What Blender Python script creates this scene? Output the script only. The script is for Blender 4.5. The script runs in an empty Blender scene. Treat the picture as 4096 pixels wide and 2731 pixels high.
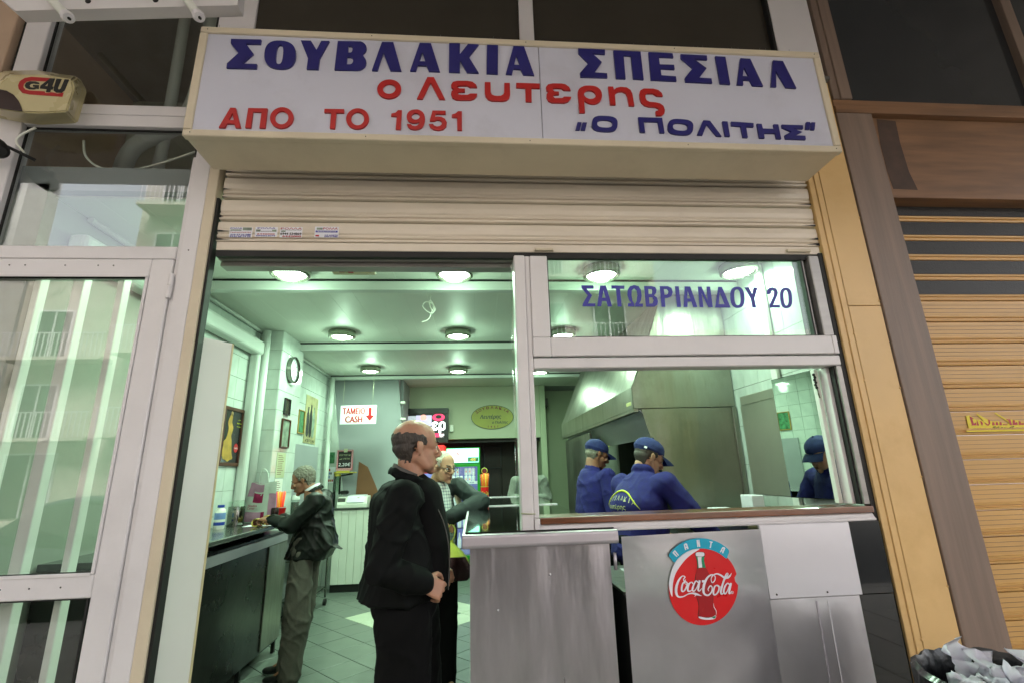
import bpy, bmesh, math, random
from math import sin, cos, pi, radians, hypot, atan2
from mathutils import Vector, Matrix, noise, geometry
random.seed(7)
SC = bpy.context.scene
COL = SC.collection

# ------------------------------------------------------------------ camera
YAW, PITCH, ROLL = radians(4.6), radians(15.1), radians(-1.6)
CAMLOC = Vector((0, -2.3, 1.5))
FPX = 1100 * 4096 / 2352
_F = Vector((sin(YAW) * cos(PITCH), cos(YAW) * cos(PITCH), sin(PITCH)))
_R0 = _F.cross(Vector((0, 0, 1))).normalized(); _U0 = _R0.cross(_F)
_R = cos(ROLL) * _R0 + sin(ROLL) * _U0
_U = -sin(ROLL) * _R0 + cos(ROLL) * _U0
cd = bpy.data.cameras.new('camera'); cam = bpy.data.objects.new('camera', cd); COL.objects.link(cam)
cd.sensor_width = 36; cd.lens = 36 * 1100 / 2352; cd.clip_start = 0.05; cd.clip_end = 500
cam.matrix_world = Matrix(((_R.x, _U.x, -_F.x, CAMLOC.x), (_R.y, _U.y, -_F.y, CAMLOC.y), (_R.z, _U.z, -_F.z, CAMLOC.z), (0, 0, 0, 1)))
SC.camera = cam

# ------------------------------------------------------------------ daylight
SUN_EL, SUN_AZ = radians(50), radians(25)
w = bpy.data.worlds.new('World'); SC.world = w; w.use_nodes = True
nt = w.node_tree; nt.nodes.clear()
sky = nt.nodes.new('ShaderNodeTexSky'); sky.sky_type = 'NISHITA'; sky.sun_disc = False
sky.sun_elevation = SUN_EL; sky.sun_rotation = SUN_AZ; sky.air_density = 1.0; sky.dust_density = 4.0; sky.ozone_density = 1.0
hs = nt.nodes.new('ShaderNodeHueSaturation'); hs.inputs['Saturation'].default_value = 0.22
bg = nt.nodes.new('ShaderNodeBackground'); bg.inputs['Strength'].default_value = 0.15
wo = nt.nodes.new('ShaderNodeOutputWorld')
nt.links.new(sky.outputs[0], hs.inputs['Color']); nt.links.new(hs.outputs[0], bg.inputs[0]); nt.links.new(bg.outputs[0], wo.inputs[0])
sd = bpy.data.lights.new('sun', 'SUN'); sd.energy = .8; sd.angle = radians(25); sd.color = (1, .97, .93)
sun = bpy.data.objects.new('sun', sd); COL.objects.link(sun)
_sdir = Vector((sin(SUN_AZ) * cos(SUN_EL), cos(SUN_AZ) * cos(SUN_EL), sin(SUN_EL)))
sun.rotation_euler = _sdir.to_track_quat('Z', 'Y').to_euler(); sun.location = (0, -20, 30)
SC.view_settings.view_transform = 'Standard'; SC.view_settings.look = 'None'
SC.view_settings.exposure = 2.55; SC.view_settings.gamma = 1.0; SC.view_settings.use_curve_mapping = False
SC.render.engine = 'CYCLES'
SC.cycles.use_denoising = True; SC.cycles.max_bounces = 8; SC.cycles.diffuse_bounces = 4
SC.cycles.glossy_bounces = 4; SC.cycles.transparent_max_bounces = 12; SC.cycles.sample_clamp_indirect = 6
SC.cycles.caustics_reflective = False; SC.cycles.caustics_refractive = False

# ------------------------------------------------------------------ helpers
def at(px, py, X=None, Y=None, Z=None):
    """photograph pixel (4096 wide) -> the point where its ray meets a plane"""
    d = (px - 2048) / FPX * _R - (py - 1365.5) / FPX * _U + _F
    if Y is not None: t = (Y - CAMLOC.y) / d.y
    elif X is not None: t = (X - CAMLOC.x) / d.x
    else: t = (Z - CAMLOC.z) / d.z
    return CAMLOC + t * d

def zm(x0, y0, s):
    return lambda x, y: (x0 + x * s, y0 + y * s)

def lin(c):
    if isinstance(c, str):
        c = c.lstrip('#'); v = [int(c[i:i + 2], 16) / 255 for i in (0, 2, 4)]
        v = [x / 12.92 if x <= .04045 else ((x + .055) / 1.055) ** 2.4 for x in v]
        return tuple(v)
    return tuple(c)

MATS = {}
def M(name, col, rough=.5, metal=0., var=.12, scale=6., bump=0., bscale=40., stretch=(1, 1, 1), dirt=0., dirtcol='#4a4238', coat=0., emit=0., ecol=None, spec=.5, bstretch=None, sss=0.):
    m = bpy.data.materials.new(name); MATS[name] = m; m.use_nodes = True
    nt = m.node_tree; N = nt.nodes; L = nt.links
    b = N['Principled BSDF']; c = lin(col)
    tc = N.new('ShaderNodeTexCoord'); mp = N.new('ShaderNodeMapping'); mp.inputs['Scale'].default_value = stretch
    L.new(tc.outputs['Object'], mp.inputs[0])
    nz = N.new('ShaderNodeTexNoise'); nz.inputs['Scale'].default_value = scale; nz.inputs['Detail'].default_value = 6
    L.new(mp.outputs[0], nz.inputs['Vector'])
    rp = N.new('ShaderNodeValToRGB'); rp.color_ramp.elements[0].position = .3; rp.color_ramp.elements[1].position = .7
    rp.color_ramp.elements[0].color = (*[x * (1 - var) for x in c], 1); rp.color_ramp.elements[1].color = (*[min(1, x * (1 + var)) for x in c], 1)
    L.new(nz.outputs['Fac'], rp.inputs[0]); out = rp.outputs[0]
    if dirt > 0:
        n2 = N.new('ShaderNodeTexNoise'); n2.inputs['Scale'].default_value = 2.3; n2.inputs['Detail'].default_value = 9; n2.inputs['Roughness'].default_value = .7
        L.new(mp.outputs[0], n2.inputs['Vector'])
        r2 = N.new('ShaderNodeValToRGB'); r2.color_ramp.elements[0].position = .5; r2.color_ramp.elements[1].position = .78
        L.new(n2.outputs['Fac'], r2.inputs[0])
        mu = N.new('ShaderNodeMath'); mu.operation = 'MULTIPLY'; mu.inputs[1].default_value = dirt; L.new(r2.outputs[0], mu.inputs[0])
        mx = N.new('ShaderNodeMixRGB'); L.new(mu.outputs[0], mx.inputs[0]); L.new(out, mx.inputs[1]); mx.inputs[2].default_value = (*lin(dirtcol), 1)
        out = mx.outputs[0]
    L.new(out, b.inputs['Base Color'])
    b.inputs['Metallic'].default_value = metal; b.inputs['Specular IOR Level'].default_value = spec
    rr = N.new('ShaderNodeMapRange'); rr.inputs[3].default_value = max(0.02, rough - .07); rr.inputs[4].default_value = min(1, rough + .07)
    L.new(nz.outputs['Fac'], rr.inputs[0]); L.new(rr.outputs[0], b.inputs['Roughness'])
    if coat: b.inputs['Coat Weight'].default_value = coat; b.inputs['Coat Roughness'].default_value = .08
    if sss: b.inputs['Subsurface Weight'].default_value = sss; b.inputs['Subsurface Radius'].default_value = (.01, .004, .002)
    if bump > 0:
        mb = N.new('ShaderNodeMapping'); mb.inputs['Scale'].default_value = bstretch or stretch; L.new(tc.outputs['Object'], mb.inputs[0])
        nb = N.new('ShaderNodeTexNoise'); nb.inputs['Scale'].default_value = bscale; nb.inputs['Detail'].default_value = 4
        L.new(mb.outputs[0], nb.inputs['Vector'])
        bp = N.new('ShaderNodeBump'); bp.inputs['Strength'].default_value = min(1, bump); bp.inputs['Distance'].default_value = .004 if bscale > 12 else .03
        L.new(nb.outputs['Fac'], bp.inputs['Height']); L.new(bp.outputs[0], b.inputs['Normal'])
    if emit:
        b.inputs['Emission Color'].default_value = (*lin(ecol or col), 1); b.inputs['Emission Strength'].default_value = emit
    return m

def glassmat(name, tint=(.93, .96, .94), refl=1.0, rough=0.0):
    m = bpy.data.materials.new(name); MATS[name] = m; m.use_nodes = True
    nt = m.node_tree; N = nt.nodes; L = nt.links; N.remove(N['Principled BSDF'])
    tr = N.new('ShaderNodeBsdfTransparent'); tr.inputs[0].default_value = (*tint, 1)
    gl = N.new('ShaderNodeBsdfGlossy'); gl.inputs['Roughness'].default_value = rough; gl.inputs['Color'].default_value = (1, 1, 1, 1)
    fr = N.new('ShaderNodeFresnel'); ge = N.new('ShaderNodeNewGeometry'); ir = N.new('ShaderNodeMapRange')
    ir.inputs[3].default_value = 1.5; ir.inputs[4].default_value = 1 / 1.5; L.new(ge.outputs['Backfacing'], ir.inputs[0]); L.new(ir.outputs[0], fr.inputs[0])
    mu = N.new('ShaderNodeMath'); mu.operation = 'MULTIPLY'; mu.inputs[1].default_value = refl; mu.use_clamp = True
    mx = N.new('ShaderNodeMixShader'); L.new(fr.outputs[0], mu.inputs[0]); L.new(mu.outputs[0], mx.inputs[0])
    L.new(tr.outputs[0], mx.inputs[1]); L.new(gl.outputs[0], mx.inputs[2]); L.new(mx.outputs[0], N['Material Output'].inputs[0])
    return m

def lk(name, me, mat, parent=None, smooth=False, label=None):
    o = bpy.data.objects.new(name, me)
    if mat is not None:
        for m_ in (mat if isinstance(mat, (list, tuple)) else [mat]):
            me.materials.append(MATS[m_] if isinstance(m_, str) else m_)
    COL.objects.link(o)
    if parent is not None:
        o.parent = parent
        p = parent
        if p.get('_local') is None and p.type == 'EMPTY' and p.parent is None:
            o.matrix_parent_inverse = Matrix.Translation(-p.location)
    if smooth:
        for p_ in me.polygons: p_.use_smooth = True
        if smooth != 'all':
            try: me.set_sharp_from_angle(angle=radians(50))
            except Exception: pass
    if label: o['label'] = label
    return o

def frombm(name, bm, mat, parent=None, smooth=False, label=None):
    me = bpy.data.meshes.new(name); bm.normal_update(); bm.to_mesh(me); bm.free()
    return lk(name, me, mat, parent, smooth, label)

def tag(o, label=None, cat=None, group=None, kind=None):
    if label: o['label'] = label
    if cat: o['category'] = cat
    if group: o['group'] = group
    if kind: o['kind'] = kind
    return o

def thing(name, loc, label, cat, group=None, kind=None):
    o = bpy.data.objects.new(name, None); COL.objects.link(o); o.location = Vector(loc)
    o.empty_display_size = .1
    return tag(o, label, cat, group, kind)

def struct(o):
    o['kind'] = 'structure'; return o

def add_box(bm, x0, x1, y0, y1, z0, z1, bevel=0., seg=1, mi=0):
    x0, x1 = min(x0, x1), max(x0, x1); y0, y1 = min(y0, y1), max(y0, y1); z0, z1 = min(z0, z1), max(z0, z1)
    vs = [bm.verts.new((x, y, z)) for x in (x0, x1) for y in (y0, y1) for z in (z0, z1)]
    fs = [bm.faces.new([vs[i] for i in q]) for q in ((0, 1, 3, 2), (4, 6, 7, 5), (0, 4, 5, 1), (2, 3, 7, 6), (0, 2, 6, 4), (1, 5, 7, 3))]
    for f_ in fs: f_.material_index = mi
    if bevel > 0:
        es = list({e for f_ in fs for e in f_.edges})
        r = bmesh.ops.bevel(bm, geom=es, offset=bevel, segments=seg, affect='EDGES', profile=.5)
        for f_ in r['faces']: f_.material_index = mi
    return vs

def box(name, x0, x1, y0, y1, z0, z1, mat, parent=None, bevel=0.003, label=None, seg=1):
    bm = bmesh.new(); add_box(bm, x0, x1, y0, y1, z0, z1, bevel, seg)
    return frombm(name, bm, mat, parent, False, label)

def prism(name, pts, a, b, axis, mat, parent=None, bevel=0., smooth=False):
    """pts: 2D outline; axis 'X': pts=(y,z); 'Y': pts=(x,z); 'Z': pts=(x,y); extruded a..b"""
    bm = bmesh.new()
    def mk(p, t): return (t, p[0], p[1]) if axis == 'X' else ((p[0], t, p[1]) if axis == 'Y' else (p[0], p[1], t))
    A = [bm.verts.new(mk(p, a)) for p in pts]; B = [bm.verts.new(mk(p, b)) for p in pts]
    n = len(pts); bm.faces.new(A); bm.faces.new(list(reversed(B)))
    for i in range(n): bm.faces.new((A[i], B[i], B[(i + 1) % n], A[(i + 1) % n]))
    bmesh.ops.recalc_face_normals(bm, faces=bm.faces)
    if bevel: bmesh.ops.bevel(bm, geom=list(bm.edges), offset=bevel, segments=1, affect='EDGES')
    return frombm(name, bm, mat, parent, smooth)

def quadbox(name, p, nrm, t, mat, parent=None, label=None):
    """a flat four-cornered board with thickness t towards nrm"""
    bm = bmesh.new(); n = Vector(nrm) * t
    A = [bm.verts.new(Vector(q)) for q in p]; B = [bm.verts.new(Vector(q) + n) for q in p]
    k = len(p)
    bm.faces.new(A); bm.faces.new(list(reversed(B)))
    for i in range(k): bm.faces.new((A[i], B[i], B[(i + 1) % k], A[(i + 1) % k]))
    bmesh.ops.recalc_face_normals(bm, faces=bm.faces)
    return frombm(name, bm, mat, parent, False, label)

def add_tube(bm, pts, r, seg=10, mi=0, caps=True, flat=1.0):
    pts = [Vector(p) for p in pts]; rings = []
    rr = r if isinstance(r, (list, tuple)) else [r] * len(pts)
    up = Vector((0, 0, 1)); prev = None
    for i, p in enumerate(pts):
        t = (pts[min(i + 1, len(pts) - 1)] - pts[max(i - 1, 0)]).normalized()
        if prev is None:
            a = t.cross(up)
            if a.length < .05: a = t.cross(Vector((1, 0, 0)))
        else: a = prev - t * prev.dot(t)
        a.normalize(); prev = a; b_ = t.cross(a)
        rings.append([bm.verts.new(p + rr[i] * (cos(2 * pi * k / seg) * a + flat * sin(2 * pi * k / seg) * b_)) for k in range(seg)])
    for A, B in zip(rings, rings[1:]):
        for k in range(seg):
            f_ = bm.faces.new((A[k], A[(k + 1) % seg], B[(k + 1) % seg], B[k])); f_.material_index = mi; f_.smooth = True
    if caps:
        f_ = bm.faces.new(list(reversed(rings[0]))); f_.material_index = mi
        f_ = bm.faces.new(rings[-1]); f_.material_index = mi
    return rings

def tube(name, pts, r, mat, parent=None, seg=10, label=None, flat=1.0):
    bm = bmesh.new(); add_tube(bm, pts, r, seg, flat=flat)
    bmesh.ops.recalc_face_normals(bm, faces=bm.faces)
    return frombm(name, bm, mat, parent, False, label)

def lathe(name, prof, o, axis, mat, parent=None, seg=24, smooth=True, label=None):
    """prof: (radius, height along axis)"""
    bm = bmesh.new(); o = Vector(o); ax = Vector(axis).normalized()
    u = ax.cross(Vector((0, 0, 1)));
    if u.length < .05: u = Vector((1, 0, 0))
    u.normalize(); v = ax.cross(u); rings = []
    for r, h in prof:
        if r < 1e-5: rings.append([bm.verts.new(o + ax * h)])
        else: rings.append([bm.verts.new(o + ax * h + r * (cos(2 * pi * k / seg) * u + sin(2 * pi * k / seg) * v)) for k in range(seg)])
    for A, B in zip(rings, rings[1:]):
        for k in range(seg):
            k2 = (k + 1) % seg
            if len(A) == 1 and len(B) == 1: continue
            if len(A) == 1: bm.faces.new((A[0], B[k], B[k2]))
            elif len(B) == 1: bm.faces.new((A[k], A[k2], B[0]))
            else: bm.faces.new((A[k], A[k2], B[k2], B[k]))
    bmesh.ops.recalc_face_normals(bm, faces=bm.faces)
    ob = frombm(name, bm, mat, parent, False, label)
    if smooth:
        for p_ in ob.data.polygons: p_.use_smooth = True
        try: ob.data.set_sharp_from_angle(angle=radians(40))
        except Exception: pass
    return ob

def add_plate(bm, loops, o, u, v, n, t, mi=0):
    """filled outline with holes, local coords -> o+x*u+y*v, thickness t along n"""
    o, u, v, n = Vector(o), Vector(u), Vector(v), Vector(n)
    lp = [[Vector((p[0], p[1], 0)) for p in l] for l in loops]
    tris = geometry.tessellate_polygon(lp)
    flat = [p for l in lp for p in l]
    F_ = [bm.verts.new(o + p.x * u + p.y * v + n * t) for p in flat]
    B_ = [bm.verts.new(o + p.x * u + p.y * v) for p in flat]
    fs = []
    for a, b_, c in tris:
        if len({a, b_, c}) < 3: continue
        try: fs.append(bm.faces.new((F_[a], F_[b_], F_[c])))
        except ValueError: pass
    k = 0
    for l in lp:
        m_ = len(l)
        for i in range(m_):
            j = (i + 1) % m_
            try: fs.append(bm.faces.new((F_[k + i], B_[k + i], B_[k + j], F_[k + j])))
            except ValueError: pass
        k += m_
    for f_ in fs: f_.material_index = mi
    # front faces must look along n
    for f_ in fs[:len(tris)]:
        f_.normal_update()
        if f_.normal.dot(n) < 0: f_.normal_flip()
    return fs

def plate(name, loops, o, u, v, n, t, mat, parent=None, label=None):
    bm = bmesh.new(); add_plate(bm, loops, o, u, v, n, t)
    return frombm(name, bm, mat, parent, False, label)

def ell(cx, cy, rx, ry=None, a0=0, a1=360, n=28, rot=0, e=2.0):
    ry = rx if ry is None else ry; out = []; cr, sr = cos(radians(rot)), sin(radians(rot))
    full = abs(a1 - a0) >= 359.9; m_ = n if full else n + 1
    for i in range(m_):
        a = radians(a0 + (a1 - a0) * i / n); c_, s_ = cos(a), sin(a)
        x = rx * math.copysign(abs(c_) ** (2 / e), c_); y = ry * math.copysign(abs(s_) ** (2 / e), s_)
        out.append((cx + x * cr - y * sr, cy + x * sr + y * cr))
    return out

def spl(pts, n=5, closed=False):
    """Catmull-Rom through pts"""
    out = []; m_ = len(pts)
    for i in range(m_ if closed else m_ - 1):
        P = [pts[(i + k) % m_] if closed else pts[min(max(i + k, 0), m_ - 1)] for k in (-1, 0, 1, 2)]
        for j in range(n):
            t = j / n
            out.append(tuple(.5 * (2 * P[1][d] + (P[2][d] - P[0][d]) * t + (2 * P[0][d] - 5 * P[1][d] + 4 * P[2][d] - P[3][d]) * t * t + (3 * P[1][d] - P[0][d] - 3 * P[2][d] + P[3][d]) * t ** 3) for d in range(len(pts[0]))))
    if not closed: out.append(tuple(pts[-1]))
    return out

def stroke(pts, w, n=6):
    """a pen stroke: pts (x,y) with width(s) w -> closed outline"""
    if not isinstance(w, (list, tuple)): w = [w] * len(pts)
    P = spl([(p[0], p[1], q) for p, q in zip(pts, w)], n); L_, R_ = [], []
    for i, p in enumerate(P):
        a = P[max(i - 1, 0)]; b_ = P[min(i + 1, len(P) - 1)]
        dx, dy = b_[0] - a[0], b_[1] - a[1]; l = hypot(dx, dy) or 1
        L_.append((p[0] - dy / l * p[2] / 2, p[1] + dx / l * p[2] / 2)); R_.append((p[0] + dy / l * p[2] / 2, p[1] - dx / l * p[2] / 2))
    return L_ + R_[::-1]

# lettering set in the built-in typeface, made in one go
_TX = {}
def _prep_text(specs):
    obs = []
    for key, s, off in specs:
        c = bpy.data.curves.new('lettering', 'FONT'); c.body = s; c.size = 1; c.offset = off; c.resolution_u = 3
        o = bpy.data.objects.new('lettering', c); COL.objects.link(o); obs.append((key, o, c))
    bpy.context.view_layer.update(); dg = bpy.context.evaluated_depsgraph_get()
    for key, o, c in obs:
        e = o.evaluated_get(dg); me = e.to_mesh()
        vs = [tuple(v.co[:2]) for v in me.vertices]; fs = [tuple(p.vertices) for p in me.polygons]
        e.to_mesh_clear(); _TX[key] = (vs, fs)
    for key, o, c in obs:
        bpy.data.objects.remove(o); bpy.data.curves.remove(c)

def add_text(bm, key, o, u, v, n, width, height, t=0, mi=0, shear=0., anchor='c', warp=None):
    """text laid into a width x height box centred on o"""
    vs, fs = _TX[key]; xs = [p[0] for p in vs]; ys = [p[1] for p in vs]
    x0, x1, y0, y1 = min(xs), max(xs), min(ys), max(ys)
    sy = height / (y1 - y0); sx = width / (x1 - x0) if width else sy
    o, u, v, n = Vector(o), Vector(u), Vector(v), Vector(n); V_ = []
    for x, y in vs:
        X_ = (x - (x0 + x1) / 2) * sx; Y_ = (y - (y0 + y1) / 2) * sy; X_ += shear * Y_
        if warp: X_, Y_ = warp(X_, Y_)
        V_.append(bm.verts.new(o + u * X_ + v * Y_ + n * t))
    for f_ in fs:
        try: q = bm.faces.new([V_[i] for i in f_]); q.material_index = mi; q.normal_update()
        except ValueError: continue
        if q.normal.dot(n) < 0: q.normal_flip()

def text(name, key, o, u, v, n, width, height, mat, parent=None, t=0, shear=0., warp=None, bold=0.):
    bm = bmesh.new(); add_text(bm, key, o, u, v, n, width, height, t, 0, shear, warp=warp)
    if bold:
        for i, (dx, dz) in enumerate(((-1, 0), (1, 0), (0, .6), (0, -.6), (-.5, 0), (.5, 0))): add_text(bm, key, Vector(o) + Vector(u) * dx * bold * height + Vector(v) * dz * bold * height, u, v, n, width, height, t - .00012 * (i + 1), 0, shear, warp=warp)
    return frombm(name, bm, mat, parent)
XU, ZU, FR = Vector((1, 0, 0)), Vector((0, 0, 1)), Vector((0, -1, 0))

_ICO = {}
def _ico(n):
    if n not in _ICO:
        bm = bmesh.new(); bmesh.ops.create_icosphere(bm, subdivisions=n, radius=1); bm.verts.index_update()
        _ICO[n] = ([v.co.copy() for v in bm.verts], [tuple(v.index for v in f.verts) for f in bm.faces]); bm.free()
    return _ICO[n]
def solid(name, prims, vox, mat, parent, smooth=2, fold=None, cut=None, label=None):
    """one continuous surface from overlapping rounded volumes.
    prims: list of hulls; each hull a list of (cx,cy,cz, rx,ry,rz)"""
    VV, FF = [], []
    for hull in prims:
        TM = None
        if isinstance(hull[0], Matrix): TM = hull[0]; hull = hull[1:]
        pts = []; fcs = None
        for e_ in hull:
            if len(e_) == 4: e_ = (*e_[:3], e_[3], e_[3], e_[3])
            uv, uf = _ico(3 if max(e_[3:6]) > .04 else 2)
            pts += [Vector((e_[0] + p.x * e_[3], e_[1] + p.y * e_[4], e_[2] + p.z * e_[5])) for p in uv]; fcs = uf
        if len(hull) > 1:
            bm = bmesh.new(); hv = [bm.verts.new(p) for p in pts]
            r = bmesh.ops.convex_hull(bm, input=hv); bm.verts.index_update()
            fcs = [tuple(v_.index for v_ in f_.verts) for f_ in bm.faces]; pts = [v_.co.copy() for v_ in bm.verts]; bm.free()
            used = sorted({i for f_ in fcs for i in f_}); mp = {i: k for k, i in enumerate(used)}
            pts = [pts[i] for i in used]; fcs = [tuple(mp[i] for i in f_) for f_ in fcs]
        if TM is not None: pts = [TM @ p for p in pts]
        o_ = len(VV); VV += pts; FF += [tuple(i + o_ for i in f_) for f_ in fcs]
    bm = bmesh.new(); bv = [bm.verts.new(p) for p in VV]
    for f_ in FF: bm.faces.new([bv[i] for i in f_])
    me = bpy.data.meshes.new(name); bm.to_mesh(me); bm.free()
    tmp = bpy.data.objects.new(name, me); COL.objects.link(tmp)
    md = tmp.modifiers.new('r', 'REMESH'); md.mode = 'VOXEL'; md.voxel_size = vox
    if smooth:
        ms = tmp.modifiers.new('s', 'SMOOTH'); ms.factor = .5; ms.iterations = smooth
    dg = bpy.context.evaluated_depsgraph_get(); ev = tmp.evaluated_get(dg)
    m2 = bpy.data.meshes.new_from_object(ev); bpy.data.objects.remove(tmp); bpy.data.meshes.remove(me); m2.name = name
    if fold:
        nrm = [v_.normal.copy() for v_ in m2.vertices]
        for v_, nn in zip(m2.vertices, nrm): v_.co = v_.co + nn * fold(v_.co)
    if cut:
        b2 = bmesh.new(); b2.from_mesh(m2)
        bmesh.ops.delete(b2, geom=[f_ for f_ in b2.faces if cut(f_.calc_center_median())], context='FACES')
        b2.to_mesh(m2); b2.free()
    return lk(name, m2, mat, parent, 'all', label)
# ------------------------------------------------------------------ materials
M('white_alu', '#dcd8d9', .36, 0, .03, 3, dirt=.15, dirtcol='#8d8784')
M('white_alu_in', '#dcdcd6', .4, 0, .03, 3)
M('cream_metal', '#d2c5ac', .42, 0, .04, 4, dirt=.22, dirtcol='#8a7a5e', bump=.15, bscale=60)
M('cream_slat', '#dfd3c2', .4, 0, .06, 3, stretch=(.3, 1, 1), dirt=.4, dirtcol='#8f7f6b')
M('sign_white', '#c9c9d6', .3, 0, .03, 2, dirt=.4, dirtcol='#a3a0a8', coat=.2)
M('sign_blue', '#26236b', .35, 0, .08, 8)
M('sign_red', '#b3211f', .35, 0, .06, 8)
M('black_rubber', '#121110', .6, 0, .2)
M('dark_gap', '#0c0c0b', .8, 0, .1)
M('steel', '#e6e1e6', .3, .9, .08, 5, bump=.8, bscale=2.2, stretch=(3, 3, .7), bstretch=(1.9, 1.9, .45), dirt=.04, dirtcol='#8e8486')
M('steel_flat', '#e6e4e9', .32, .88, .06, 4, bump=.5, bscale=2.0, bstretch=(1, 1, 1), dirt=.04, dirtcol='#97949a')
M('steel_lid', '#bcb6bd', .42, .7, .06, 4)
M('steel_bright', '#dcdae0', .34, .5, .05, 2, bump=.25, bscale=1.6)
M('steel_kitchen', '#94948a', .32, .95, .14, 2.2, bump=.5, bscale=2.4, bstretch=(2.2, 2.2, .4), dirt=.5, dirtcol='#50534a')
M('alu_track', '#9c9894', .4, .6, .1, 30, stretch=(.1, 1, 1))
M('yellow_panel', '#d9b479', .4, 0, .09, 1.6, dirt=.5, dirtcol='#b98f4c')
M('yellow_slat', '#cfa462', .4, 0, .05, 2, stretch=(.3, 1, 1), dirt=.2, dirtcol='#99713a')
M('slat_mesh', '#2b2927', .5, .2, .25, 90, bump=.5, bscale=160)
M('brown_wood', '#745240', .5, 0, .22, 5, stretch=(6, 6, .5), bump=.25, bscale=40, bstretch=(5, 5, .4))
M('brown_wood_grey', '#7f6c5f', .5, 0, .15, 4, stretch=(7, 7, .35), bump=.2, bscale=40)
M('brown_wood_h', '#7d5b3f', .5, 0, .28, 4, stretch=(.5, 6, 6), bump=.25, bscale=40, bstretch=(.4, 5, 5))
M('beige_wall', '#b99f88', .8, 0, .1, 3, bump=.4, bscale=50)
M('lacquer_wood', '#6e4024', .3, 0, .45, 9, stretch=(.3, 3, 3), coat=.7)
M('concrete', '#9a958e', .85, 0, .15, 3, bump=.5, bscale=25, dirt=.3)
M('paving', '#a19c93', .8, 0, .12, 4, bump=.4, bscale=30, dirt=.3)
M('asphalt', '#3c3b3b', .9, 0, .2, 12, bump=.6, bscale=60)
M('facade_pale', '#d0cdc8', .85, 0, .1, 2, dirt=.3)
M('facade_warm', '#c4bcae', .85, 0, .1, 2, dirt=.3)
M('interior_ceiling', '#d3d8ce', .5, 0, .02, 3)
M('interior_beam', '#c4cac4', .5, 0, .03, 3)
M('wall_olive', '#aeb29c', .75, 0, .04, 2)
M('wall_grey', '#94979a', .75, 0, .05, 2)
M('wall_green', '#a3ad92', .75, 0, .05, 2)
M('tile_wall', '#c4ccc6', .12, 0, .12, 5, stretch=(1, 2, .8), coat=.3)
M('grout', '#8d9187', .9, 0, .05)
M('tile_dark', '#6f7670', .3, 0, .12, 9, coat=.15)
M('tile_light', '#c5cbb6', .3, 0, .08, 9, coat=.15)
M('floor_grout', '#3c403b', .9, 0, .1)
M('steel_wall', '#a9a99d', .38, .65, .08, 3, bump=.3, bscale=2.2)
M('counter_top', '#5d605c', .16, .55, .12, 30)
M('counter_front', '#2a2a28', .28, .5, .15, 3, bump=.2, bscale=3)
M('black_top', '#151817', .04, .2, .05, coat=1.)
M('dark_wood_wall', '#2b2119', .5, 0, .25, 4, stretch=(4, 4, .4))
M('shadow_brown', '#7c5236', .6, 0, .1)
M('white_plastic', '#dfe0d6', .35, 0, .03)
M('red_plastic', '#a9161a', .3, 0, .06)
M('green_fridge', '#148a1d', .35, 0, .05)
M('black_plastic', '#141415', .35, 0, .1)
M('blue_cloth', '#15125e', .85, 0, .18, 30, bump=.5, bscale=180)
M('blue_cap', '#18235c', .8, 0, .14, 30, bump=.5, bscale=200)
M('navy_text', '#34329c', .4, 0, .03)
M('yellow_print', '#c8cf2c', .5, 0, .03)
M('gold_print', '#a8a878', .5, 0, .03)
M('skin', '#b08268', .5, 0, .1, 18, bump=.2, bscale=110, sss=.08)
M('skin_pale', '#b58c70', .5, 0, .12, 18, bump=.2, bscale=110, sss=.08)
M('skin_dark', '#8d5f48', .5, 0, .12, 18, bump=.2, bscale=110, sss=.08)
M('hair_dark', '#3a332d', .6, 0, .35, 60, stretch=(1, 1, .3), bump=.9, bscale=140, bstretch=(1, 1, .25))
M('hair_grey', '#6f6a5e', .6, 0, .35, 60, stretch=(1, 1, .3), bump=.9, bscale=140, bstretch=(1, 1, .25))
M('hair_white', '#b3ae9f', .6, 0, .25, 60, bump=.9, bscale=140)
M('jacket_black', '#0c0e0d', .72, 0, .2, 14, bump=.7, bscale=14, spec=.12)
M('jacket_leather', '#0f120f', .45, 0, .25, 10, bump=.8, bscale=16, spec=.28)
M('jacket_navy', '#1c2625', .65, 0, .15, 14, bump=.6, bscale=16, spec=.3)
M('collar_pale', '#b5b797', .8, 0, .1)
M('trouser_black', '#080808', .85, 0, .1, spec=.15)
M('trouser_grey', '#514d45', .85, 0, .12, 30, bump=.3, bscale=120)
M('shoe', '#0b0a09', .35, 0, .1)
M('hoodie_grey', '#7c8078', .9, 0, .1, 30, bump=.3, bscale=100)
M('orange_print', '#c8553a', .7, 0, .1)
M('eye_white', '#c9c4ba', .2, 0, .02); M('iris', '#231a14', .1, 0, .1); M('lip', '#8a4f46', .45, 0, .08); M('lip_dark', '#713f35', .45, 0, .08)
M('paper_white', '#eceaf2', .8, 0, .05, 8, bump=.3, bscale=20)
M('bag_black', '#08080a', .34, 0, .2, 12, bump=.6, bscale=9, coat=.1, spec=.4)
M('siren_cream', '#c9bd92', .28, 0, .04, coat=.4); M('siren_brown', '#33201d', .35, 0, .05)
M('print_red', '#ad1a20', .4, 0, .03); M('print_black', '#161414', .4, 0, .03); M('print_white', '#e2e2ea', .35, 0, .02)
M('coke_red', '#d51319', .3, 0, .04, 12, dirt=.06, dirtcol='#f09090'); M('coke_red_dark', '#a3121a', .3, 0, .04, 12)
M('cyan_print', '#0fa4c4', .35, 0, .03); M('bottle_green', '#12875c', .35, 0, .03); M('outline_brown', '#5a2a1e', .4, 0, .03)
M('oval_yellow', '#8f8f3a', .5, 0, .08); M('maroon', '#6d1c26', .5, 0, .04); M('ink_dark', '#1b2430', .5, 0, .04)
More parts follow.
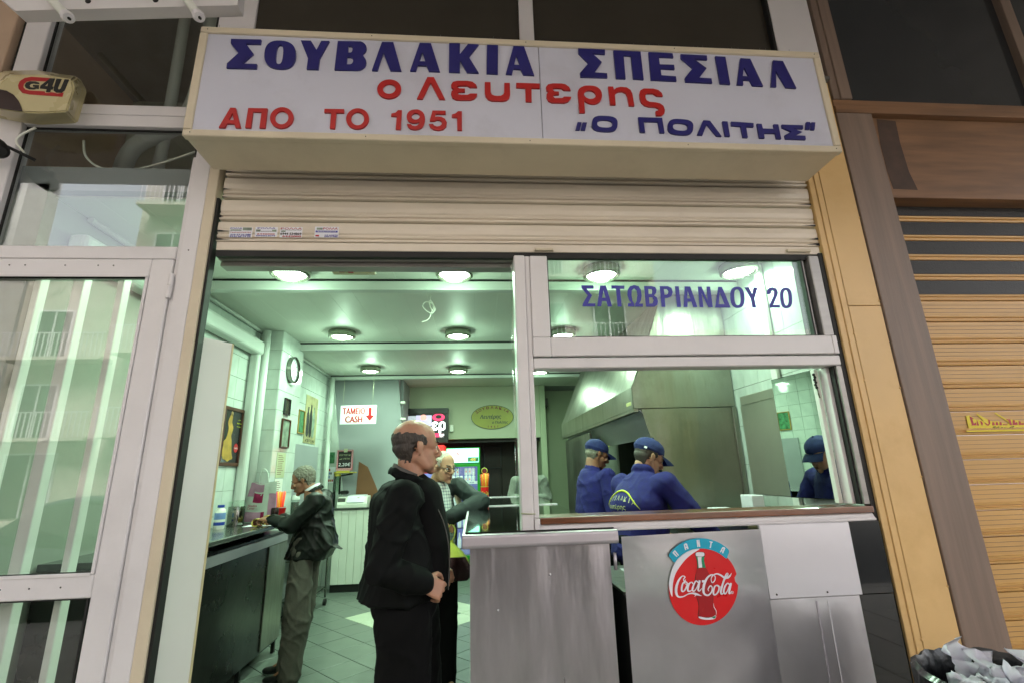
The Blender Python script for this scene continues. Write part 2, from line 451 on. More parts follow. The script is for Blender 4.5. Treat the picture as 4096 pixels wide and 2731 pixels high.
M('frame_brown', '#4a2413', .35, 0, .2, 10); M('photo_dark', '#1e1d22', .25, 0, .2, 12, coat=.3)
M('sepia', '#a39b74', .5, 0, .3, 9); M('poster_gold', '#b08a3c', .4, 0, .25, 14); M('poster_skin', '#b39062', .4, 0, .25, 20)
M('magenta_print', '#97134d', .3, 0, .05); M('bag_pink', '#b98aa4', .3, 0, .15, 8, bump=.9, bscale=20); M('bag_white', '#c6cfc6', .3, 0, .08, 8, bump=.8, bscale=18)
M('bag_yellow', '#c5cf57', .3, 0, .12, 10, bump=.9, bscale=22)
M('bread', '#c2a950', .7, 0, .2, 30, bump=.5, bscale=60); M('meat', '#5d2a17', .6, 0, .4, 50, bump=.8, bscale=80)
M('blue_plastic', '#1d3a9a', .3, 0, .05); M('can_dark', '#240f0f', .25, .5, .1)
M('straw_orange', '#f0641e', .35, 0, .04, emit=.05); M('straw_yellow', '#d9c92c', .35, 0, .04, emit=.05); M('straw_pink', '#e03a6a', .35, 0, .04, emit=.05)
M('board_pink', '#a8505c', .5, 0, .05); M('cork_yellow', '#a89a3a', .5, 0, .05)
M('foil_poster', '#7f8f7f', .4, 0, .5, 14); M('poster_blue', '#7593c9', .4, 0, .3, 6); M('poster_green', '#3f7a52', .4, 0, .6, 22)
M('lamp_metal', '#8f9484', .25, .9, .1); M('steel_pot', '#7d7f78', .15, 1., .1, 4)
M('mirror', '#d5ddd6', .01, 1., .0)
M('lamp_glow', '#d6ffd9', .5, 0, 0, emit=9., ecol=(.78, 1., .80))
M('fridge_light', '#bff5e6', .4, 0, .05, emit=.45, ecol=(.30, .95, .72)); M('fridge_logo', '#ffffff', .4, 0, 0, emit=.55, ecol=(1, 1, 1))
M('fridge_inside', '#5460a0', .5, 0, .08, emit=.09, ecol=(.35, .42, .95)); M('can_white', '#d8e2e0', .3, .2, .05, emit=.08, ecol=(.8, .9, 1))
M('red_light', '#e01c1c', .4, 0, .03, emit=.14, ecol=(1, .06, .05))
M('tv_lilac', '#a9a3c8', .3, 0, .1, emit=.2, ecol=(.5, .46, .75)); M('tv_white', '#ffffff', .3, 0, 0, emit=.3, ecol=(.9, .92, 1)); M('tv_dark', '#101018', .3, 0, .1, emit=.01)
M('tv_red', '#e01040', .3, 0, 0, emit=.22, ecol=(.95, .05, .18)); M('tv_pink', '#ff8f86', .3, 0, 0, emit=.22, ecol=(1, .38, .33)); M('tv_grey', '#7f8a8c', .3, 0, .4, 20, emit=.2, ecol=(.4, .45, .5))
M('led_amber', '#c0a030', .4, 0, 0, emit=.5, ecol=(.6, .5, .1))
M('sticker_yellow', '#e0cc1c', .45, 0, .04); M('dark_brown', '#48352a', .7, 0, .25, 14)
M('car_paint', '#3b4045', .12, .6, .05, coat=.8); M('car_glass', '#0c0f10', .03, .2, .0, coat=1.); M('tyre', '#111111', .8); M('hub', '#8a8c8e', .3, .8)
M('dark_glass', '#3d3932', .08, .0, .15, 1.2, spec=.6); M('dark_glass_r', '#303336', .10, .0, .1, 1.2, spec=.5)
M('grey_fabric', '#55534f', .8)
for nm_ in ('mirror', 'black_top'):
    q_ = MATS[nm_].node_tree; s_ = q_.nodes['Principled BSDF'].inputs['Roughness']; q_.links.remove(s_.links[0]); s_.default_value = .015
glassmat('door_glass', (.93, .955, .94), 1.5)
glassmat('window_glass', (.90, .95, .92), 1.2)
glassmat('clear_plastic', (.86, .93, .88), 1.2, .1)
glassmat('spectacle_glass', (.9, .95, .93), 1.5)

_prep_text([('satov', 'ΣΑΤΩΒΡΙΑΝΔΟΥ 20', 0), ('tameio', 'ΤΑΜΕΙΟ', 0), ('cash', 'CASH', 0), ('rolla', 'ΡΟΛΛΑ', 0),
            ('gk', 'ΓΚΑΡΑΖΟΠΟΡΤΕΣ', 0), ('t1', '210 57.22.588', .02), ('t2', '6932 89 14 04', .02), ('t3', '6944413079', .02), ('t4', '6944 534869', .02),
            ('t5', '6442000', .03), ('t6', '210 6438703', .02), ('t7', '6944 513080', .02), ('lef', 'Λευτέρης', 0), ('pol', 'ο Πολίτης', 0),
            ('G', 'G', .05), ('4', '4', .05), ('U', 'U', .05), ('alfa', 'ALFA', .02), ('A', 'A', .03), ('alpha_gr', 'ΑΛΦΑ', 0), ('temp', '-02', .0),
            ('souts', 'ΣΟΥΤΖΟΥΚΙ', 0), ('me', 'με ΠΙΤΑ', 0), ('price', '2,20€', 0), ('ena', 'ΕΝΟΙΚΙΑΖΕΤ', 0), ('plir', 'ΠΛΗΡΟΦΟΡΙΕΣ', 0),
            ('er', 'ερ', 0), ('on', 'on', .03), ('ert', 'ερτ', 0), ('coca', 'Coca-Cola', .02), ('hondos', 'Hondos', .01), ('center', 'Center', .01),
            ('apo', 'ΑΠΟ ΤΟ 1951', 0), ('polk', 'Πολίτης', 0.01), ('lefk', 'Λευτέρης', 0.01), ('y51', '1951', .01), ('r', 'R', .02), ('uno', 'ΝΟ', 0)]
           + [('L' + ch, ch, 0) for ch in 'ΣΟΥΒΛΑΚΙ195'] + [('S' + ch, ch, 0) for ch in 'ΣΟΥΒΛΑΚΙ'])

# ------------------------------------------------------------------ ground and street
pv = struct(box('pavement', -9, 9, -3.9, 0.0, -.12, 0.0, 'paving', bevel=0))
# paving slabs with open joints
def slabs(parent):
    bm = bmesh.new(); add_box(bm, 0, .49, 0, .49, 0, .018, .006); me = bpy.data.meshes.new('paving_slab'); bm.to_mesh(me); bm.free(); me.materials.append(MATS['paving'])
    for i in range(-8, 9):
        for j in range(8):
            o = bpy.data.objects.new('paving_slab', me); COL.objects.link(o); o.location = (i * .5, -3.9 + j * .487, 0.001 + random.uniform(0, .002)); o.parent = parent
slabs(pv)
struct(box('kerb', -30, 30, -4.05, -3.9, -.12, .005, 'concrete', bevel=.01))
struct(box('road', -60, 60, -12.0, -4.05, -.3, -.12, 'asphalt', bevel=0))
struct(box('far_pavement', -60, 60, -16.0, -12.0, -.25, 0.0, 'concrete', bevel=.01))
struct(box('ground', -120, 120, -60, 60, -.5, -.3, 'concrete', bevel=0))

struct(box('sun_blocking_storeys', -30, 14, 0.31, 10, 5.21, 17, 'facade_warm', bevel=0))  # unseen storeys above the shop, added to block the sun
# arcade roof over the pavement, seen in the glass, with columns; beam added to darken the right-hand reflection
struct(box('arcade_ceiling', -14, 9, -3.05, 0.3, 4.95, 5.2, 'concrete', bevel=.01))
struct(box('sky_blocking_beam', 1.0, 9, -3.05, -2.8, 4.1, 4.95, 'concrete', bevel=.01))
for i, x in enumerate((-10.6, 7.6)):
    c = thing('arcade_column', (x, -2.85, 0), ['pale round arcade column far along the kerb to the left', 'pale round arcade column along the kerb to the right'][i], 'column', 'arcade columns along the kerb')
    lathe('shaft', [(.0, 0), (.2, 0), (.2, 4.9), (.0, 4.9)], (x, -2.85, 0), (0, 0, 1), 'facade_pale', c, 24)
    box('base', x - .27, x + .27, -3.12, -2.58, 0.02, .25, 'facade_pale', c, .01)

def far_building(x0, x1, y, h, mat, label, nb):
    b = thing('apartment_building', ((x0 + x1) / 2, y, 0), label, 'building', 'buildings across the street')
    box('wall', x0, x1, y - 1.5, y, 0, h, mat, b, 0)
    n = int((x1 - x0) // 2.6); fl = int(h // 3.1)
    for f_ in range(fl):
        z = .9 + f_ * 3.1
        bal = box('balcony', x0 + .4, x1 - .4, y, y + 1.0, z - .95, z - .82, mat, b, 0) if f_ else None
        if f_:
            bm = bmesh.new(); x = x0 + .5
            while x < x1 - .5: add_box(bm, x, x + .03, y + .95, y + .98, z - .82, z + .1); x += .18
            add_box(bm, x0 + .4, x1 - .4, y + .94, y + .99, z + .1, z + .14)
            frombm('railing', bm, 'white_alu', bal)
        for i in range(n):
            xx = x0 + .8 + i * (x1 - x0 - 1) / n
            if f_ == 0: q = box('window', xx, xx + 1.8, y - .05, y + .04, .3, 2.6, 'dark_glass', b, 0)
            else: q = box('window', xx, xx + 1.3, y - .05, y + .04, z - .8, z + 1.3, 'dark_glass', b, 0)
            bm = bmesh.new(); X0, X1 = (xx, xx + 1.8) if f_ == 0 else (xx, xx + 1.3); Z0, Z1 = (.3, 2.6) if f_ == 0 else (z - .8, z + 1.3)
            add_box(bm, X0 - .07, X0, y - .04, y + .07, Z0, Z1); add_box(bm, X1, X1 + .07, y - .04, y + .07, Z0, Z1); add_box(bm, X0 - .07, X1 + .07, y - .04, y + .07, Z1, Z1 + .07)
            add_box(bm, (X0 + X1) / 2 - .03, (X0 + X1) / 2 + .03, y, y + .06, Z0, Z1)
            frombm('frame', bm, 'white_alu', q)
    return b
far_building(-36, -18.9, -17, 17, 'facade_pale', 'tall pale building across the street, mirrored at the far left of the door glass', 3)
far_building(-18.8, -14.2, -18, 11.4, 'facade_warm', 'narrow lower building across the street with sky above it in the reflection', 2)
far_building(-14.1, 8.0, -17, 17, 'facade_warm', 'warm grey apartment building straight across the street', 3)
far_building(8.4, 26, -17, 7.2, 'facade_pale', 'low pale building across the street, mirrored in the name window', 2)

def car(x, y, label, mat):
    c = thing('parked_car', (x, y, -.12), label, 'car', 'cars parked across the kerb')
    # side profile (x along the street, z up)
    P = spl([(-2.1, .35), (-2.12, .62), (-1.95, .86), (-1.2, .95), (-.75, 1.02), (-.15, 1.40), (.6, 1.46), (1.25, 1.36), (1.85, 1.02), (2.12, .92), (2.15, .55), (2.05, .32)], 4)
    bm = bmesh.new(); W = [(-.84, .86), (-.88, .95), (-.80, 1.0)]
    rows = []
    for yy, s in ((-.88, .93), (-.80, .985), (-.5, 1.0), (0, 1.0), (.5, 1.0), (.80, .985), (.88, .93)):
        rows.append([bm.verts.new((x + px * (1 if pz < .9 else s), y + yy * (1 if pz < 1.0 else .86), -.12 + .2 + (pz - .2) * (s if pz > .9 else 1))) for px, pz in P])
    for A, B in zip(rows, rows[1:]):
        for k in range(len(P) - 1): bm.faces.new((A[k], A[k + 1], B[k + 1], B[k]))
        bm.faces.new((A[-1], A[0], B[0], B[-1]))
    bm.faces.new(rows[0]); bm.faces.new(list(reversed(rows[-1]))); bmesh.ops.recalc_face_normals(bm, faces=bm.faces)
    body = frombm('body', bm, mat, c, True)
    for s in (-1, 1):
        for q in ([(-.62, 1.02), (-.1, 1.34), (.38, 1.37), (.38, 1.0)], [(.44, 1.0), (.44, 1.37), (1.15, 1.28), (1.5, 1.0)]):
            quadbox('window', [(x + a, y + s * .80 * 1.02 + (0 if s < 0 else 0), -.12 + b_) for a, b_ in q], (0, s, 0), .03, 'car_glass', c)
        for wx in (-1.35, 1.35):
            wh = lathe('wheel', [(0, -.11), (.31, -.11), (.33, -.08), (.33, .08), (.31, .11), (0, .11)], (x + wx, y + s * .80, .21), (0, 1, 0), 'tyre', c, 20)
            lathe('hub', [(0, -.115), (.19, -.115), (.19, .115), (0, .115)], (x + wx, y + s * .80, .21), (0, 1, 0), 'hub', wh, 14)
        for bx, nm in ((-2.11, 'headlight'), (2.12, 'tail_light')):
            box(nm, x + bx - .03, x + bx + .03, y + s * .62 - .16, y + s * .62 + .16, .50, .62, 'hub' if nm == 'headlight' else 'red_plastic', c, .01)
car(-5.4, -5.3, 'dark grey hatchback at the kerb, mirrored in the left door glass', 'car_paint')
car(-.3, -5.3, 'dark grey hatchback parked behind the photographer opposite the counter', 'car_paint')

# ------------------------------------------------------------------ shop shell
FLZ = 0.0
fl = struct(box('shop_floor', -2.6, 3.2, 0.0, 9.0, -.1, -.006, 'floor_grout', bevel=0))
TS = .30; TA = radians(43.5); t1 = Vector((cos(TA), sin(TA), 0)); t2 = Vector((sin(TA), -cos(TA), 0)); TO = Vector((-1.442, 3.666, 0))
def tile_mesh(mat, nm):
    bm = bmesh.new(); add_box(bm, .003, TS - .003, .003, TS - .003, -.008, 0, .0015)
    me = bpy.data.meshes.new(nm); bm.to_mesh(me); bm.free(); me.materials.append(MATS[mat]); return me
tmd, tml = tile_mesh('tile_dark', 'floor_tile'), tile_mesh('tile_light', 'floor_tile')
for i in range(-20, 24):
    for j in range(-20, 24):
        c = TO + t1 * (i + .5) * TS + t2 * (j + .5) * TS
        if not (-2.2 < c.x < .75 and .1 < c.y < 6.2): continue
        if c.x > .25 and c.y < 5: continue
        light = (0 <= i <= 3 and 0 <= j <= 3) and not (1 <= i <= 2 and 1 <= j <= 2)
        o = bpy.data.objects.new('floor_tile', tml if light else tmd); COL.objects.link(o); o.parent = fl
        o.matrix_local = Matrix.Translation(TO + t1 * i * TS + t2 * j * TS + Vector((0, 0, random.uniform(-.0006, .0006)))) @ Matrix(((t1.x, -t2.x, 0, 0), (t1.y, -t2.y, 0, 0), (0, 0, 1, 0), (0, 0, 0, 1))) @ Matrix.Translation((0, -TS, 0))

CZ = 2.95
ce = struct(box('shop_ceiling', -2.6, 2.2, .05, 9, CZ + .012, 3.1, 'wall_grey', bevel=0))
bounds = [(.10, 1.20), (1.29, 3.05), (3.14, 4.92), (5.01, 6.1)]
for y0, y1 in bounds:
    x = -2.2
    while x < 2.15:
        x1 = min(x + .2, 2.2); box('ceiling_board', x + .0003, x1 - .0003, y0, y1, CZ, CZ + .011, 'interior_ceiling', ce, .0007); x += .2
for i, y in enumerate((1.24, 3.09, 4.96)):
    bmn = box('ceiling_beam', -2.19 if i else -2.2, 2.14, y - .035, y + .035, CZ - (.085, .085, .06)[i], CZ - .004, 'interior_beam', ce, .004)
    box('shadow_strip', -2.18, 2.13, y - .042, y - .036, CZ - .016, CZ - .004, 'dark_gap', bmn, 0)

WX = -2.18
wl = struct(box('wall_left', WX - .2, WX - .008, .05, 5.3, 0, CZ + .05, 'grout', bevel=0))
def tiles(parent, mk, u0, u1, du, z0, z1, dz, name='wall_tile', mat='tile_wall', lim=300, off=0):
    bm = bmesh.new(); add_box(bm, .0015, du - .0015, 0, .007, .0015, dz - .0015, .001); me = bpy.data.meshes.new(name); bm.to_mesh(me); bm.free(); me.materials.append(MATS[mat])
    n = 0; u = u0
    while u < u1 - du * .5:
        z = z0
        while z < z1 - dz * .3:
            o = bpy.data.objects.new(name, me); COL.objects.link(o); o.parent = parent; o.matrix_local = mk(u, z); n += 1; z += dz
        u += du
    return n
# tiles on the left wall (normal +X): local x->+Y... local y -> thickness towards -X
def mkL(xp): return lambda u, z: Matrix(((0, -1, 0, xp), (1, 0, 0, u), (0, 0, 1, z), (0, 0, 0, 1))) @ Matrix.Rotation(0, 4, 'X')
n1 = tiles(wl, mkL(WX + .0), 1.2, 5.0, .2, 1.0, 2.94, .2)
# tiled pillar
pl = struct(box('tiled_pillar', WX - .1, -1.958, 2.585, 3.17, 0, CZ, 'grout', bevel=0))
tiles(pl, mkL(-1.95), 2.58, 3.17, .2, .95, 2.94, .2)
def mkF(yp, x0): return lambda u, z: Matrix(((1, 0, 0, u), (0, 1, 0, yp - .008), (0, 0, 1, z), (0, 0, 0, 1)))
tiles(pl, mkF(2.585, 0), -2.175, -1.96, .22, .95, 2.94, .2)
# pale boxed pipe along the top of the wall, down beside the pillar
pp = thing('boxed_pipe', (-2.1, 2.3, 0), 'pale boxed-in pipe running under the ceiling and down beside the tiled pillar', 'pipe')
box('horizontal_duct', WX + .001, WX + .11, .2, 2.46, 2.66, 2.80, 'interior_beam', pp, .03, seg=3)
box('vertical_duct', WX + .001, WX + .09, 2.38, 2.46, 1.13, 2.70, 'interior_beam', pp, .03, seg=3)
tube('down_pipe', [(WX + .09, 2.515, 1.13), (WX + .09, 2.515, 2.93)], .04, 'interior_beam', pp, 14)
tube('ceiling_trim', [(WX + .02, .3, 2.93), (WX + .02, 5.0, 2.93)], .018, 'interior_beam', pp, 8)
cp = thing('corner_pipe', (-2.1, 4.85, 0), 'pale vertical pipe in the far left corner beside the hanging cash sign', 'pipe')
tube('pipe', [(-2.10, 4.86, 0), (-2.10, 4.86, 2.9)], .035, 'interior_beam', cp, 12)
tube('bracket', [(-2.16, 4.86, 2.0), (-2.05, 4.86, 2.0)], .012, 'interior_beam', cp, 8)

# grey wall behind the till: a wall that slopes out under the stair
bm = bmesh.new()
add_plate(bm, [[(-2.3, 0), (-2.3, 2.95), (-1.20, 2.95), (-1.17, 2.7), (-1.13, 2.3), (-1.08, 1.95), (-1.05, 0)]], (0, 5.32, 0), (1, 0, 0), (0, 0, 1), (0, -1, 0), .12)
gw = struct(frombm('wall_under_stair', bm, 'wall_grey'))
plate('painted_shadow', [[(-1.80, .2), (-1.73, 1.70), (-1.60, 1.62), (-1.47, 1.35), (-1.33, 1.0), (-1.30, .2)]], (0, 5.2, 0), XU, ZU, FR, .006, 'shadow_brown', gw)  # shadow on the grey wall, put on as a flat brown patch
# tiled cheek beside the slope
plate('tiled_cheek', [[(WX + .006, 0), (WX + .006, 2.92), (-2.165, 2.9), (-2.03, 1.9), (-1.93, 1.25), (-1.93, 0)]], (0, 5.195, 0), XU, ZU, FR, .05, 'tile_wall', gw)
wr = struct(box('wall_stub', -1.19, -1.13, 5.33, 6.0, 0, CZ, 'wall_grey', bevel=.005))
for z in (2.55, 2.3, 2.14, 1.98):
    box('stair_lug', -1.155 - (2.8 - z) * -.03, -1.09 + (2.8 - z) * .05, 5.16, 5.24, z, z + .035, 'white_plastic', gw, .004)

bh = struct(box('bulkhead', -1.13, 1.12, 6.03, 6.2, 2.05, CZ, 'wall_olive', bevel=.004))
box('alarm_sensor', -.44, -.37, 5.98, 6.03, 2.17, 2.29, 'white_plastic', bh, .008)
# dark back room beyond the opening
bk = struct(box('back_room_wall', -1.4, 1.9, 7.2, 7.3, 0, 2.9, 'dark_wood_wall', bevel=0))
for i in range(8): box('wall_panel', -1.3 + i * .36, -.96 + i * .36, 7.17, 7.2, .02, 2.6, 'dark_wood_wall', bk, .004)
struct(box('back_room_side', -1.5, -1.36, 6.2, 7.2, 0, 2.9, 'dark_wood_wall', bevel=0))
struct(box('back_room_ceiling', -1.4, 1.3, 6.22, 7.3, 2.6, 2.75, 'dark_wood_wall', bevel=0))
struct(box('green_partition', 1.12, 1.22, 6.0, 7.2, 0, CZ, 'wall_green', bevel=.004))
struct(box('wall_back_right', 1.24, 2.3, 6.6, 6.7, 0, CZ, 'wall_green', bevel=.004))

# right-hand kitchen wall
RX = 2.15
wrr = struct(box('wall_right', RX + .008, RX + .2, .08, 6.6, 0, CZ + .05, 'grout', bevel=0))
def mkR(xp): return lambda u, z: Matrix(((0, 1, 0, xp), (-1, 0, 0, u), (0, 0, 1, z), (0, 0, 0, 1)))
def tilesR():
    bm = bmesh.new(); add_box(bm, 0, .007, .0015, .1985, .0015, .2985, .001); me = bpy.data.meshes.new('wall_tile'); bm.to_mesh(me); bm.free(); me.materials.append(MATS['tile_wall'])
    for i in range(9):
        for j in range(7):
            o = bpy.data.objects.new('wall_tile', me); COL.objects.link(o); o.parent = wrr; o.location = (RX + .001, .15 + i * .2, .9 + j * .3)
tilesR()
# wall between the doorway jambs and the facade, inside skins

struct(box('facade_lintel', -1.5, 2.4, .12, .3, 2.98, 3.6, 'dark_gap', bevel=0))
# ================================================================== SHOP SIGN
SY = -.35
_SC = {}
def screws(pts, r, mat, parent):
    if (r, mat) not in _SC:
        bm = bmesh.new(); bmesh.ops.create_icosphere(bm, subdivisions=1, radius=r); me = bpy.data.meshes.new('screw'); bm.to_mesh(me); bm.free(); me.materials.append(MATS[mat]); _SC[(r, mat)] = me
    for p in pts:
        o = bpy.data.objects.new('screw', _SC[(r, mat)]); COL.objects.link(o); o.parent = parent; o.matrix_parent_inverse = Matrix.Translation(-parent.location); o.location = p
sg = thing('shop_sign', (.27, -.1, 3.0), 'long white illuminated-box sign with blue and red Greek lettering above the shutter', 'sign')
SX0, SX1, SZ0, SZ1 = -1.315, 1.852, 3.0, 3.622
bm = bmesh.new()
add_box(bm, SX0 + .004, SX1 - .004, SY + .03, -.09, SZ0 + .004, SZ1 - .004, .004)
frombm('sign_case', bm, 'cream_metal', sg)
fw = .036
box('frame_rail', SX0, SX1, SY - .004, SY + .03, SZ0, SZ0 + fw, 'cream_metal', sg, .004)
box('frame_rail', SX0, SX1, SY - .004, SY + .03, SZ1 - fw, SZ1, 'cream_metal', sg, .004)
box('frame_rail', SX0, SX0 + fw, SY - .0045, SY + .03, SZ0 + fw + .001, SZ1 - fw - .001, 'cream_metal', sg, .004)
box('frame_rail', SX1 - fw, SX1, SY - .0045, SY + .03, SZ0 + fw + .001, SZ1 - fw - .001, 'cream_metal', sg, .004)
z3 = zm(700, 50, 1500 / 2352); z4 = zm(2050, 50, 1450 / 2352); s1 = zm(1400, 280, 800 / 2352); s2 = zm(2100, 300, 800 / 2352); s3 = zm(850, 400, 800 / 2352); s5 = zm(2280, 440, 1000 / 2352)
seam = at(*z3(2293, 480), Y=SY).x
box('sign_panel', SX0 + fw, seam - .0015, SY + .005, SY + .03 - .003, SZ0 + fw, SZ1 - fw, 'sign_white', sg, .001)
box('sign_panel', seam + .0015, SX1 - fw, SY + .005, SY + .03 - .003, SZ0 + fw, SZ1 - fw, 'sign_white', sg, .001)
def glyph(zf, loops, mat, parent=sg, Y=SY + .005, t=.009, name='letter', close=True):
    L = [[(lambda q: (q.x, q.z))(at(*zf(x, y), Y=Y)) for x, y in l] for l in loops]
    return plate(name, L, (0, Y, 0), XU, ZU, FR, t, mat, parent)
B_ = 'sign_blue'; R_ = 'sign_red'
glyph(z3, [[(357, 177), (545, 181), (541, 209), (450, 207), (497, 270), (425, 332), (518, 334), (515, 362), (328, 358), (331, 330), (403, 265), (355, 205)]], B_)
glyph(z3, [ell(663, 276, 98, 88, n=36, e=2.5, rot=4), ell(660, 275, 22, 60, n=20, e=2.6, rot=6)], B_)
glyph(z3, [[(792, 186), (856, 188), (891, 245), (921, 189), (971, 190), (911, 300), (902, 367), (829, 365), (838, 300)]], B_)
glyph(z3, [[(1024, 190), (1140, 192)] + ell(1148, 234, 56, 44, -70, 55, n=8) + ell(1142, 322, 60, 50, -42, 88, n=9) + [(1003, 369)], [(1090, 222), (1088, 263), (1104, 262)] + ell(1104, 242, 12, 20, 85, -85, n=6) , [(1083, 290), (1079, 336), (1098, 336)] + ell(1100, 313, 20, 23, 85, -85, n=6)], B_)
glyph(z3, [[(1300, 196), (1371, 197), (1421, 377), (1352, 375), (1308, 262), (1272, 374), (1237, 373)]], B_)
glyph(z3, [[(1536, 201), (1606, 204), (1662, 381), (1594, 378), (1578, 344), (1524, 342), (1512, 377), (1476, 376)], [(1553, 260), (1533, 317), (1571, 318)]], B_)
glyph(z3, [[(1720, 203), (1788, 205), (1787, 272), (1838, 208), (1904, 212), (1843, 290), (1905, 389), (1832, 386), (1788, 312), (1787, 385), (1719, 383)]], B_)
glyph(z3, [[(1957, 214), (2026, 216), (2024, 395), (1954, 392)]], B_)
glyph(z3, [[(2122, 221), (2188, 224), (2252, 404), (2184, 400), (2166, 367), (2122, 364), (2112, 398), (2074, 396)], [(2140, 283), (2126, 338), (2162, 340)]], B_)
# second word
glyph(z4, [[(424, 244), (597, 252), (598, 280), (515, 276), (577, 332), (529, 399), (611, 405), (613, 433), (440, 428), (436, 402), (491, 340), (426, 274)]], B_)
glyph(z4, [[(652, 257), (827, 265), (848, 445), (781, 440), (765, 291), (718, 288), (731, 440), (670, 437)]], B_)
glyph(z4, [[(879, 268), (1034, 276), (1040, 303), (946, 299), (952, 347), (1044, 350), (1048, 379), (957, 374), (962, 418), (1056, 425), (1060, 455), (896, 448)]], B_)
glyph(z4, [[(1087, 281), (1256, 290), (1259, 317), (1174, 313), (1255, 372), (1208, 433), (1286, 438), (1291, 468), (1119, 460), (1115, 434), (1165, 372), (1090, 307)]], B_)
glyph(z4, [[(1311, 294), (1376, 298), (1408, 476), (1343, 471)]], B_)
glyph(z4, [[(1474, 307), (1537, 311), (1621, 488), (1553, 484), (1534, 450), (1490, 447), (1492, 480), (1452, 478)], [(1497, 366), (1488, 423), (1528, 425)]], B_)
glyph(z4, [[(1685, 321), (1748, 325), (1836, 501), (1770, 497), (1702, 388), (1706, 492), (1671, 490)]], B_)
# red middle line
glyph(s1, [ell(464, 242, 141, 111, n=36, rot=-3), ell(464, 242, 75, 58, n=30, rot=-3)], R_)
glyph(s1, [[(911, 103), (988, 104), (1120, 364), (1052, 362), (949, 168), (855, 359), (789, 357)]], R_)
def eps(dx, dy, f, k=1.0):
    o = [(1494, 222), (1482, 190), (1440, 158), (1380, 147), (1262, 147), (1210, 160), (1190, 195), (1195, 225), (1222, 246), (1196, 270), (1190, 305), (1205, 345), (1250, 368), (1310, 371), (1420, 371), (1465, 352), (1490, 325), (1496, 297), (1412, 297), (1385, 311), (1310, 313), (1272, 303), (1266, 288), (1282, 277), (1352, 276), (1352, 238), (1285, 236), (1266, 222), (1266, 207), (1290, 203), (1380, 203), (1412, 222)]
    return [((x - 1343) * k + 1343 + dx + f * (y - 260), (y - 260) * k + 260 + dy + .03 * (x - 1343) * (1 if dx else 0)) for x, y in o]
glyph(s1, [eps(0, 0, 0)], R_)
glyph(s1, [[(1585, 162), (1652, 163), (1654, 280), (1668, 308), (1700, 321), (1735, 324), (1775, 321), (1803, 304), (1813, 280), (1814, 171), (1878, 172), (1882, 310), (1872, 345), (1840, 374), (1800, 383), (1665, 380), (1625, 365), (1595, 330), (1585, 290)]], R_)
tw = [(1953, 171), (2229, 179), (2229, 234), (2133, 231), (2134, 391), (2065, 389), (2060, 229), (1953, 224)]
glyph(s1, [tw], R_)
glyph(s2, [[(534, 199), (515, 160), (470, 128), (430, 120), (320, 118), (268, 130), (244, 160), (250, 200), (275, 219), (252, 240), (250, 280), (272, 322), (315, 343), (460, 346), (505, 330), (535, 300), (541, 275), (458, 273), (435, 290), (350, 292), (325, 272), (335, 252), (397, 249), (395, 214), (345, 212), (322, 195), (328, 178), (350, 172), (425, 175), (455, 197)]], R_)
glyph(s2, [spl([(640, 461), (630, 350), (618, 240), (630, 185), (680, 152), (750, 144), (830, 155), (885, 200), (901, 265), (880, 325), (830, 355), (780, 358), (735, 345), (692, 318), (702, 461)][1:-1], 4) + [(692, 320), (701, 461), (637, 461)], ell(760, 250, 70, 50, n=24, rot=12)], R_)
glyph(s2, [[(973, 154), (1031, 155), (1041, 192), (1070, 170), (1120, 158), (1190, 165), (1235, 195), (1256, 240), (1281, 381), (1218, 378), (1198, 270), (1180, 232), (1140, 212), (1095, 214), (1062, 232), (1052, 260), (1061, 367), (997, 366)]], R_)
glyph(s2, [[(1614, 267), (1600, 228), (1560, 195), (1500, 179), (1390, 178), (1350, 200), (1340, 240), (1345, 290), (1362, 340), (1400, 375), (1450, 390), (1530, 396), (1562, 412), (1568, 432), (1530, 442), (1537, 495), (1600, 494), (1632, 470), (1639, 430), (1620, 380), (1580, 352), (1530, 340), (1460, 335), (1425, 318), (1410, 285), (1410, 250), (1430, 234), (1500, 235), (1530, 255), (1545, 265)]], R_)
# bottom left line
glyph(s3, [[(220, 110), (282, 112), (341, 345), (280, 344), (268, 297), (177, 296), (152, 342), (83, 341)], [(244, 172), (201, 256), (260, 257)]], R_)
glyph(s3, [[(430, 114), (656, 118), (627, 348), (561, 346), (586, 160), (482, 157), (459, 346), (393, 344)]], R_)
glyph(s3, [ell(822, 227, 138, 122, n=34, rot=-12), ell(821, 227, 80, 78, n=30, rot=-30)], R_)
glyph(s3, [[(1323, 123), (1553, 127), (1552, 170), (1461, 168), (1444, 354), (1386, 352), (1402, 167), (1320, 165)]], R_)
glyph(s3, [ell(1710, 238, 134, 121, n=34, rot=-8), ell(1711, 238, 78, 79, n=30, rot=-20)], R_)
glyph(s1, [[(568, 491), (613, 492), (597, 716), (541, 715), (553, 564), (487, 560), (490, 531), (540, 520)]], R_)
glyph(s1, [spl([(671, 652), (690, 690), (730, 714), (790, 716), (850, 690), (878, 630), (882, 570), (862, 520), (815, 488), (770, 483), (715, 495), (678, 530), (670, 580), (690, 620), (735, 640), (780, 640), (818, 628), (800, 665), (770, 678), (735, 672), (720, 655)], 4), ell(774, 563, 49, 40, n=20)], R_)
glyph(s1, [[(972, 496), (1126, 498), (1125, 536), (1008, 534), (1000, 572), (1030, 566), (1075, 570), (1118, 592), (1140, 635), (1132, 680), (1095, 715), (1040, 726), (985, 718), (945, 690), (929, 653), (978, 652), (992, 672), (1025, 684), (1058, 678), (1082, 655), (1080, 628), (1058, 608), (1025, 604), (992, 618), (940, 617)]], R_)
glyph(s1, [[(1272, 503), (1316, 504), (1317, 726), (1263, 725), (1259, 577), (1196, 572), (1198, 543), (1240, 530)]], R_)
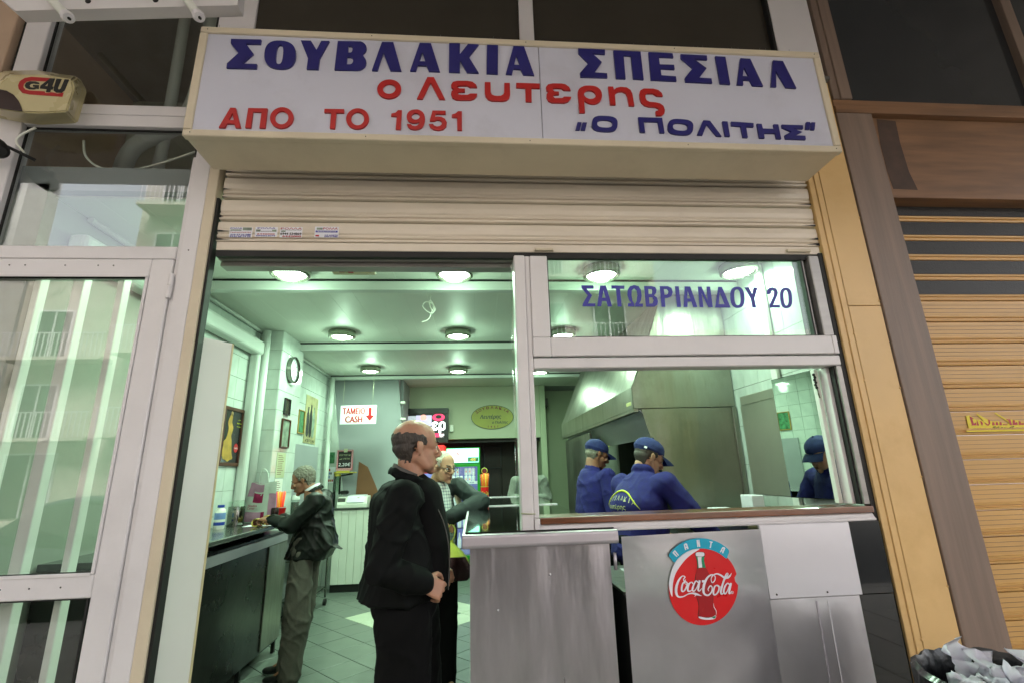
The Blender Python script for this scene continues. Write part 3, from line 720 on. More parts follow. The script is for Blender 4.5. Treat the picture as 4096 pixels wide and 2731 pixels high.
# bottom right line
glyph(s5, [[(68, 128), (107, 130), (88, 202), (49, 200)]], B_, name='quotation_mark'); glyph(s5, [[(114, 131), (157, 132), (140, 203), (98, 203)]], B_, name='quotation_mark')
glyph(s5, [ell(323, 143, 120, 73, n=36, e=3.0, rot=3), ell(324, 144, 72, 36, n=28, e=2.6, rot=3)], B_)
glyph(s5, [[(637, 82), (861, 88), (884, 229), (840, 227), (821, 125), (687, 121), (702, 223), (656, 222)]], B_)
glyph(s5, [ell(1034, 173, 119, 73, n=36, e=3.0, rot=4), ell(1032, 173, 70, 36, n=28, e=2.6, rot=5)], B_)
glyph(s5, [[(1247, 111), (1310, 115), (1419, 261), (1374, 258), (1280, 148), (1240, 250), (1190, 247)]], B_)
glyph(s5, [[(1426, 120), (1474, 122), (1498, 261), (1452, 258)]], B_)
glyph(s5, [[(1508, 123), (1718, 137), (1719, 174), (1648, 170), (1665, 272), (1620, 270), (1599, 168), (1511, 160)]], B_)
glyph(s5, [[(1750, 142), (1794, 145), (1806, 188), (1915, 192), (1906, 148), (1950, 150), (1978, 285), (1934, 282), (1922, 233), (1815, 232), (1822, 278), (1776, 277)]], B_)
glyph(s5, [[(1984, 151), (2181, 158), (2183, 190), (2088, 187), (2175, 220), (2112, 253), (2204, 256), (2208, 291), (2020, 285), (2012, 250), (2075, 217), (1989, 180)]], B_)
glyph(s5, [[(2214, 126), (2251, 128), (2243, 196), (2206, 194)]], B_, name='quotation_mark'); glyph(s5, [[(2261, 129), (2298, 131), (2291, 199), (2255, 198)]], B_, name='quotation_mark')
for x in (-1.1, .3, 1.6): box('bracket', x, x + .04, -.09, .0, 3.2, 3.24, 'black_rubber', sg, 0)

screws([(x, SY - .005, z) for x in (-1.28, -.5, .27, 1.05, 1.82) for z in (SZ0 + .018, SZ1 - .018)], .003, 'grey_fabric', sg)
# pigeon spikes along the top of the sign
sp = thing('bird_spike_strip', (.3, -.2, SZ1), 'row of thin wire bird spikes standing along the top edge of the sign', 'bird spikes')
box('strip', SX0 + .02, SX1 - .02, -.215, -.19, SZ1, SZ1 + .004, 'grey_fabric', sp, 0)
bm = bmesh.new(); add_tube(bm, [(0, 0, 0), (0, 0, .14)], [.0011, .0008], 4); sme = bpy.data.meshes.new('spike'); bm.to_mesh(sme); bm.free(); sme.materials.append(MATS['grey_fabric'])
for k in range(150):
    o = bpy.data.objects.new('spike', sme); COL.objects.link(o); o.parent = sp; o.matrix_parent_inverse = Matrix.Translation(-sp.location)
    o.location = (SX0 + .03 + (SX1 - SX0 - .06) * (k // 2) / 74.5, -.2, SZ1 + .003); o.rotation_euler = (random.uniform(-.25, .3), (.22 if k % 2 else -.2) + random.uniform(-.1, .1), 0)

# ================================================================== CREAM ROLLER SHUTTER
rs = thing('roller_shutter', (.3, .03, 2.6), 'cream roller shutter half rolled up behind the white sign', 'shutter')
def slat_prof(z0, z1, y=.02):
    h = z1 - z0
    return [(y + .014, z0), (y + .004, z0 + .001), (y - .008, z0 + .005), (y - .010, z0 + .013), (y - .004, z0 + .018), (y + .004, z0 + .021), (y + .005, z0 + .025), (y - .004, z0 + .028), (y - .007, z0 + .035), (y - .004, z0 + .041), (y + .001, z0 + .045), (y - .006, z0 + .055), (y - .009, z0 + h * .62), (y - .006, z1 - .012), (y + .006, z1 - .003), (y + .014, z1 - .002), (y + .02, z1 - .002), (y + .02, z0)]
for z0, z1 in ((2.660, 2.782), (2.784, 2.909), (2.911, 3.039), (3.041, 3.17)):
    prism('slat', slat_prof(z0, z1), -1.305, 1.925, 'X', 'cream_slat', rs)
random.seed(21)
for z in (2.66, 2.662, 2.783, 2.785, 2.91, 2.912, 3.04, 2.70, 2.83, 2.95):
    for sx, X_ in ((1, -1.3045), (-1, 1.9245)):
        if random.random() < .8:
            ln = random.uniform(.02, .09); hh = random.uniform(.004, .012); zz = z + random.uniform(-.004, .02)
            plate('chipped_paint', [[(X_, zz), (X_ + sx * ln * .4, zz + hh * .2), (X_ + sx * ln, zz + hh * .4), (X_ + sx * ln * .5, zz + hh * .7), (X_ + sx * ln * .3, zz + hh), (X_, zz + hh * 1.2)]], (0, .0095, 0), XU, ZU, FR, .0006, 'black_rubber', rs)
prism('bottom_bar', [(.015, 2.615), (.012, 2.658), (.035, 2.658), (.035, 2.615)], -1.30, 1.92, 'X', 'cream_slat', rs, .002)
box('rubber_seal', -1.30, 1.925, .02, .045, 2.583, 2.615, 'black_rubber', rs, 0)
box('lift_lug', .32, .42, -.005, .014, 2.618, 2.632, 'cream_metal', rs, .003); box('lift_lug', 1.72, 1.86, -.002, .014, 2.622, 2.64, 'cream_metal', rs, .003)
# stickers
zs = zm(850, 860, 600 / 2352)
def sticker(x0, y0, x1, y1, label, lines):
    a = at(*zs(x0, y0), Y=.013); b_ = at(*zs(x1, y1), Y=.013)
    t = thing('sticker', ((a.x + b_.x) / 2, .013, (a.z + b_.z) / 2), label, 'sticker', 'locksmith stickers on the cream shutter')
    W, H = b_.x - a.x, a.z - b_.z
    box('paper', a.x, b_.x, .0105, .0125, b_.z, a.z, 'print_white', t, 0)
    for key, fx, fy, w_, h_, mat in lines:
        if key is None: box('print', a.x + W * (fx - w_ / 2), a.x + W * (fx + w_ / 2), .0100, .0103, b_.z + H * (1 - fy - h_ / 2), b_.z + H * (1 - fy + h_ / 2), mat, t, 0)
        else: text('print', key, (a.x + W * fx, .0098, b_.z + H * (1 - fy)), XU, ZU, FR, W * w_, H * h_, mat, t, bold=.05)
sticker(280, 198, 615, 360, 'leftmost of four small stickers, with a grey photo strip and two phone numbers', [('rolla', .28, .12, .5, .15, 'navy_text'), (None, .77, .17, .4, .28, 'foil_poster'), (None, .28, .3, .48, .12, 'foil_poster'), ('gk', .5, .52, .9, .1, 'print_red'), ('t1', .5, .76, .9, .17, 'navy_text'), ('t2', .5, .93, .9, .12, 'navy_text')])
sticker(680, 195, 1010, 352, 'second sticker from the left, faded, with blue arched lettering', [('rolla', .5, .13, .8, .15, 'navy_text'), (None, .14, .38, .2, .22, 'foil_poster'), (None, .86, .38, .2, .22, 'foil_poster'), ('gk', .5, .45, .5, .08, 'ink_dark'), ('t5', .5, .72, .8, .12, 'sign_red'), ('t3', .5, .9, .85, .13, 'navy_text')])
sticker(1070, 198, 1400, 362, 'third sticker, red heading over a large black phone number', [('rolla', .5, .14, .95, .18, 'print_red'), ('gk', .5, .29, .9, .07, 'ink_dark'), (None, .15, .42, .2, .12, 'foil_poster'), ('t4', .5, .65, .95, .22, 'print_black'), ('t5', .55, .89, .85, .16, 'print_red')])
sticker(1612, 190, 1972, 362, 'rightmost sticker, set apart, red heading over a blue band', [('rolla', .65, .18, .6, .2, 'print_red'), (None, .2, .2, .25, .2, 'foil_poster'), (None, .5, .46, .92, .17, 'navy_text'), ('gk', .5, .46, .8, .1, 'print_white'), ('t6', .7, .8, .55, .11, 'navy_text'), ('t7', .7, .93, .55, .11, 'navy_text'), (None, .12, .85, .15, .15, 'print_red')])

# shutter guides
g1 = thing('shutter_guide', (-1.34, 0, 0), 'cream shutter guide at the left of the doorway', 'guide rail', 'cream shutter guides')
box('rail', -1.375, -1.325, -.012, .055, 0, 3.14, 'cream_metal', g1, .003); box('brush_seal', -1.3255, -1.312, .0, .045, 0, 2.9, 'black_rubber', g1, 0)
g2 = thing('shutter_guide', (1.95, 0, 0), 'narrow shutter guide between the serving window and the yellow pilaster', 'guide rail', 'cream shutter guides')
box('rail', 1.930, 1.962, -.004, .055, 0, 3.14, 'yellow_panel', g2, .002); box('brush_seal', 1.905, 1.9295, .01, .05, 0, 2.62, 'black_rubber', g2, 0)

# ================================================================== LEFT SHOPFRONT
lf = thing('glazed_shopfront', (-1.9, 0, 0), 'white aluminium shopfront framing left of the doorway, with dark glass above the door', 'shopfront')
WA = 'white_alu'
box('post', -1.455, -1.376, -.01, .07, 0, 3.14, WA, lf, .003)
box('post', -1.475, -1.4565, .0, .07, 0, 3.14, WA, lf, .002)
box('post', -1.475, -1.27, .02, .07, 3.15, 4.9, WA, lf, .003)
box('transom', -2.34, -1.476, -.006, .06, 3.315, 3.385, WA, lf, .003); box('transom', -2.34, -1.476, -.006, .06, 3.388, 3.45, WA, lf, .003)
box('transom', -3.0, -1.476, -.004, .06, 2.555, 2.622, WA, lf, .003)
box('post', -2.47, -2.345, -.008, .07, 2.62, 4.9, WA, lf, .004); box('post', -2.485, -2.472, .0, .07, 2.62, 4.9, 'black_rubber', lf, 0)
box('head_frame', -2.344, -1.477, -.004, .05, 4.75, 4.85, WA, lf, .003)
for (x0, x1, z0, z1, m_) in ((-2.345, -1.476, 3.45, 4.75, 'door_glass'), (-2.345, -1.476, 2.622, 3.315, 'door_glass')):
    pn = box('pane', x0, x1, .030, .036, z0, z1, m_, lf, 0)
    bm = bmesh.new(); t_ = .008
    for q in ((x0, x0 + t_, z0, z1), (x1 - t_, x1, z0, z1), (x0 + t_, x1 - t_, z0, z0 + t_), (x0 + t_, x1 - t_, z1 - t_, z1)): add_box(bm, q[0], q[1], .020, .0295, q[2], q[3])
    frombm('gasket', bm, 'black_rubber', pn)
dr = thing('side_door', (-1.9, 0, 0), 'white aluminium glazed door at the left edge with barred glass and a hinge', 'door')
box('stile', -1.578, -1.478, -.012, .05, .0, 2.55, WA, dr, .004)
box('top_rail', -3.0, -1.579, -.012, .05, 2.462, 2.55, WA, dr, .004)
box('mid_rail', -3.0, -1.579, -.012, .05, 1.045, 1.135, WA, dr, .004); box('bottom_rail', -3.0, -1.579, -.012, .05, 0.02, .2, WA, dr, .004)
box('bead', -3.0, -1.58, -.016, -.0125, 2.455, 2.468, WA, dr, .001); box('bead', -1.592, -1.5795, -.016, .02, 1.136, 2.461, WA, dr, .001); box('bead', -3.0, -1.593, -.016, -.0125, 1.128, 1.142, WA, dr, .001)
for z0, z1 in ((1.135, 2.462), (.2, 1.045)):
    pn = box('pane', -3.0, -1.5935, .012, .018, z0, z1, 'door_glass', dr, 0)
    bm = bmesh.new(); add_box(bm, -1.6015, -1.5935, .004, .0118, z0, z1); add_box(bm, -3, -1.602, .004, .0118, z1 - .008, z1); add_box(bm, -3, -1.602, .004, .0118, z0, z0 + .008)
    frombm('gasket', bm, 'black_rubber', pn)
hg = lathe('hinge', [(0, 0), (.011, 0), (.011, .058), (.009, .06), (.009, .064), (.011, .066), (.011, .124), (0, .124)], (-1.470, -.018, 2.345), (0, 0, 1), WA, dr, 12)
screws([(x, -.012, 2.515) for x in (-2.22, -2.15, -1.97, -1.82, -1.75)] + [(x, -.012, 1.09) for x in (-1.93, -1.82, -1.70)] + [(-1.415, -.011, 2.60)], .004, 'grey_fabric', dr)
gr = thing('window_grille', (-1.9, .1, 0), 'upright white security bars behind the left door glass', 'security bars')
for x, wd in ((-2.36, .05), (-2.155, .03), (-1.965, .052), (-1.765, .03)):
    box('bar', x - wd / 2, x + wd / 2, .075, .125, .0, 2.52, 'white_alu_in', gr, .003)
# room behind the left glass
bm = bmesh.new()
lr = thing('pipe_run', (-2.1, .8, 3.0), 'dusty pale duct pipe bending behind the upper left glass', 'pipe')
tube('bent_pipe', spl([(-2.6, .5, 2.4), (-2.42, .5, 2.9), (-2.25, .52, 3.25), (-2.2, .55, 3.6), (-2.0, .7, 4.0), (-1.95, .7, 4.9)], 6), .05, 'interior_beam', lr, 12)
tube('second_pipe', spl([(-2.5, .6, 2.4), (-2.32, .6, 2.9), (-2.15, .62, 3.3), (-2.1, .65, 3.6), (-2.15, .7, 4.9)], 6), .035, 'interior_beam', lr, 12)
cbz = thing('hanging_cable', (-1.9, .1, 3.2), 'thin white cable sagging behind the middle left window', 'cable')
tube('cable', spl([(-2.12, .10, 3.30), (-2.09, .10, 3.20), (-2.0, .10, 3.13), (-1.88, .10, 3.115), (-1.72, .10, 3.16), (-1.52, .10, 3.25)], 8), .006, 'white_plastic', cbz, 6)
sr = struct(box('side_room_wall', -3.2, -1.55, 1.6, 1.7, 3.16, 4.9, 'wall_olive', bevel=0))
def tilesB():
    bm = bmesh.new(); add_box(bm, .002, .298, 0, .008, .002, .448, .001); me = bpy.data.meshes.new('wall_tile'); bm.to_mesh(me); bm.free(); me.materials.append(MATS['wall_olive'])
    for i in range(5):
        for j in range(4):
            o = bpy.data.objects.new('wall_tile', me); COL.objects.link(o); o.parent = sr; o.location = (-3.06 + i * .3, 1.591, 3.17 + j * .45)
tilesB()
struct(box('side_room_end', -3.2, -3.1, .0, 1.6, 0, 4.9, 'beige_wall', bevel=0)); struct(box('upper_floor_ceiling', -3.2, 4.2, .1, 3.0, 4.85, 4.95, 'concrete', bevel=0))
struct(box('upper_floor_back', -1.5, 4.2, 1.5, 1.6, 3.2, 4.85, 'concrete', bevel=0))
struct(box('upper_floor', -3.2, 4.2, .31, 1.6, 3.12, 3.18, 'concrete', bevel=0))
struct(box('wall_beige', -4.5, -2.50, -.03, .05, 2.4, 4.95, 'beige_wall', bevel=.004)); struct(box('wall_beige_low', -4.5, -3.0, -.03, .05, 0, 2.4, 'beige_wall', bevel=.004))

# windows over the sign
uw = thing('upper_window_band', (.3, 0, 3.7), 'band of dark windows above the shop sign with white posts', 'window')
box('mullion', .285, .372, .0, .07, 3.2, 4.85, WA, uw, .003)
box('pane', -1.269, .285, .03, .036, 3.2, 4.8, 'dark_glass', uw, 0); box('pane', .372, 1.895, .03, .036, 3.2, 4.8, 'dark_glass', uw, 0)
box('post', 1.915, 2.185, -.004, .07, 3.78, 4.85, 'white_alu', uw, .003); box('side_trim', 1.897, 1.914, .0, .07, 3.2, 4.85, 'dark_gap', uw, 0)
box('sill_board', -1.3, 1.9, .0, .07, 3.14, 3.2, WA, uw, .002)
box('bracket_clip', 1.86, 1.93, -.30, -.27, 3.50, 3.52, 'grey_fabric', uw, 0)

# siren box
sb = thing('alarm_siren', (-2.19, -.06, 3.25), 'cream burglar alarm siren box with red and black lettering at the upper left', 'alarm box')
zg = zm(0, 280, 360 / 1485)
def gp(x, y, Y=-.12): q = at(*zg(x, y), Y=Y); return (q.x, q.z)
fr_ = [gp(*p, Y=-.13) for p in ((150, 92), (700, 84), (1190, 165), (1225, 330), (1105, 690), (700, 712), (390, 702), (-60, 640), (-90, 300))]
bk_ = [gp(*p, Y=-.02) for p in ((60, 40), (640, 30), (1300, 130), (1400, 320), (1245, 850), (620, 880), (260, 830), (-130, 760), (-140, 280))]
bm = bmesh.new(); A = [bm.verts.new((x, -.13, z)) for x, z in fr_]; B = [bm.verts.new((x, -.03, z)) for x, z in bk_]; C_ = [bm.verts.new((x, -.006, z)) for x, z in bk_]
bm.faces.new(A); n_ = len(A)
for P_, Q_ in ((A, B), (B, C_)):
    for i in range(n_): bm.faces.new((P_[i], Q_[i], Q_[(i + 1) % n_], P_[(i + 1) % n_]))
bmesh.ops.recalc_face_normals(bm, faces=bm.faces); bmesh.ops.bevel(bm, geom=list(bm.edges), offset=.008, segments=3, affect='EDGES')
ob = frombm('housing', bm, 'siren_cream', sb)
br = [gp(*p, Y=-.131) for p in [(-60, 320), (5, 332), (120, 355), (230, 420), (310, 520), (350, 610), (372, 690), (-55, 632)]]
plate('brown_lens', [br], (0, -.1305, 0), XU, ZU, FR, .004, 'siren_brown', sb)
def gl(L): return [[gp(x, y, -.131) for x, y in l] for l in L]
plate('logo_band', gl([[(840, 142), (795, 190), (740, 193), (520, 183)] + ell(480, 262, 100, 80, 285, 80, n=12)[0:0] + [(440, 195), (395, 235), (385, 285), (420, 330), (480, 345), (740, 360), (745, 385), (830, 385), (835, 375), (880, 378), (950, 398), (1050, 380), (1028, 448), (480, 408), (370, 385), (310, 320), (300, 260), (330, 190), (410, 140), (520, 120)]]), (0, -.1305, 0), XU, ZU, FR, .0015, 'print_red', sb)
plate('logo_letter', gl([[(655, 240), (590, 237), (560, 228), (510, 235), (488, 262), (505, 292), (550, 300), (582, 290), (585, 284), (545, 280), (548, 252), (645, 258), (640, 320), (600, 315), (560, 328), (480, 325), (425, 300), (412, 262), (435, 218), (500, 195), (590, 198), (645, 215)]]), (0, -.1305, 0), XU, ZU, FR, .002, 'print_black', sb)
plate('logo_letter', gl([[(835, 145), (908, 150), (858, 280), (885, 283), (868, 330), (840, 328), (828, 374), (762, 370), (775, 322), (662, 312), (672, 268)], [(800, 212), (738, 272), (788, 277)]]), (0, -.1305, 0), XU, ZU, FR, .0024, 'print_black', sb)
plate('logo_letter', gl([[(935, 152), (1018, 158), (955, 300), (962, 325), (985, 328), (1005, 312), (1070, 160), (1140, 165), (1065, 345), (1015, 382), (930, 380), (888, 350), (890, 300)]]), (0, -.1305, 0), XU, ZU, FR, .002, 'print_black', sb)
# black lamp and its cable at the left edge
fl_ = thing('floodlight', (-2.36, -.1, 2.95), 'small black outdoor lamp fixed at the left edge below the siren box', 'lamp')
a_ = at(-10, 590, Y=-.12)
lathe('lamp_body', [(0, -.09), (.035, -.08), (.044, -.03), (.04, .03), (.025, .05), (0, .055)], (a_.x - .01, -.11, a_.z), (.6, -.3, -.5), 'black_rubber', fl_, 16)
tube('stalk', [(a_.x + .02, -.1, a_.z + .02), (a_.x + .09, -.02, a_.z + .0)], .008, 'black_rubber', fl_, 8)
tube('cable', spl([(a_.x + .06, -.05, a_.z + .02), (a_.x + .02, -.06, a_.z + .07), (a_.x + .015, -.05, a_.z + .12), (a_.x + .07, -.04, a_.z + .18)], 6), .006, 'white_plastic', fl_, 6)

# tube-lamp batten at the top left
bt = thing('tube_lamp_batten', (-1.7, -.45, 3.6), 'white fluorescent batten with two tube ends hanging over the upper left corner', 'lamp')
def ap(x, y, Y): return at(x, y, Y=Y)
a_, b_ = ap(40, -30, -.42), ap(960, 0, -.42)
quadbox('batten', [ap(-60, -60, -.42), ap(60, 45, -.42), ap(300, 38, -.42), ap(700, 28, -.42), ap(950, 22, -.42), ap(956, -50, -.42)], (0, 1, 0), .06, 'white_alu', bt)
for (x0, y0, x1, y1) in ((150, -60, 268, 66), (700, -70, 792, 62)):
    p0, p1 = at(x0, y0, Y=-.35), at(x1, y1, Y=-.52)
    d_ = (p1 - p0).normalized()
    tb = tube('tube', [p0 - d_ * .35, p1], .019, 'white_plastic', bt, 14)
    lathe('end_cap', [(0, -.01), (.023, -.01), (.026, .012), (.02, .03), (.0, .03)], p1, d_, 'white_alu', bt, 14)
    tube('pin', [p1 + d_ * .03, p1 + d_ * .045], .006, 'black_rubber', tb, 6)
bm = bmesh.new()
for x, y in ((352, 6), (622, 2)):
    q = at(x, y, Y=-.422); bmesh.ops.create_cone(bm, cap_ends=True, segments=14, radius1=.012, radius2=.012, depth=.004, matrix=Matrix.Translation(q) @ Matrix.Rotation(pi / 2, 4, 'X'))
frombm('knockout_holes', bm, 'dark_gap', bt)

# ================================================================== DOOR HEADER, POST, SERVING WINDOW
tr = thing('sliding_door_track', (-.5, .08, 2.5), 'grooved grey aluminium sliding track across the head of the open doorway', 'door track')
for i, (z0, z1, y0) in enumerate(((2.612, 2.634, .06), (2.598, 2.610, .085), (2.584, 2.596, .065), (2.560, 2.582, .09))):
    box('track_rail', -1.31, .215, y0, .16, z0, z1, 'alu_track', tr, .002)
po = thing('window_post', (.24, 0, 1.23), 'tall white aluminium post between the open doorway and the serving window', 'post')
box('post_body', .206, .262, -.012, .10, 1.235, 2.585, 'white_alu', po, .005)
box('inner_channel', .2635, .288, .0, .10, 1.29, 2.585, 'white_alu', po, .003)
box('clear_strip', .190, .2055, .05, .062, 1.24, 2.57, 'clear_plastic', po, .002)
tube('string_tie', [(.203, -.016, 1.315), (.235, -.018, 1.312), (.268, -.014, 1.31)], .003, 'collar_pale', po, 6)

sw = thing('serving_window', (1.1, 0, 1.25), 'white framed serving window with the street name on its upper glass above a wooden ledge', 'window')
box('frame_side', .289, .38, -.008, .09, 2.142, 2.584, WA, sw, .004); box('frame_bottom', .3805, 1.87, -.008, .09, 2.045, 2.142, WA, sw, .004)
box('frame_side', 1.838, 1.895, .0, .09, 2.142, 2.6, 'alu_track', sw, .004); box('frame_corner', .289, .38, -.0075, .09, 2.045, 2.1415, WA, sw, .004); box('frame_corner', 1.8705, 1.897, -.008, .09, 2.045, 2.1415, WA, sw, .003)
box('lower_rail', .289, 1.90, .0, .09, 1.985, 2.038, WA, sw, .005)
pn = box('name_pane', .384, 1.80, .035, .041, 2.15, 2.60, 'window_glass', sw, 0)
bm = bmesh.new(); add_box(bm, .3805, .388, .02, .0345, 2.1425, 2.6); add_box(bm, .388, 1.836, .02, .0345, 2.1425, 2.152); frombm('gasket', bm, 'black_rubber', pn)
for i in range(3): box('side_track', 1.80 + i * .0125, 1.809 + i * .0125, .02 + i * .008, .09, 2.1425, 2.6, 'black_rubber' if i % 2 == 0 else 'alu_track', sw, .001)
s6 = zm(2300, 1120, 900 / 2352)
def sg6(*loops): glyph(s6, [list(l) for l in loops], 'navy_text', sw, Y=.0345, t=.0008)
sg6([(66, 58), (193, 59), (194, 95), (120, 94), (177, 163), (135, 248), (213, 247), (213, 279), (78, 278), (82, 248), (133, 163), (68, 90)])
sg6([(262, 60), (322, 61), (389, 280), (342, 280), (327, 223), (283, 222), (274, 279), (231, 278)], [(297, 110), (283, 189), (319, 190)])
sg6([(379, 60), (517, 62), (516, 97), (470, 96), (489, 280), (445, 280), (428, 95), (381, 95)])
sg6([(553, 280), (553, 247), (590, 245), (565, 215), (547, 160), (550, 105), (575, 68), (620, 56), (665, 68), (688, 105), (696, 165), (690, 215), (672, 250), (709, 250), (711, 282), (628, 282), (627, 252), (642, 225), (652, 165), (645, 115), (618, 92), (593, 112), (590, 165), (600, 220), (618, 252), (620, 281)])
sg6([(721, 66), (800, 67), (838, 76), (852, 105), (848, 140), (825, 165), (855, 185), (867, 225), (860, 262), (830, 281), (742, 282)], [(765, 98), (800, 100), (808, 120), (800, 150), (770, 152)], [(773, 183), (808, 184), (822, 215), (810, 248), (778, 250)])
sg6([(884, 67), (970, 68), (1008, 85), (1022, 130), (1008, 172), (970, 190), (938, 190), (945, 284), (905, 283)], [(928, 98), (960, 99), (976, 122), (970, 150), (955, 157), (935, 158)])
sg6([(1043, 69), (1084, 69), (1108, 285), (1067, 285)])
sg6([(1145, 70), (1204, 71), (1280, 286), (1235, 286), (1217, 229), (1177, 229), (1176, 285), (1135, 285)], [(1177, 120), (1172, 196), (1206, 197)])
sg6([(1283, 72), (1322, 72), (1386, 220), (1374, 72), (1412, 73), (1440, 288), (1394, 288), (1322, 140), (1342, 287), (1302, 286)])
sg6([(1496, 75), (1535, 75), (1627, 291), (1464, 290)], [(1512, 130), (1502, 255), (1562, 256)])
sg6(ell(1697, 184, 75, 111, n=30, e=2.5, rot=-4), ell(1697, 184, 32, 82, n=26, e=2.6, rot=-4))
sg6([(1770, 80), (1815, 80), (1852, 150), (1866, 81), (1909, 82), (1876, 195), (1894, 292), (1854, 291), (1836, 195)])
sg6([(2005, 150), (2005, 110), (2030, 84), (2065, 78), (2103, 90), (2120, 130), (2112, 170), (2073, 262), (2140, 262), (2144, 292), (2035, 292), (2032, 262), (2078, 165), (2080, 125), (2062, 112), (2047, 125), (2048, 150)])
sg6(ell(2206, 190, 64, 108, n=30, e=2.6, rot=-4), ell(2206, 190, 25, 78, n=26, e=2.6, rot=-4))
# opening side jambs and lower frame
for i, (x0, x1, y0, y1, m_) in enumerate(((1.872, 1.90, .005, .10, 'alu_track'), (1.845, 1.868, .05, .11, 'white_alu'), (1.862, 1.872, .02, .10, 'black_rubber'), (1.815, 1.838, .10, .13, 'white_alu_in'))):
    box('jamb_profile', x0, x1, y0, y1, 1.30, 1.984, m_, sw, .002)
prism('lower_frame', [(-.012, 1.226), (-.016, 1.236), (-.006, 1.243), (.004, 1.2615), (.09, 1.2615), (.09, 1.226)], .2895, 1.90, 'X', 'white_alu', sw, .002)
box('frame_foot', .264, .2885, -.018, .09, 1.241, 1.289, WA, sw, .003)
ld = box('wooden_ledge', .2895, 1.90, -.012, .16, 1.263, 1.293, 'lacquer_wood', sw, .005, seg=2)
# key ring hanging in the corner
ky = thing('key_bunch', (1.80, .09, 1.9), 'small bunch of dark keys hanging at the upper right corner of the opening', 'keys')
for k in range(6):
    bm = bmesh.new(); bmesh.ops.create_cone(bm, segments=10, radius1=.008, radius2=.008, depth=.003, cap_ends=True); frombm('key_link', bm, 'black_rubber', ky).matrix_parent_inverse = Matrix.Translation(-ky.location)
    o = [c for c in ky.children][-1]; o.location = (1.81 + .004 * (k % 2), .10, 1.955 - .014 * k); o.rotation_euler = (pi / 2, k * .8, 0)
tube('key', [(1.815, .10, 1.88), (1.82, .10, 1.83)], .004, 'lamp_metal', ky, 6)

# ================================================================== STEEL COUNTERS
sc_ = thing('steel_counter', (.3, .6, 0), 'stainless steel counter with a rounded lid and glossy black top left of the drink sign', 'counter')
prism('lid', [(-.018, 1.18), (-.052, 1.178), (-.058, 1.19), (-.056, 1.226), (-.048, 1.236), (-.02, 1.238), (1.60, 1.238), (1.60, 1.18)], -.062, .632, 'X', 'steel_lid', sc_, .003)
box('glass_top', -.048, .62, -.035, 1.58, 1.2385, 1.244, 'black_top', sc_, .002)
box('edge_trim', -.055, .63, 1.582, 1.60, 1.2385, 1.25, 'steel_bright', sc_, .001)
bm = bmesh.new(); gx, gz = 24, 40
def warp(x, z): return .016 * noise.noise(Vector((x * 6, 3.1, z * 1.3))) + .004 * noise.noise(Vector((x * 15, 8, z * 2.5)))
rows = [[bm.verts.new((-.028 + .622 * i / gx, -.030 + warp(i / gx * .62, j / gz * 1.17), .01 + 1.168 * j / gz)) for i in range(gx + 1)] for j in range(gz + 1)]
for j in range(gz):
    for i in range(gx): bm.faces.new((rows[j][i], rows[j][i + 1], rows[j + 1][i + 1], rows[j + 1][i]))
bmesh.ops.solidify(bm, geom=list(bm.faces), thickness=.004)
frombm('front_sheet', bm, 'steel', sc_, True)
box('side_sheet', -.028, -.024, -.02, 1.55, .01, 1.178, 'steel_flat', sc_, 0); box('carcass', -.020, .585, -.015, 1.5, .01, 1.175, 'dark_gap', sc_, 0)
screws([(.09, -.036, .93), (.32, -.036, 1.06)], .006, 'steel_bright', sc_)
for z in (1.10, .5): tube('hinge', [(.618, -.022, z - .035), (.618, -.022, z + .035)], .008, 'steel_lid', sc_, 8)
sm_ = thing('steel_cabinet', (.97, .3, 0), 'stainless steel cabinet front carrying the round red drink sign', 'cabinet')
bm = bmesh.new(); gx, gz = 24, 36
def warp2(x, z): return .012 * noise.noise(Vector((x * 2.2 + 5, 1.1, z * 2.4))) + .003 * noise.noise(Vector((x * 6, 5, z * 7)))
rows = [[bm.verts.new((.650 + .652 * i / gx, -.034 + warp2(i / gx * .65, j / gz * 1.19), .01 + (1.193 + .010 * i / gx) * j / gz)) for i in range(gx + 1)] for j in range(gz + 1)]
for j in range(gz):
    for i in range(gx): bm.faces.new((rows[j][i], rows[j][i + 1], rows[j + 1][i + 1], rows[j + 1][i]))
bmesh.ops.solidify(bm, geom=list(bm.faces), thickness=.004)
frombm('front_sheet', bm, 'steel_flat', sm_, True)
box('carcass', .655, 1.30, -.02, .55, .01, .95, 'dark_gap', sm_, 0)
box('work_surface', .655, 1.9, .02, .62, .951, .965, 'steel_kitchen', sm_, .002)
ss = thing('steel_cladding', (1.55, 0, 0), 'bright stainless sheets on the wall below the ledge, right of the round drink sign', 'panel')
box('upper_sheet', 1.306, 1.747, -.026, -.012, .917, 1.229, 'steel_bright', ss, .002)
box('lower_sheet', 1.306, 1.735, -.020, -.012, .01, .915, 'steel_flat', ss, .002)
box('dark_reflection_sheet', 1.748, 1.905, -.018, -.01, .917, 1.229, 'black_top', ss, .002); box('dark_reflection_sheet', 1.736, 1.905, -.014, -.008, .01, .915, 'black_top', ss, .002)  # black sheets stand in for a dark reflection in the steel
box('backing', 1.306, 1.9, -.007, .018, .01, 1.20, 'dark_gap', ss, 0)
box('vertical_seam', 1.52, 1.528, -.0235, -.0205, .01, .9, 'steel_lid', ss, .001); box('vertical_seam', 1.575, 1.580, -.0235, -.0205, .01, .9, 'steel_bright', ss, .001)
screws([(1.34, -.027, .935), (1.58, -.027, .935)], .0045, 'black_rubber', ss)

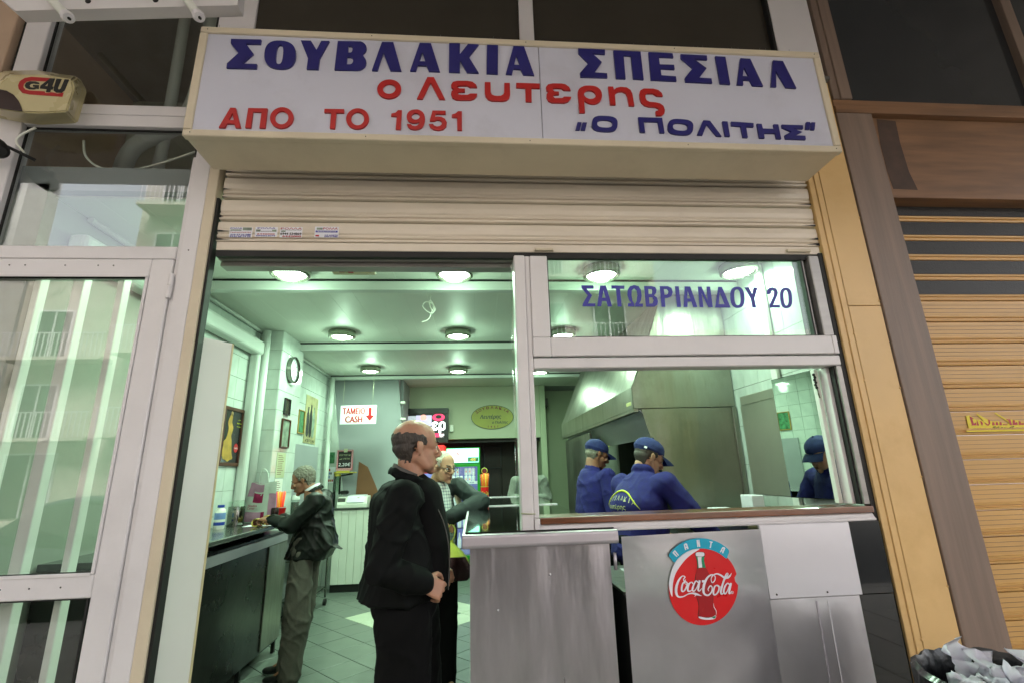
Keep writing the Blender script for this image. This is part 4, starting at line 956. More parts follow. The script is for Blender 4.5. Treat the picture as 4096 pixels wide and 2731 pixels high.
# ================================================================== ROUND DRINK SIGN
cz = zm(2500, 2100, 600 / 2091); CY = -.045
ck = thing('drink_sign', (.99, CY, 1.0), 'round red drink sign with bottle, white script and turquoise arc on the steel cabinet', 'sign')
def cp_(l): return [(lambda q: (q.x, q.z))(at(*cz(x, y), Y=CY)) for x, y in l]
def cplate(name, loops, lift, mat, t=.0012): return plate(name, [cp_(l) for l in loops], (0, CY - lift, 0), XU, ZU, FR, t, mat, ck)
disc = []
for i in range(64):
    a = 2 * pi * i / 64; x = 1090 + 482 * cos(a); y = 850 + 537 * sin(a) - 22 * cos(a)
    disc.append((x, y))
disc = [(p[0] - (38 if 700 < p[1] < 790 and p[0] > 1500 else 0), p[1]) for p in disc]
cplate('disc', [disc], 0, 'coke_red', .0022)
cplate('arc_band', [spl([(612, 430), (618, 385), (700, 300), (820, 220), (950, 182), (1080, 177), (1200, 196), (1330, 250), (1430, 325), (1446, 370)], 4) + spl([(1425, 420), (1408, 460), (1330, 400), (1220, 345), (1080, 318), (950, 328), (840, 370), (740, 450), (686, 512), (640, 462)], 4)], .0024, 'cyan_print')
cplate('white_crescent', [spl([(1032, 322), (940, 335), (830, 385), (720, 480), (650, 610), (612, 760), (612, 860), (630, 940), (655, 988), (658, 900), (668, 780), (700, 670), (760, 570), (850, 460), (950, 380), (1032, 330)], 4)], .0024, 'print_white')
for ch, (loops) in {'P': [[(655, 378), (690, 338), (748, 408), (735, 420), (689, 366), (680, 376), (727, 425), (714, 436)]],
                    'A': [[(812, 262), (838, 242), (858, 250), (882, 322), (865, 330), (858, 308), (843, 312), (850, 335), (833, 341)], [(832, 270), (840, 298), (852, 294), (843, 264)]],
                    'N': [[(990, 199), (1010, 197), (1026, 260), (1018, 197), (1030, 196), (1043, 292), (1024, 295), (1008, 232), (1016, 295), (1003, 297)]],
                    'T': [[(1174, 215), (1217, 224), (1215, 238), (1203, 236), (1190, 312), (1174, 308), (1188, 232), (1173, 229)]],
                    'A2': [[(1350, 300), (1372, 295), (1392, 312), (1360, 388), (1345, 380), (1353, 360), (1340, 352), (1330, 373), (1316, 366)], [(1357, 318), (1345, 342), (1357, 349), (1370, 320)]]}.items():
    cplate('arc_letter', loops, .0037, 'print_white')
# bottle
cplate('bottle_outline', [spl([(978, 375), (1100, 372), (1105, 440), (1098, 480), (1120, 585), (1170, 680), (1215, 790), (1232, 900), (1225, 1000), (1228, 1110), (1262, 1180), (1268, 1250), (1240, 1295), (1130, 1312), (1030, 1290), (1012, 1240), (1022, 1150), (1018, 1080), (990, 980), (968, 850), (972, 720), (1000, 600), (998, 500), (980, 430)], 4, True)], .0024, 'outline_brown')
cplate('bottle_body', [spl([(1006, 600), (1118, 590), (1165, 686), (1209, 795), (1226, 900), (1219, 1000), (1222, 1110), (1256, 1185), (1254, 1250), (1130, 1272), (1022, 1255), (1018, 1235), (1028, 1150), (1024, 1080), (996, 980), (975, 850), (979, 720)], 4, True)], .0037, 'coke_red_dark')
cplate('bottle_neck', [[(985, 432), (1100, 432), (1093, 480), (1117, 583), (1008, 590), (1004, 500)]], .0037, 'bottle_green')
cplate('neck_highlight', [[(1005, 436), (1060, 432), (1056, 470), (1068, 580), (1020, 585), (1012, 500)]], .005, 'print_white')
cplate('bottle_cap', [ell(1038, 398, 60, 30, n=24, e=3.2)], .005, 'print_white')
cplate('bottle_foot', [spl([(1022, 1262), (1130, 1280), (1205, 1270), (1254, 1245), (1258, 1275), (1230, 1298), (1130, 1308), (1035, 1290)], 3, True)], .005, 'print_white')
cplate('foot_green', [[(1200, 1272), (1252, 1252), (1250, 1278), (1230, 1288)]], .0063, 'bottle_green')
cplate('side_highlight', [stroke([(1226, 1080), (1232, 1130), (1262, 1185), (1262, 1240)], [2, 7, 8, 2])], .005, 'print_white')
cplate('highlight', [ell(1085, 1180, 12, 28, n=12)], .005, 'red_plastic')
# the script lettering, as pen strokes
SS = [([(838, 748), (822, 775), (808, 745), (828, 712), (790, 700), (740, 760), (708, 850), (705, 930), (735, 985), (800, 985), (870, 950), (930, 938), (985, 950), (1060, 975)], [8, 14, 14, 14, 14, 26, 36, 34, 26, 16, 14, 22, 30, 4]),
      ([(985, 945), (975, 965), (960, 985)], [24, 14, 3]),
      ([(838, 775), (800, 800), (782, 860), (785, 908), (815, 905), (848, 850), (858, 800), (838, 778), (825, 800), (850, 815), (880, 800)], [16, 20, 24, 22, 18, 20, 18, 12, 8, 8, 8]),
      ([(935, 808), (925, 785), (890, 800), (868, 860), (870, 905), (905, 905), (950, 860)], [16, 14, 18, 24, 24, 16, 8]),
      ([(1012, 790), (980, 768), (945, 830), (930, 885), (950, 910), (985, 870), (1015, 800), (1030, 762), (1020, 830), (1010, 890), (1030, 905), (1062, 868)], [14, 18, 22, 24, 18, 12, 12, 26, 26, 24, 16, 6]),
      ([(1062, 772), (1100, 770)], [30, 30]),
      ([(1160, 910), (1148, 880), (1180, 835), (1205, 860), (1195, 920), (1150, 965), (1100, 950), (1083, 900), (1095, 810), (1140, 720), (1200, 680), (1245, 705), (1240, 760), (1205, 790), (1190, 740), (1215, 690), (1270, 668), (1330, 690), (1370, 718), (1420, 722), (1455, 690), (1475, 655)], [8, 14, 18, 14, 18, 22, 26, 32, 34, 26, 16, 12, 14, 12, 10, 14, 18, 24, 26, 28, 20, 3]),
      ([(1275, 825), (1240, 845), (1222, 910), (1228, 955), (1262, 950), (1295, 900), (1300, 845), (1278, 825), (1290, 850), (1320, 845)], [16, 20, 24, 22, 18, 20, 18, 12, 8, 8]),
      ([(1318, 870), (1365, 770), (1412, 700), (1425, 668), (1408, 662), (1385, 710), (1345, 830), (1325, 920), (1340, 950), (1370, 920)], [8, 12, 16, 14, 14, 24, 26, 26, 18, 8]),
      ([(1445, 815), (1415, 800), (1380, 850), (1365, 915), (1385, 945), (1415, 905), (1440, 845), (1465, 800), (1450, 870), (1440, 930), (1452, 942), (1478, 905)], [14, 18, 22, 24, 18, 12, 12, 26, 26, 24, 14, 6])]
bm = bmesh.new()
for k, (pts, wd) in enumerate(SS):
    a = spl([(p[0], p[1], q) for p, q in zip(pts, wd)], 6); prevL = None
    for i, p in enumerate(a):
        q0, q1 = a[max(i - 1, 0)], a[min(i + 1, len(a) - 1)]; dx, dy = q1[0] - q0[0], q1[1] - q0[1]; l = hypot(dx, dy) or 1
        pr = [(p[0] - dy / l * p[2] / 2, p[1] + dx / l * p[2] / 2), (p[0] + dy / l * p[2] / 2, p[1] - dx / l * p[2] / 2)]
        vv = [bm.verts.new((c[0], CY - .0066 - .00008 * k - .000002 * i, c[1])) for c in cp_(pr)]
        if prevL: bm.faces.new((prevL[0], prevL[1], vv[1], vv[0]))
        prevL = vv
for f_ in bm.faces:
    f_.normal_update()
    if f_.normal.y > 0: f_.normal_flip()
bmesh.ops.solidify(bm, geom=list(bm.faces), thickness=.0005)
frombm('script', bm, 'print_white', ck)
cplate('registered_mark', [ell(1484, 927, 20, 20, n=18), ell(1484, 927, 15, 15, n=18)], .0066, 'print_white', .0004)
q = at(*cz(1484, 927), Y=CY); text('registered_letter', 'r', (q.x, CY - .0068, q.z), XU, ZU, FR, .005, .007, 'print_white', ck)

# ================================================================== YELLOW PILASTER
yp = thing('yellow_pilaster', (2.07, 0, 0), 'ochre yellow clad pilaster between the shop and the brown shopfront', 'pilaster')
yx0, yx1 = 1.963, 2.183
box('cladding_panel', yx0 + .034, yx1, -.012, .05, 2.305, 3.80, 'yellow_panel', yp, .002); box('cladding_panel', yx0 + .034, yx1, -.012, .05, .0, 2.302, 'yellow_panel', yp, .002)
box('edge_strip', yx0, yx0 + .032, -.010, .05, 0, 3.6, 'yellow_panel', yp, .002)
screws([(yx1 - .005, -.012, z) for z in (2.83, 2.33, 1.86, 1.42, .93)] + [(yx0 + .03, -.012, z) for z in (2.15, 1.9, .72)], .006, 'yellow_panel', yp)

# ================================================================== BROWN SHOPFRONT
bf = thing('brown_shopfront', (2.8, 0, 0), 'brown wood-look shopfront with dark glass above, right of the yellow pilaster', 'shopfront')
box('column', 2.188, 2.415, -.02, .12, 0, 3.535, 'brown_wood_grey', bf, .003)
box('upper_post', 2.20, 2.245, -.012, .10, 3.64, 4.85, 'brown_wood_grey', bf, .003); box('upper_post', 2.246, 2.318, -.02, .10, 3.64, 4.85, 'brown_wood_grey', bf, .003)
box('cross_band', 2.19, 4.4, -.022, .10, 3.538, 3.585, 'brown_wood_h', bf, .003); box('cross_band', 2.19, 4.4, -.012, .10, 3.587, 3.637, 'brown_wood_h', bf, .003)
box('wood_panel', 2.4155, 4.4, .02, .12, 2.985, 3.537, 'brown_wood_h', bf, .002)
box('dark_glass', 2.318, 3.58, .03, .04, 3.637, 4.85, 'dark_glass_r', bf, 0); box('dark_glass', 3.66, 4.4, .03, .04, 3.637, 4.85, 'dark_glass_r', bf, 0); box('mullion', 3.582, 3.658, -.012, .08, 3.638, 4.85, 'brown_wood_grey', bf, .003)
plate('dark_streak', [[(lambda q: (q.x, q.z))(at(3100 + x * .8925, y * .8925, Y=.0195)) for x, y in ((455, 535), (540, 545), (560, 640), (600, 770), (640, 853), (530, 848), (500, 760), (470, 640))]], (0, .0195, 0), XU, ZU, FR, .0006, 'dark_brown', bf)  # darker brown streak on the wood panel
ys = thing('roller_shutter', (3.2, .12, 0), 'closed ochre roller shutter with dark perforated upper slats at the right edge', 'shutter')
SL = [3.011, 2.877, 2.747, 2.62, 2.496, 2.372]
def yslat(z0, z1, mesh):
    y = .12
    pr = [(y + .012, z0), (y - .004, z0 + .003), (y - .006, z0 + .012), (y + .004, z0 + .016), (y + .004, z0 + .022), (y - .005, z0 + .026), (y - .006, z0 + .034), (y + .001, z0 + .038), (y + .0, z1 - .004), (y + .012, z1 - .001), (y + .02, z1 - .001), (y + .02, z0)]
    s_ = prism('slat', pr, 2.4165, 4.4, 'X', 'yellow_slat', ys)
    if mesh: box('perforated_strip', 2.4165, 4.4, y - .0035, y - .0005, z0 + .04, z1 - .003, 'slat_mesh', s_, 0)
    else:
        bm = bmesh.new()
        for k in range(3): add_box(bm, 2.4165, 4.4, y - .0012, y + .0005, z0 + .055 + k * .022, z0 + .0565 + k * .022)
        frombm('groove_line', bm, 'brown_wood', s_)
z = 3.011
for k in range(25):
    z0 = z - .1265; yslat(z0, z, k < 5); z = z0
    if z < .0: break
# torn sticker
ze = zm(3800, 1600, 296 / 2321)
es = thing('sticker', (3.0, .115, 1.9), 'torn yellow sticker with red lettering on the ochre roller shutter', 'sticker')
EY = .1175
def ep(l, Y=EY): return [(lambda q: (q.x, q.z))(at(*ze(x, y), Y=Y)) for x, y in l]
plate('yellow_paper', [ep([(492, 490), (600, 460), (810, 590), (1050, 640), (820, 430), (860, 410), (1100, 560), (1310, 650), (1500, 655), (1790, 740), (1860, 700), (1390, 400), (1430, 385), (1740, 570), (1960, 600), (2120, 620), (2300, 690), (2700, 700), (2700, 955), (520, 985), (500, 940), (590, 895)])], (0, EY, 0), XU, ZU, FR, .001, 'sticker_yellow', es)
def eg(loops): plate('letter', [ep(l) for l in loops], (0, EY - .0011, 0), XU, ZU, FR, .0006, 'print_red', es)
eg([[(600, 500), (640, 505), (750, 580), (700, 570), (700, 600), (740, 720), (810, 690), (820, 780), (660, 785), (680, 760)]])
eg([[(830, 590), (900, 760), (905, 785), (840, 785)]]); eg([[(930, 640), (990, 660), (1025, 720), (1010, 785), (980, 770)]])
eg([[(1070, 680), (1110, 700), (1180, 750), (1210, 720), (1180, 590), (1240, 610), (1255, 720), (1190, 795), (1110, 750)]])
for x in (1320, 1430, 1545): eg([[(x, 675), (x + 60, 680), (x + 80, 775), (x, 778)]])
eg([[(1650, 735), (1800, 750), (1790, 772), (1650, 772)]]); eg([[(1740, 580), (1880, 590), (1940, 750), (1940, 770), (1870, 770), (1830, 640)]])
eg([[(1960, 610), (2030, 620), (2030, 690), (2100, 670), (2115, 765), (1955, 770)]]); eg([[(2140, 640), (2210, 660), (2220, 710), (2310, 700), (2310, 765), (2150, 770)]]); eg([[(2400, 650), (2560, 650), (2560, 700), (2480, 700), (2480, 770), (2400, 770)]])
a_ = at(*ze(950, 875), Y=EY - .002); text('small_print', 'plir', (a_.x, EY - .0018, a_.z), XU, ZU, FR, .075, .006, 'print_red', es)
tube('handwriting', [at(*ze(x, y), Y=EY - .002) for x, y in spl([(1300, 920), (1380, 830), (1430, 815), (1370, 900), (1500, 830), (1540, 820), (1520, 880), (1600, 860), (1640, 840), (1680, 870), (1720, 850), (1790, 870), (1900, 840), (2010, 800), (1930, 890), (2100, 850), (2200, 870), (2290, 840)], 3)], .0012, 'ink_dark', es, 5)

# ================================================================== WASTE BIN
bn = thing('waste_bin', (1.75, -.55, 0), 'black bag-lined waste bin full of crumpled white paper napkins at the lower right', 'bin')
BXc, BYc = 1.80, -.60
lathe('bin_body', [(0, .0), (.22, 0), (.26, .70), (.25, .70), (.2, .02), (0, .02)], (BXc, BYc, 0), (0, 0, 1), 'black_plastic', bn, 28)
bm = bmesh.new(); rows = []
N_ = 96
for j, (r, z) in enumerate(((.245, .58), (.25, .68), (.256, .77), (.268, .795), (.286, .782), (.288, .72), (.285, .62), (.283, .51))):
    row = []
    for i in range(N_):
        a = 2 * pi * i / N_; nn = noise.noise(Vector((cos(a) * 5, sin(a) * 5, z * 4))) * .02 + noise.noise(Vector((cos(a) * 16, sin(a) * 16, z * 9))) * .008
        row.append(bm.verts.new((BXc + (r + nn) * cos(a), BYc + (r + nn) * sin(a), z + nn * .7)))
    rows.append(row)
for A, B in zip(rows, rows[1:]):
    for i in range(N_): bm.faces.new((A[i], A[(i + 1) % N_], B[(i + 1) % N_], B[i]))
frombm('bin_bag', bm, 'bag_black', bn, True)
random.seed(11)
for k in range(26):
    a = random.uniform(0, 2 * pi); r = .17 * math.sqrt(random.random()); cx, cy = BXc + r * cos(a), BYc + r * sin(a); s_ = random.uniform(.04, .075)
    bm = bmesh.new(); g = 11; V_ = []
    ph = random.uniform(0, 50); tilt = Matrix.Rotation(random.uniform(-1.2, 1.2), 4, 'X') @ Matrix.Rotation(random.uniform(0, 6), 4, 'Z') @ Matrix.Rotation(random.uniform(-1, 1), 4, 'Y')
    for i in range(g):
        for j in range(g):
            x, y = (i / (g - 1) - .5) * 2 * s_, (j / (g - 1) - .5) * 2 * s_
            p = Vector((x * .8, y * .8, .07 * noise.noise(Vector((x * 17 + ph, y * 17, ph))) + .012 * noise.noise(Vector((x * 60 + ph, y * 60, ph)))))
            V_.append(bm.verts.new(Vector((cx, cy, .73 + .03 * (k % 3))) + tilt @ p))
    for i in range(g - 1):
        for j in range(g - 1): bm.faces.new((V_[i * g + j], V_[(i + 1) * g + j], V_[(i + 1) * g + j + 1], V_[i * g + j + 1]))
    bmesh.ops.solidify(bm, geom=list(bm.faces), thickness=.0012)
    o = frombm('paper_napkin', bm, 'paper_white', None, 'all')
    tag(o, 'one of the crumpled white paper napkins heaped in the black waste bin', 'napkin', 'napkins in the waste bin')
# ================================================================== LAMPS
LAMPE = 2.9
lampbase = [(-1.31, .98, 'nearest lamp on the left of the shop ceiling'), (-.145, .98, 'nearest lamp in the middle of the doorway ceiling'), (.95, .98, 'bright lamp behind the left half of the street name glass'), (1.98, .9, 'lamp behind the right end of the street name glass'),
            (-1.38, 2.62, 'second lamp back on the left of the ceiling'), (-.178, 2.62, 'second lamp back in the middle of the doorway ceiling'), (.95, 2.62, 'second lamp back, above the exhaust hood'),
            (-1.45, 4.36, 'farthest lamp on the left, over the hanging cash sign'), (-.243, 4.45, 'farthest lamp in the middle, in front of the oval wall sign'), (.95, 4.6, 'farthest lamp on the right, beside the white post')]
first = None
for x, y, lb in lampbase:
    if first is None:
        t = thing('ceiling_lamp', (x, y, CZ), lb, 'lamp', 'round ceiling lamps')
        h_ = lathe('housing', [(0.0, 0), (.135, 0), (.138, -.01), (.136, -.062), (.128, -.07), (.118, -.072), (.112, -.066), (.1, -.05), (0, -.05)], (x, y, CZ), (0, 0, 1), 'lamp_metal', t, 32)
        lathe('diffuser', [(0, -.066), (.04, -.0655), (.08, -.063), (.102, -.057), (.102, -.052), (0, -.052)], (x, y, CZ), (0, 0, 1), 'lamp_glow', t, 28)
        first = (t, list(t.children), (x, y))
    else:
        t = thing('ceiling_lamp', first[0].location, lb, 'lamp', 'round ceiling lamps')
        for c in first[1]:
            d_ = c.copy(); COL.objects.link(d_); d_.parent = t; d_.matrix_parent_inverse = Matrix.Translation(-Vector(first[0].location))
        t.location = (x, y, CZ)
    ld_ = bpy.data.lights.new('lamp_light', 'AREA'); ld_.shape = 'DISK'; ld_.size = .2; ld_.energy = LAMPE; ld_.color = (.63, 1., .70); ld_.spread = radians(180)
    lo = bpy.data.objects.new('lamp_light', ld_); COL.objects.link(lo); lo.location = (x, y, CZ - .075)
    if (x, y) == (1.98, .9): ld_.energy = 1.3
    lp_ = bpy.data.lights.new('lamp_glow_light', 'POINT'); lp_.shadow_soft_size = .07; lp_.energy = 1.15 if x < 1.9 else .4; lp_.color = (.63, 1., .70)
    lo = bpy.data.objects.new('lamp_glow_light', lp_); COL.objects.link(lo); lo.location = (x, y, CZ - .15)
# curl of loose white cable dangling between the first beams
hw = thing('dangling_wire', (-.36, 1.9, 2.95), 'curled knot of white wire dangling from the ceiling boards', 'wire')
def hz(x, y): return at(800 + .574 * x, 950 + .574 * y, Y=1.55)
tube('wire', [hz(x, y) for x, y in spl([(1607, 400), (1607, 440), (1640, 500), (1622, 515), (1600, 470), (1606, 440), (1635, 490), (1618, 530), (1575, 510), (1552, 480), (1565, 455), (1598, 452), (1630, 480), (1610, 530), (1600, 560), (1575, 582), (1545, 588)], 5)], .0045, 'white_plastic', hw, 6)
en = thing('door_closer', (-.9, .25, 2.5), 'small cream device with two rocker switches mounted above the doorway', 'switch box')
box('case', -.80, -.56, .22, .30, 2.60, 2.62, 'siren_cream', en, .006); box('switch', -.75, -.72, .21, .235, 2.588, 2.599, 'red_plastic', en, .002); box('switch', -.70, -.67, .21, .235, 2.584, 2.599, 'print_red', en, .002)
box('mount', -.70, -.66, .26, .27, 2.62, 2.94, 'interior_beam', en, .002); box('clear_end', -.60, -.55, .215, .225, 2.60, 2.62, 'clear_plastic', en, .002)

# ================================================================== PALE BOARD INSIDE THE LEFT JAMB
bd = thing('leaning_board', (-1.28, .12, 0), 'tall pale board standing just inside the left side of the doorway', 'board')
quadbox('board', [(-1.345, .06, 0), (-1.243, .175, 0), (-1.243, .175, 2.17), (-1.345, .06, 2.175)], (-.6, .5, 0), .03, 'white_alu_in', bd)
quadbox('edge_strip', [(-1.2425, .175, 0), (-1.236, .182, 0), (-1.236, .182, 2.17), (-1.2425, .175, 2.17)], (-.6, .5, 0), .032, 'siren_cream', bd)

# ================================================================== LEFT COUNTER
CT = 1.115
lc = thing('wall_counter', (-1.95, 1.5, 0), 'dark steel-topped standing counter along the left wall of the shop', 'counter')
prism('worktop', [(-2.174, CT - .035), (-1.71, CT - .035), (-1.70, CT - .028), (-1.70, CT - .006), (-1.708, CT), (-2.174, CT)], .45, 2.72, 'Y', 'counter_top', lc, .002)
box('cabinet', -2.17, -1.79, .45, 2.70, .10, 1.02, 'counter_front', lc, .004)
box('steel_band', -1.789, -1.775, .45, 2.70, .93, 1.00, 'steel_lid', lc, .003)
box('end_panel', -1.789, -1.778, 2.30, 2.70, .12, .925, 'steel_kitchen', lc, .003)
for y in (.6, 1.3, 2.0, 2.66): box('leg', -1.83, -1.80, y, y + .03, 0, .10, 'black_rubber', lc, .002)
def on(px, py, X, Z=CT):
    p = at(px, py, X=X); return Vector((p.x, p.y, Z)), (p - CAMLOC).dot(_F) / FPX * .2551     # place, metres per zoomed pixel
zr = zm(850, 1900, 600 / 2352)
p, k = on(*zr(100, 775), -2.06)
bo = thing('bottle', p, 'white plastic bottle with blue cap at the near end of the wall counter', 'bottle')
lathe('bottle_body', [(0, 0), (.036, 0), (.040, .01), (.040, .13), (.034, .15), (.022, .162), (.022, .17), (0, .17)], p, (0, 0, 1), 'white_plastic', bo)
lathe('cap', [(.0, .165), (.026, .165), (.026, .185), (0, .186)], p, (0, 0, 1), 'blue_plastic', bo)
lathe('label', [(.0406, .03), (.0406, .055)], p, (0, 0, 1), 'blue_plastic', bo); lathe('label', [(.0406, .075), (.0406, .125)], p, (0, 0, 1), 'poster_blue', bo)
p, k = on(*zr(355, 740), -2.03)
po_ = thing('steel_canister', p, 'polished steel canister with a pale lid beside the blue-capped bottle', 'canister')
lathe('canister_body', [(0, 0), (.064, 0), (.066, .01), (.066, .155), (.064, .16), (0, .16)], p, (0, 0, 1), 'steel_pot', po_)
lathe('lid', [(0, .21), (.050, .208), (.066, .20), (.068, .160), (.0665, .130), (.0662, .130)], p, (0, 0, 1), 'clear_plastic', po_)
p, k = on(*zr(720, 725), -1.98)
bg_ = thing('shopping_bag', p, 'pink and white chequered plastic shopping bag with handles standing on the wall counter', 'bag')
BW, BH = .15, .34
def bagsurf(name, f, mat, u0, u1, v0, v1, off=0.0, parent=None):
    bm = bmesh.new(); n = 10; m_ = 12; R_w = []
    for j in range(m_ + 1):
        R_w.append([bm.verts.new(f(u0 + (u1 - u0) * i / n, v0 + (v1 - v0) * j / m_, off)) for i in range(n + 1)])
    for j in range(m_):
        for i in range(n): bm.faces.new((R_w[j][i], R_w[j][i + 1], R_w[j + 1][i + 1], R_w[j + 1][i]))
    bmesh.ops.solidify(bm, geom=list(bm.faces), thickness=.0008)
    return frombm(name, bm, mat, parent or bg_, True)
def bf_front(u, v, off):
    wd = BW * (1 - .12 * v); x = p.x + (u - .5) * 2 * wd * .95; th = .07 * (1 - .75 * v) * (1 - abs(2 * u - 1) ** 3)
    y = p.y - th - off + .006 * noise.noise(Vector((u * 6, v * 6, 1))) + .02 * (u - .5)
    return Vector((x, y, p.z + .002 + BH * v + .012 * sin(u * 9) * v))
def bf_back(u, v, off):
    q = bf_front(u, v, 0); th = .07 * (1 - .75 * v) * (1 - abs(2 * u - 1) ** 3); return Vector((q.x, p.y + th + .02 * (u - .5), q.z))
bagsurf('bag_front', bf_front, 'bag_white', 0, 1, 0, 1); bagsurf('bag_back', bf_back, 'bag_pink', 0, 1, 0, 1)
for (u0, u1, v0, v1, m_) in ((.0, .32, .64, .98, 'bag_pink'), (.30, .62, .78, .98, 'bag_pink'), (.31, .62, .50, .74, 'magenta_print'), (0, .62, .02, .26, 'bag_pink'), (.80, 1, .05, .7, 'bag_pink'), (.62, .72, .1, .26, 'magenta_print')):
    bagsurf('print_square', bf_front, m_, u0, u1, v0, v1, .0018)
q = bf_front(.34, .42, .004); text('print', 'hondos', (q.x, q.y - .002, q.z), XU, ZU, FR, .075, .022, 'magenta_print', bg_); q = bf_front(.34, .355, .004); text('print', 'center', (q.x - .01, q.y - .003, q.z), XU, ZU, FR, .065, .02, 'magenta_print', bg_)
tube('handle', spl([bf_front(.38, 1, 0) + Vector((0, .02, -.01)), bf_front(.38, 1, 0) + Vector((.005, .02, .09)), bf_front(.5, 1, 0) + Vector((.0, .02, .14)), bf_front(.66, 1, 0) + Vector((.0, .02, .09)), bf_front(.72, 1, 0) + Vector((.0, .02, -.02))], 5), .009, 'bag_white', bg_, 8, flat=.3)
for i, (x, X_) in enumerate(((690, -1.80), (855, -1.78))):
    p, k = on(*zr(x, 765), X_)
    wr_ = thing('pita_wrap', p, ['left one of two rolled pita wraps lying on paper on the wall counter', 'right one of two rolled pita wraps, larger, in front of the dark can'][i], 'food', 'pita wraps on the wall counter')
    R0 = .034 + .006 * i; bm = bmesh.new(); rows = []
    for j, (r, d_) in enumerate(((R0 * .72, 0), (R0, -.004), (R0 * 1.02, .01), (R0 * .9, .08), (R0 * .6, .14), (.004, .15))):
        rows.append([bm.verts.new(p + Vector((r * cos(a) * (1 + .1 * noise.noise(Vector((cos(a) * 3, sin(a) * 3, i)))), d_ - .02 + .006 * sin(3 * a), R0 + r * sin(a) * .95))) for a in [2 * pi * q / 20 for q in range(20)]])
    for A, B in zip(rows, rows[1:]):
        for q in range(20): bm.faces.new((A[q], A[(q + 1) % 20], B[(q + 1) % 20], B[q]))
    frombm('bread', bm, 'bread', wr_, True)
    bm = bmesh.new()
    for q in range(14):
        a = random.uniform(0, 6.28); r = random.uniform(0, R0 * .6); bmesh.ops.create_icosphere(bm, subdivisions=1, radius=.009, matrix=Matrix.Translation(p + Vector((r * cos(a), -.016 + random.uniform(0, .008), R0 + r * sin(a)))))
    frombm('filling', bm, 'meat', wr_, True)
p, k = on(*zr(720, 755), -1.82)
wp = thing('wrapping_paper', p, 'sheet of white wrapping paper under the two pita wraps', 'paper'); quadbox('sheet', [(p.x - .11, p.y - .05, CT + .001), (p.x + .14, p.y - .06, CT + .001), (p.x + .15, p.y + .13, CT + .001), (p.x - .1, p.y + .12, CT + .001)], (0, 0, 1), .0015, 'paper_white', wp)
p, k = on(*zr(885, 650), -1.84)
p.y += .12; cn = thing('drink_can', p, 'dark drink can behind the right pita wrap', 'can'); lathe('can_body', [(0, 0), (.028, 0), (.033, .008), (.033, .112), (.027, .12), (.027, .122), (0, .119)], p, (0, 0, 1), 'can_dark', cn)
def straws(th, p, r0, z0, h, cols, n=26):
    for q in range(n):
        a = 2 * pi * q / n * 2.4; r = r0 * (.25 + .7 * ((q * 37) % n) / n)
        b_ = Vector((r * cos(a) * .55, r * sin(a) * .55, z0)); e_ = Vector((r * cos(a) * 1.05, r * sin(a) * 1.05, z0 + h * (1 - .06 * random.random())))
        tube('straw', [p + b_, p + e_], .0042, cols[q % len(cols)], th, 6)
p, k = on(*zr(1050, 615), -1.86)
sc2 = thing('straw_dispenser', p, 'red cup of orange and pink straws on the wall counter beside the eating man', 'straws')
lathe('cup', [(0, 0), (.034, 0), (.046, .05), (.056, .11), (.054, .11), (.03, .008), (0, .008)], p, (0, 0, 1), 'red_plastic', sc2)
lathe('rim', [(.056, .11), (.057, .115), (.054, .115)], p, (0, 0, 1), 'print_white', sc2); straws(sc2, p, .05, .03, .23, ['straw_orange', 'straw_orange', 'straw_pink', 'straw_yellow', 'straw_orange'])
p, k = on(*zr(1280, 600), -1.92)
jr = thing('glass_jar', p, 'clear lidded jar partly hidden behind the face of the eating man', 'jar')
lathe('jar_body', [(0, 0), (.04, 0), (.042, .01), (.042, .15), (.038, .155)], p, (0, 0, 1), 'clear_plastic', jr); lathe('contents', [(0, .005), (.038, .005), (.038, .13), (0, .13)], p, (0, 0, 1), 'counter_top', jr); lathe('lid', [(0, .20), (.03, .198), (.043, .18), (.044, .155), (0, .155)], p, (0, 0, 1), 'interior_beam', jr)

# ================================================================== THINGS ON THE LEFT WALL
def frame_onwall(name, y0, y1, z0, z1, X, label, fm, inner, fwid=.03, cat='picture', group=None, th=.02):
    t = thing(name, (X, (y0 + y1) / 2, z0), label, cat, group)
    for a in ((y0, y1, z0, z0 + fwid), (y0, y1, z1 - fwid, z1), (y0, y0 + fwid, z0 + fwid, z1 - fwid), (y1 - fwid, y1, z0 + fwid, z1 - fwid)): box('frame_strip', X, X + th, a[0], a[1], a[2], a[3], fm, t, .003)
    box('picture_sheet', X, X + .006, y0 + fwid, y1 - fwid, z0 + fwid, z1 - fwid, inner, t, 0)
    return t
WU, WV, WN = Vector((0, 1, 0)), ZU, Vector((1, 0, 0))
fr1 = frame_onwall('framed_poster', 2.03, 2.40, 1.61, 2.12, WX + .002, 'dark vintage poster in a brown frame on the left wall, nearest the doorway', 'frame_brown', 'photo_dark')
pp_ = (WX + .0085, 2.03, 1.61)
def wpl(name, loops, mat, parent, o=pp_, t=.0012): plate(name, loops, o, WU, WV, WN, t, mat, parent)
wpl('painted_figure', [spl([(.14, .45), (.17, .44), (.17, .38), (.20, .33), (.18, .25), (.21, .15), (.19, .05), (.13, .05), (.09, .12), (.06, .20), (.10, .24), (.12, .32), (.10, .38)], 4, True)], 'poster_gold', fr1)
wpl('painted_head', [ell(.155, .455, .018, .022, n=14)], 'poster_skin', fr1)
wpl('painted_skirt', [spl([(.10, .24), (.18, .26), (.22, .12), (.24, .06), (.08, .06), (.06, .16)], 3, True)], 'poster_gold', fr1, t=.001)
wpl('red_badge', [ell(.29, .16, .038, .04, n=22)], 'print_red', fr1); text('badge_script', 'coca', (WX + .0105, 2.32, 1.77), WU, WV, WN, .06, .018, 'print_white', fr1)
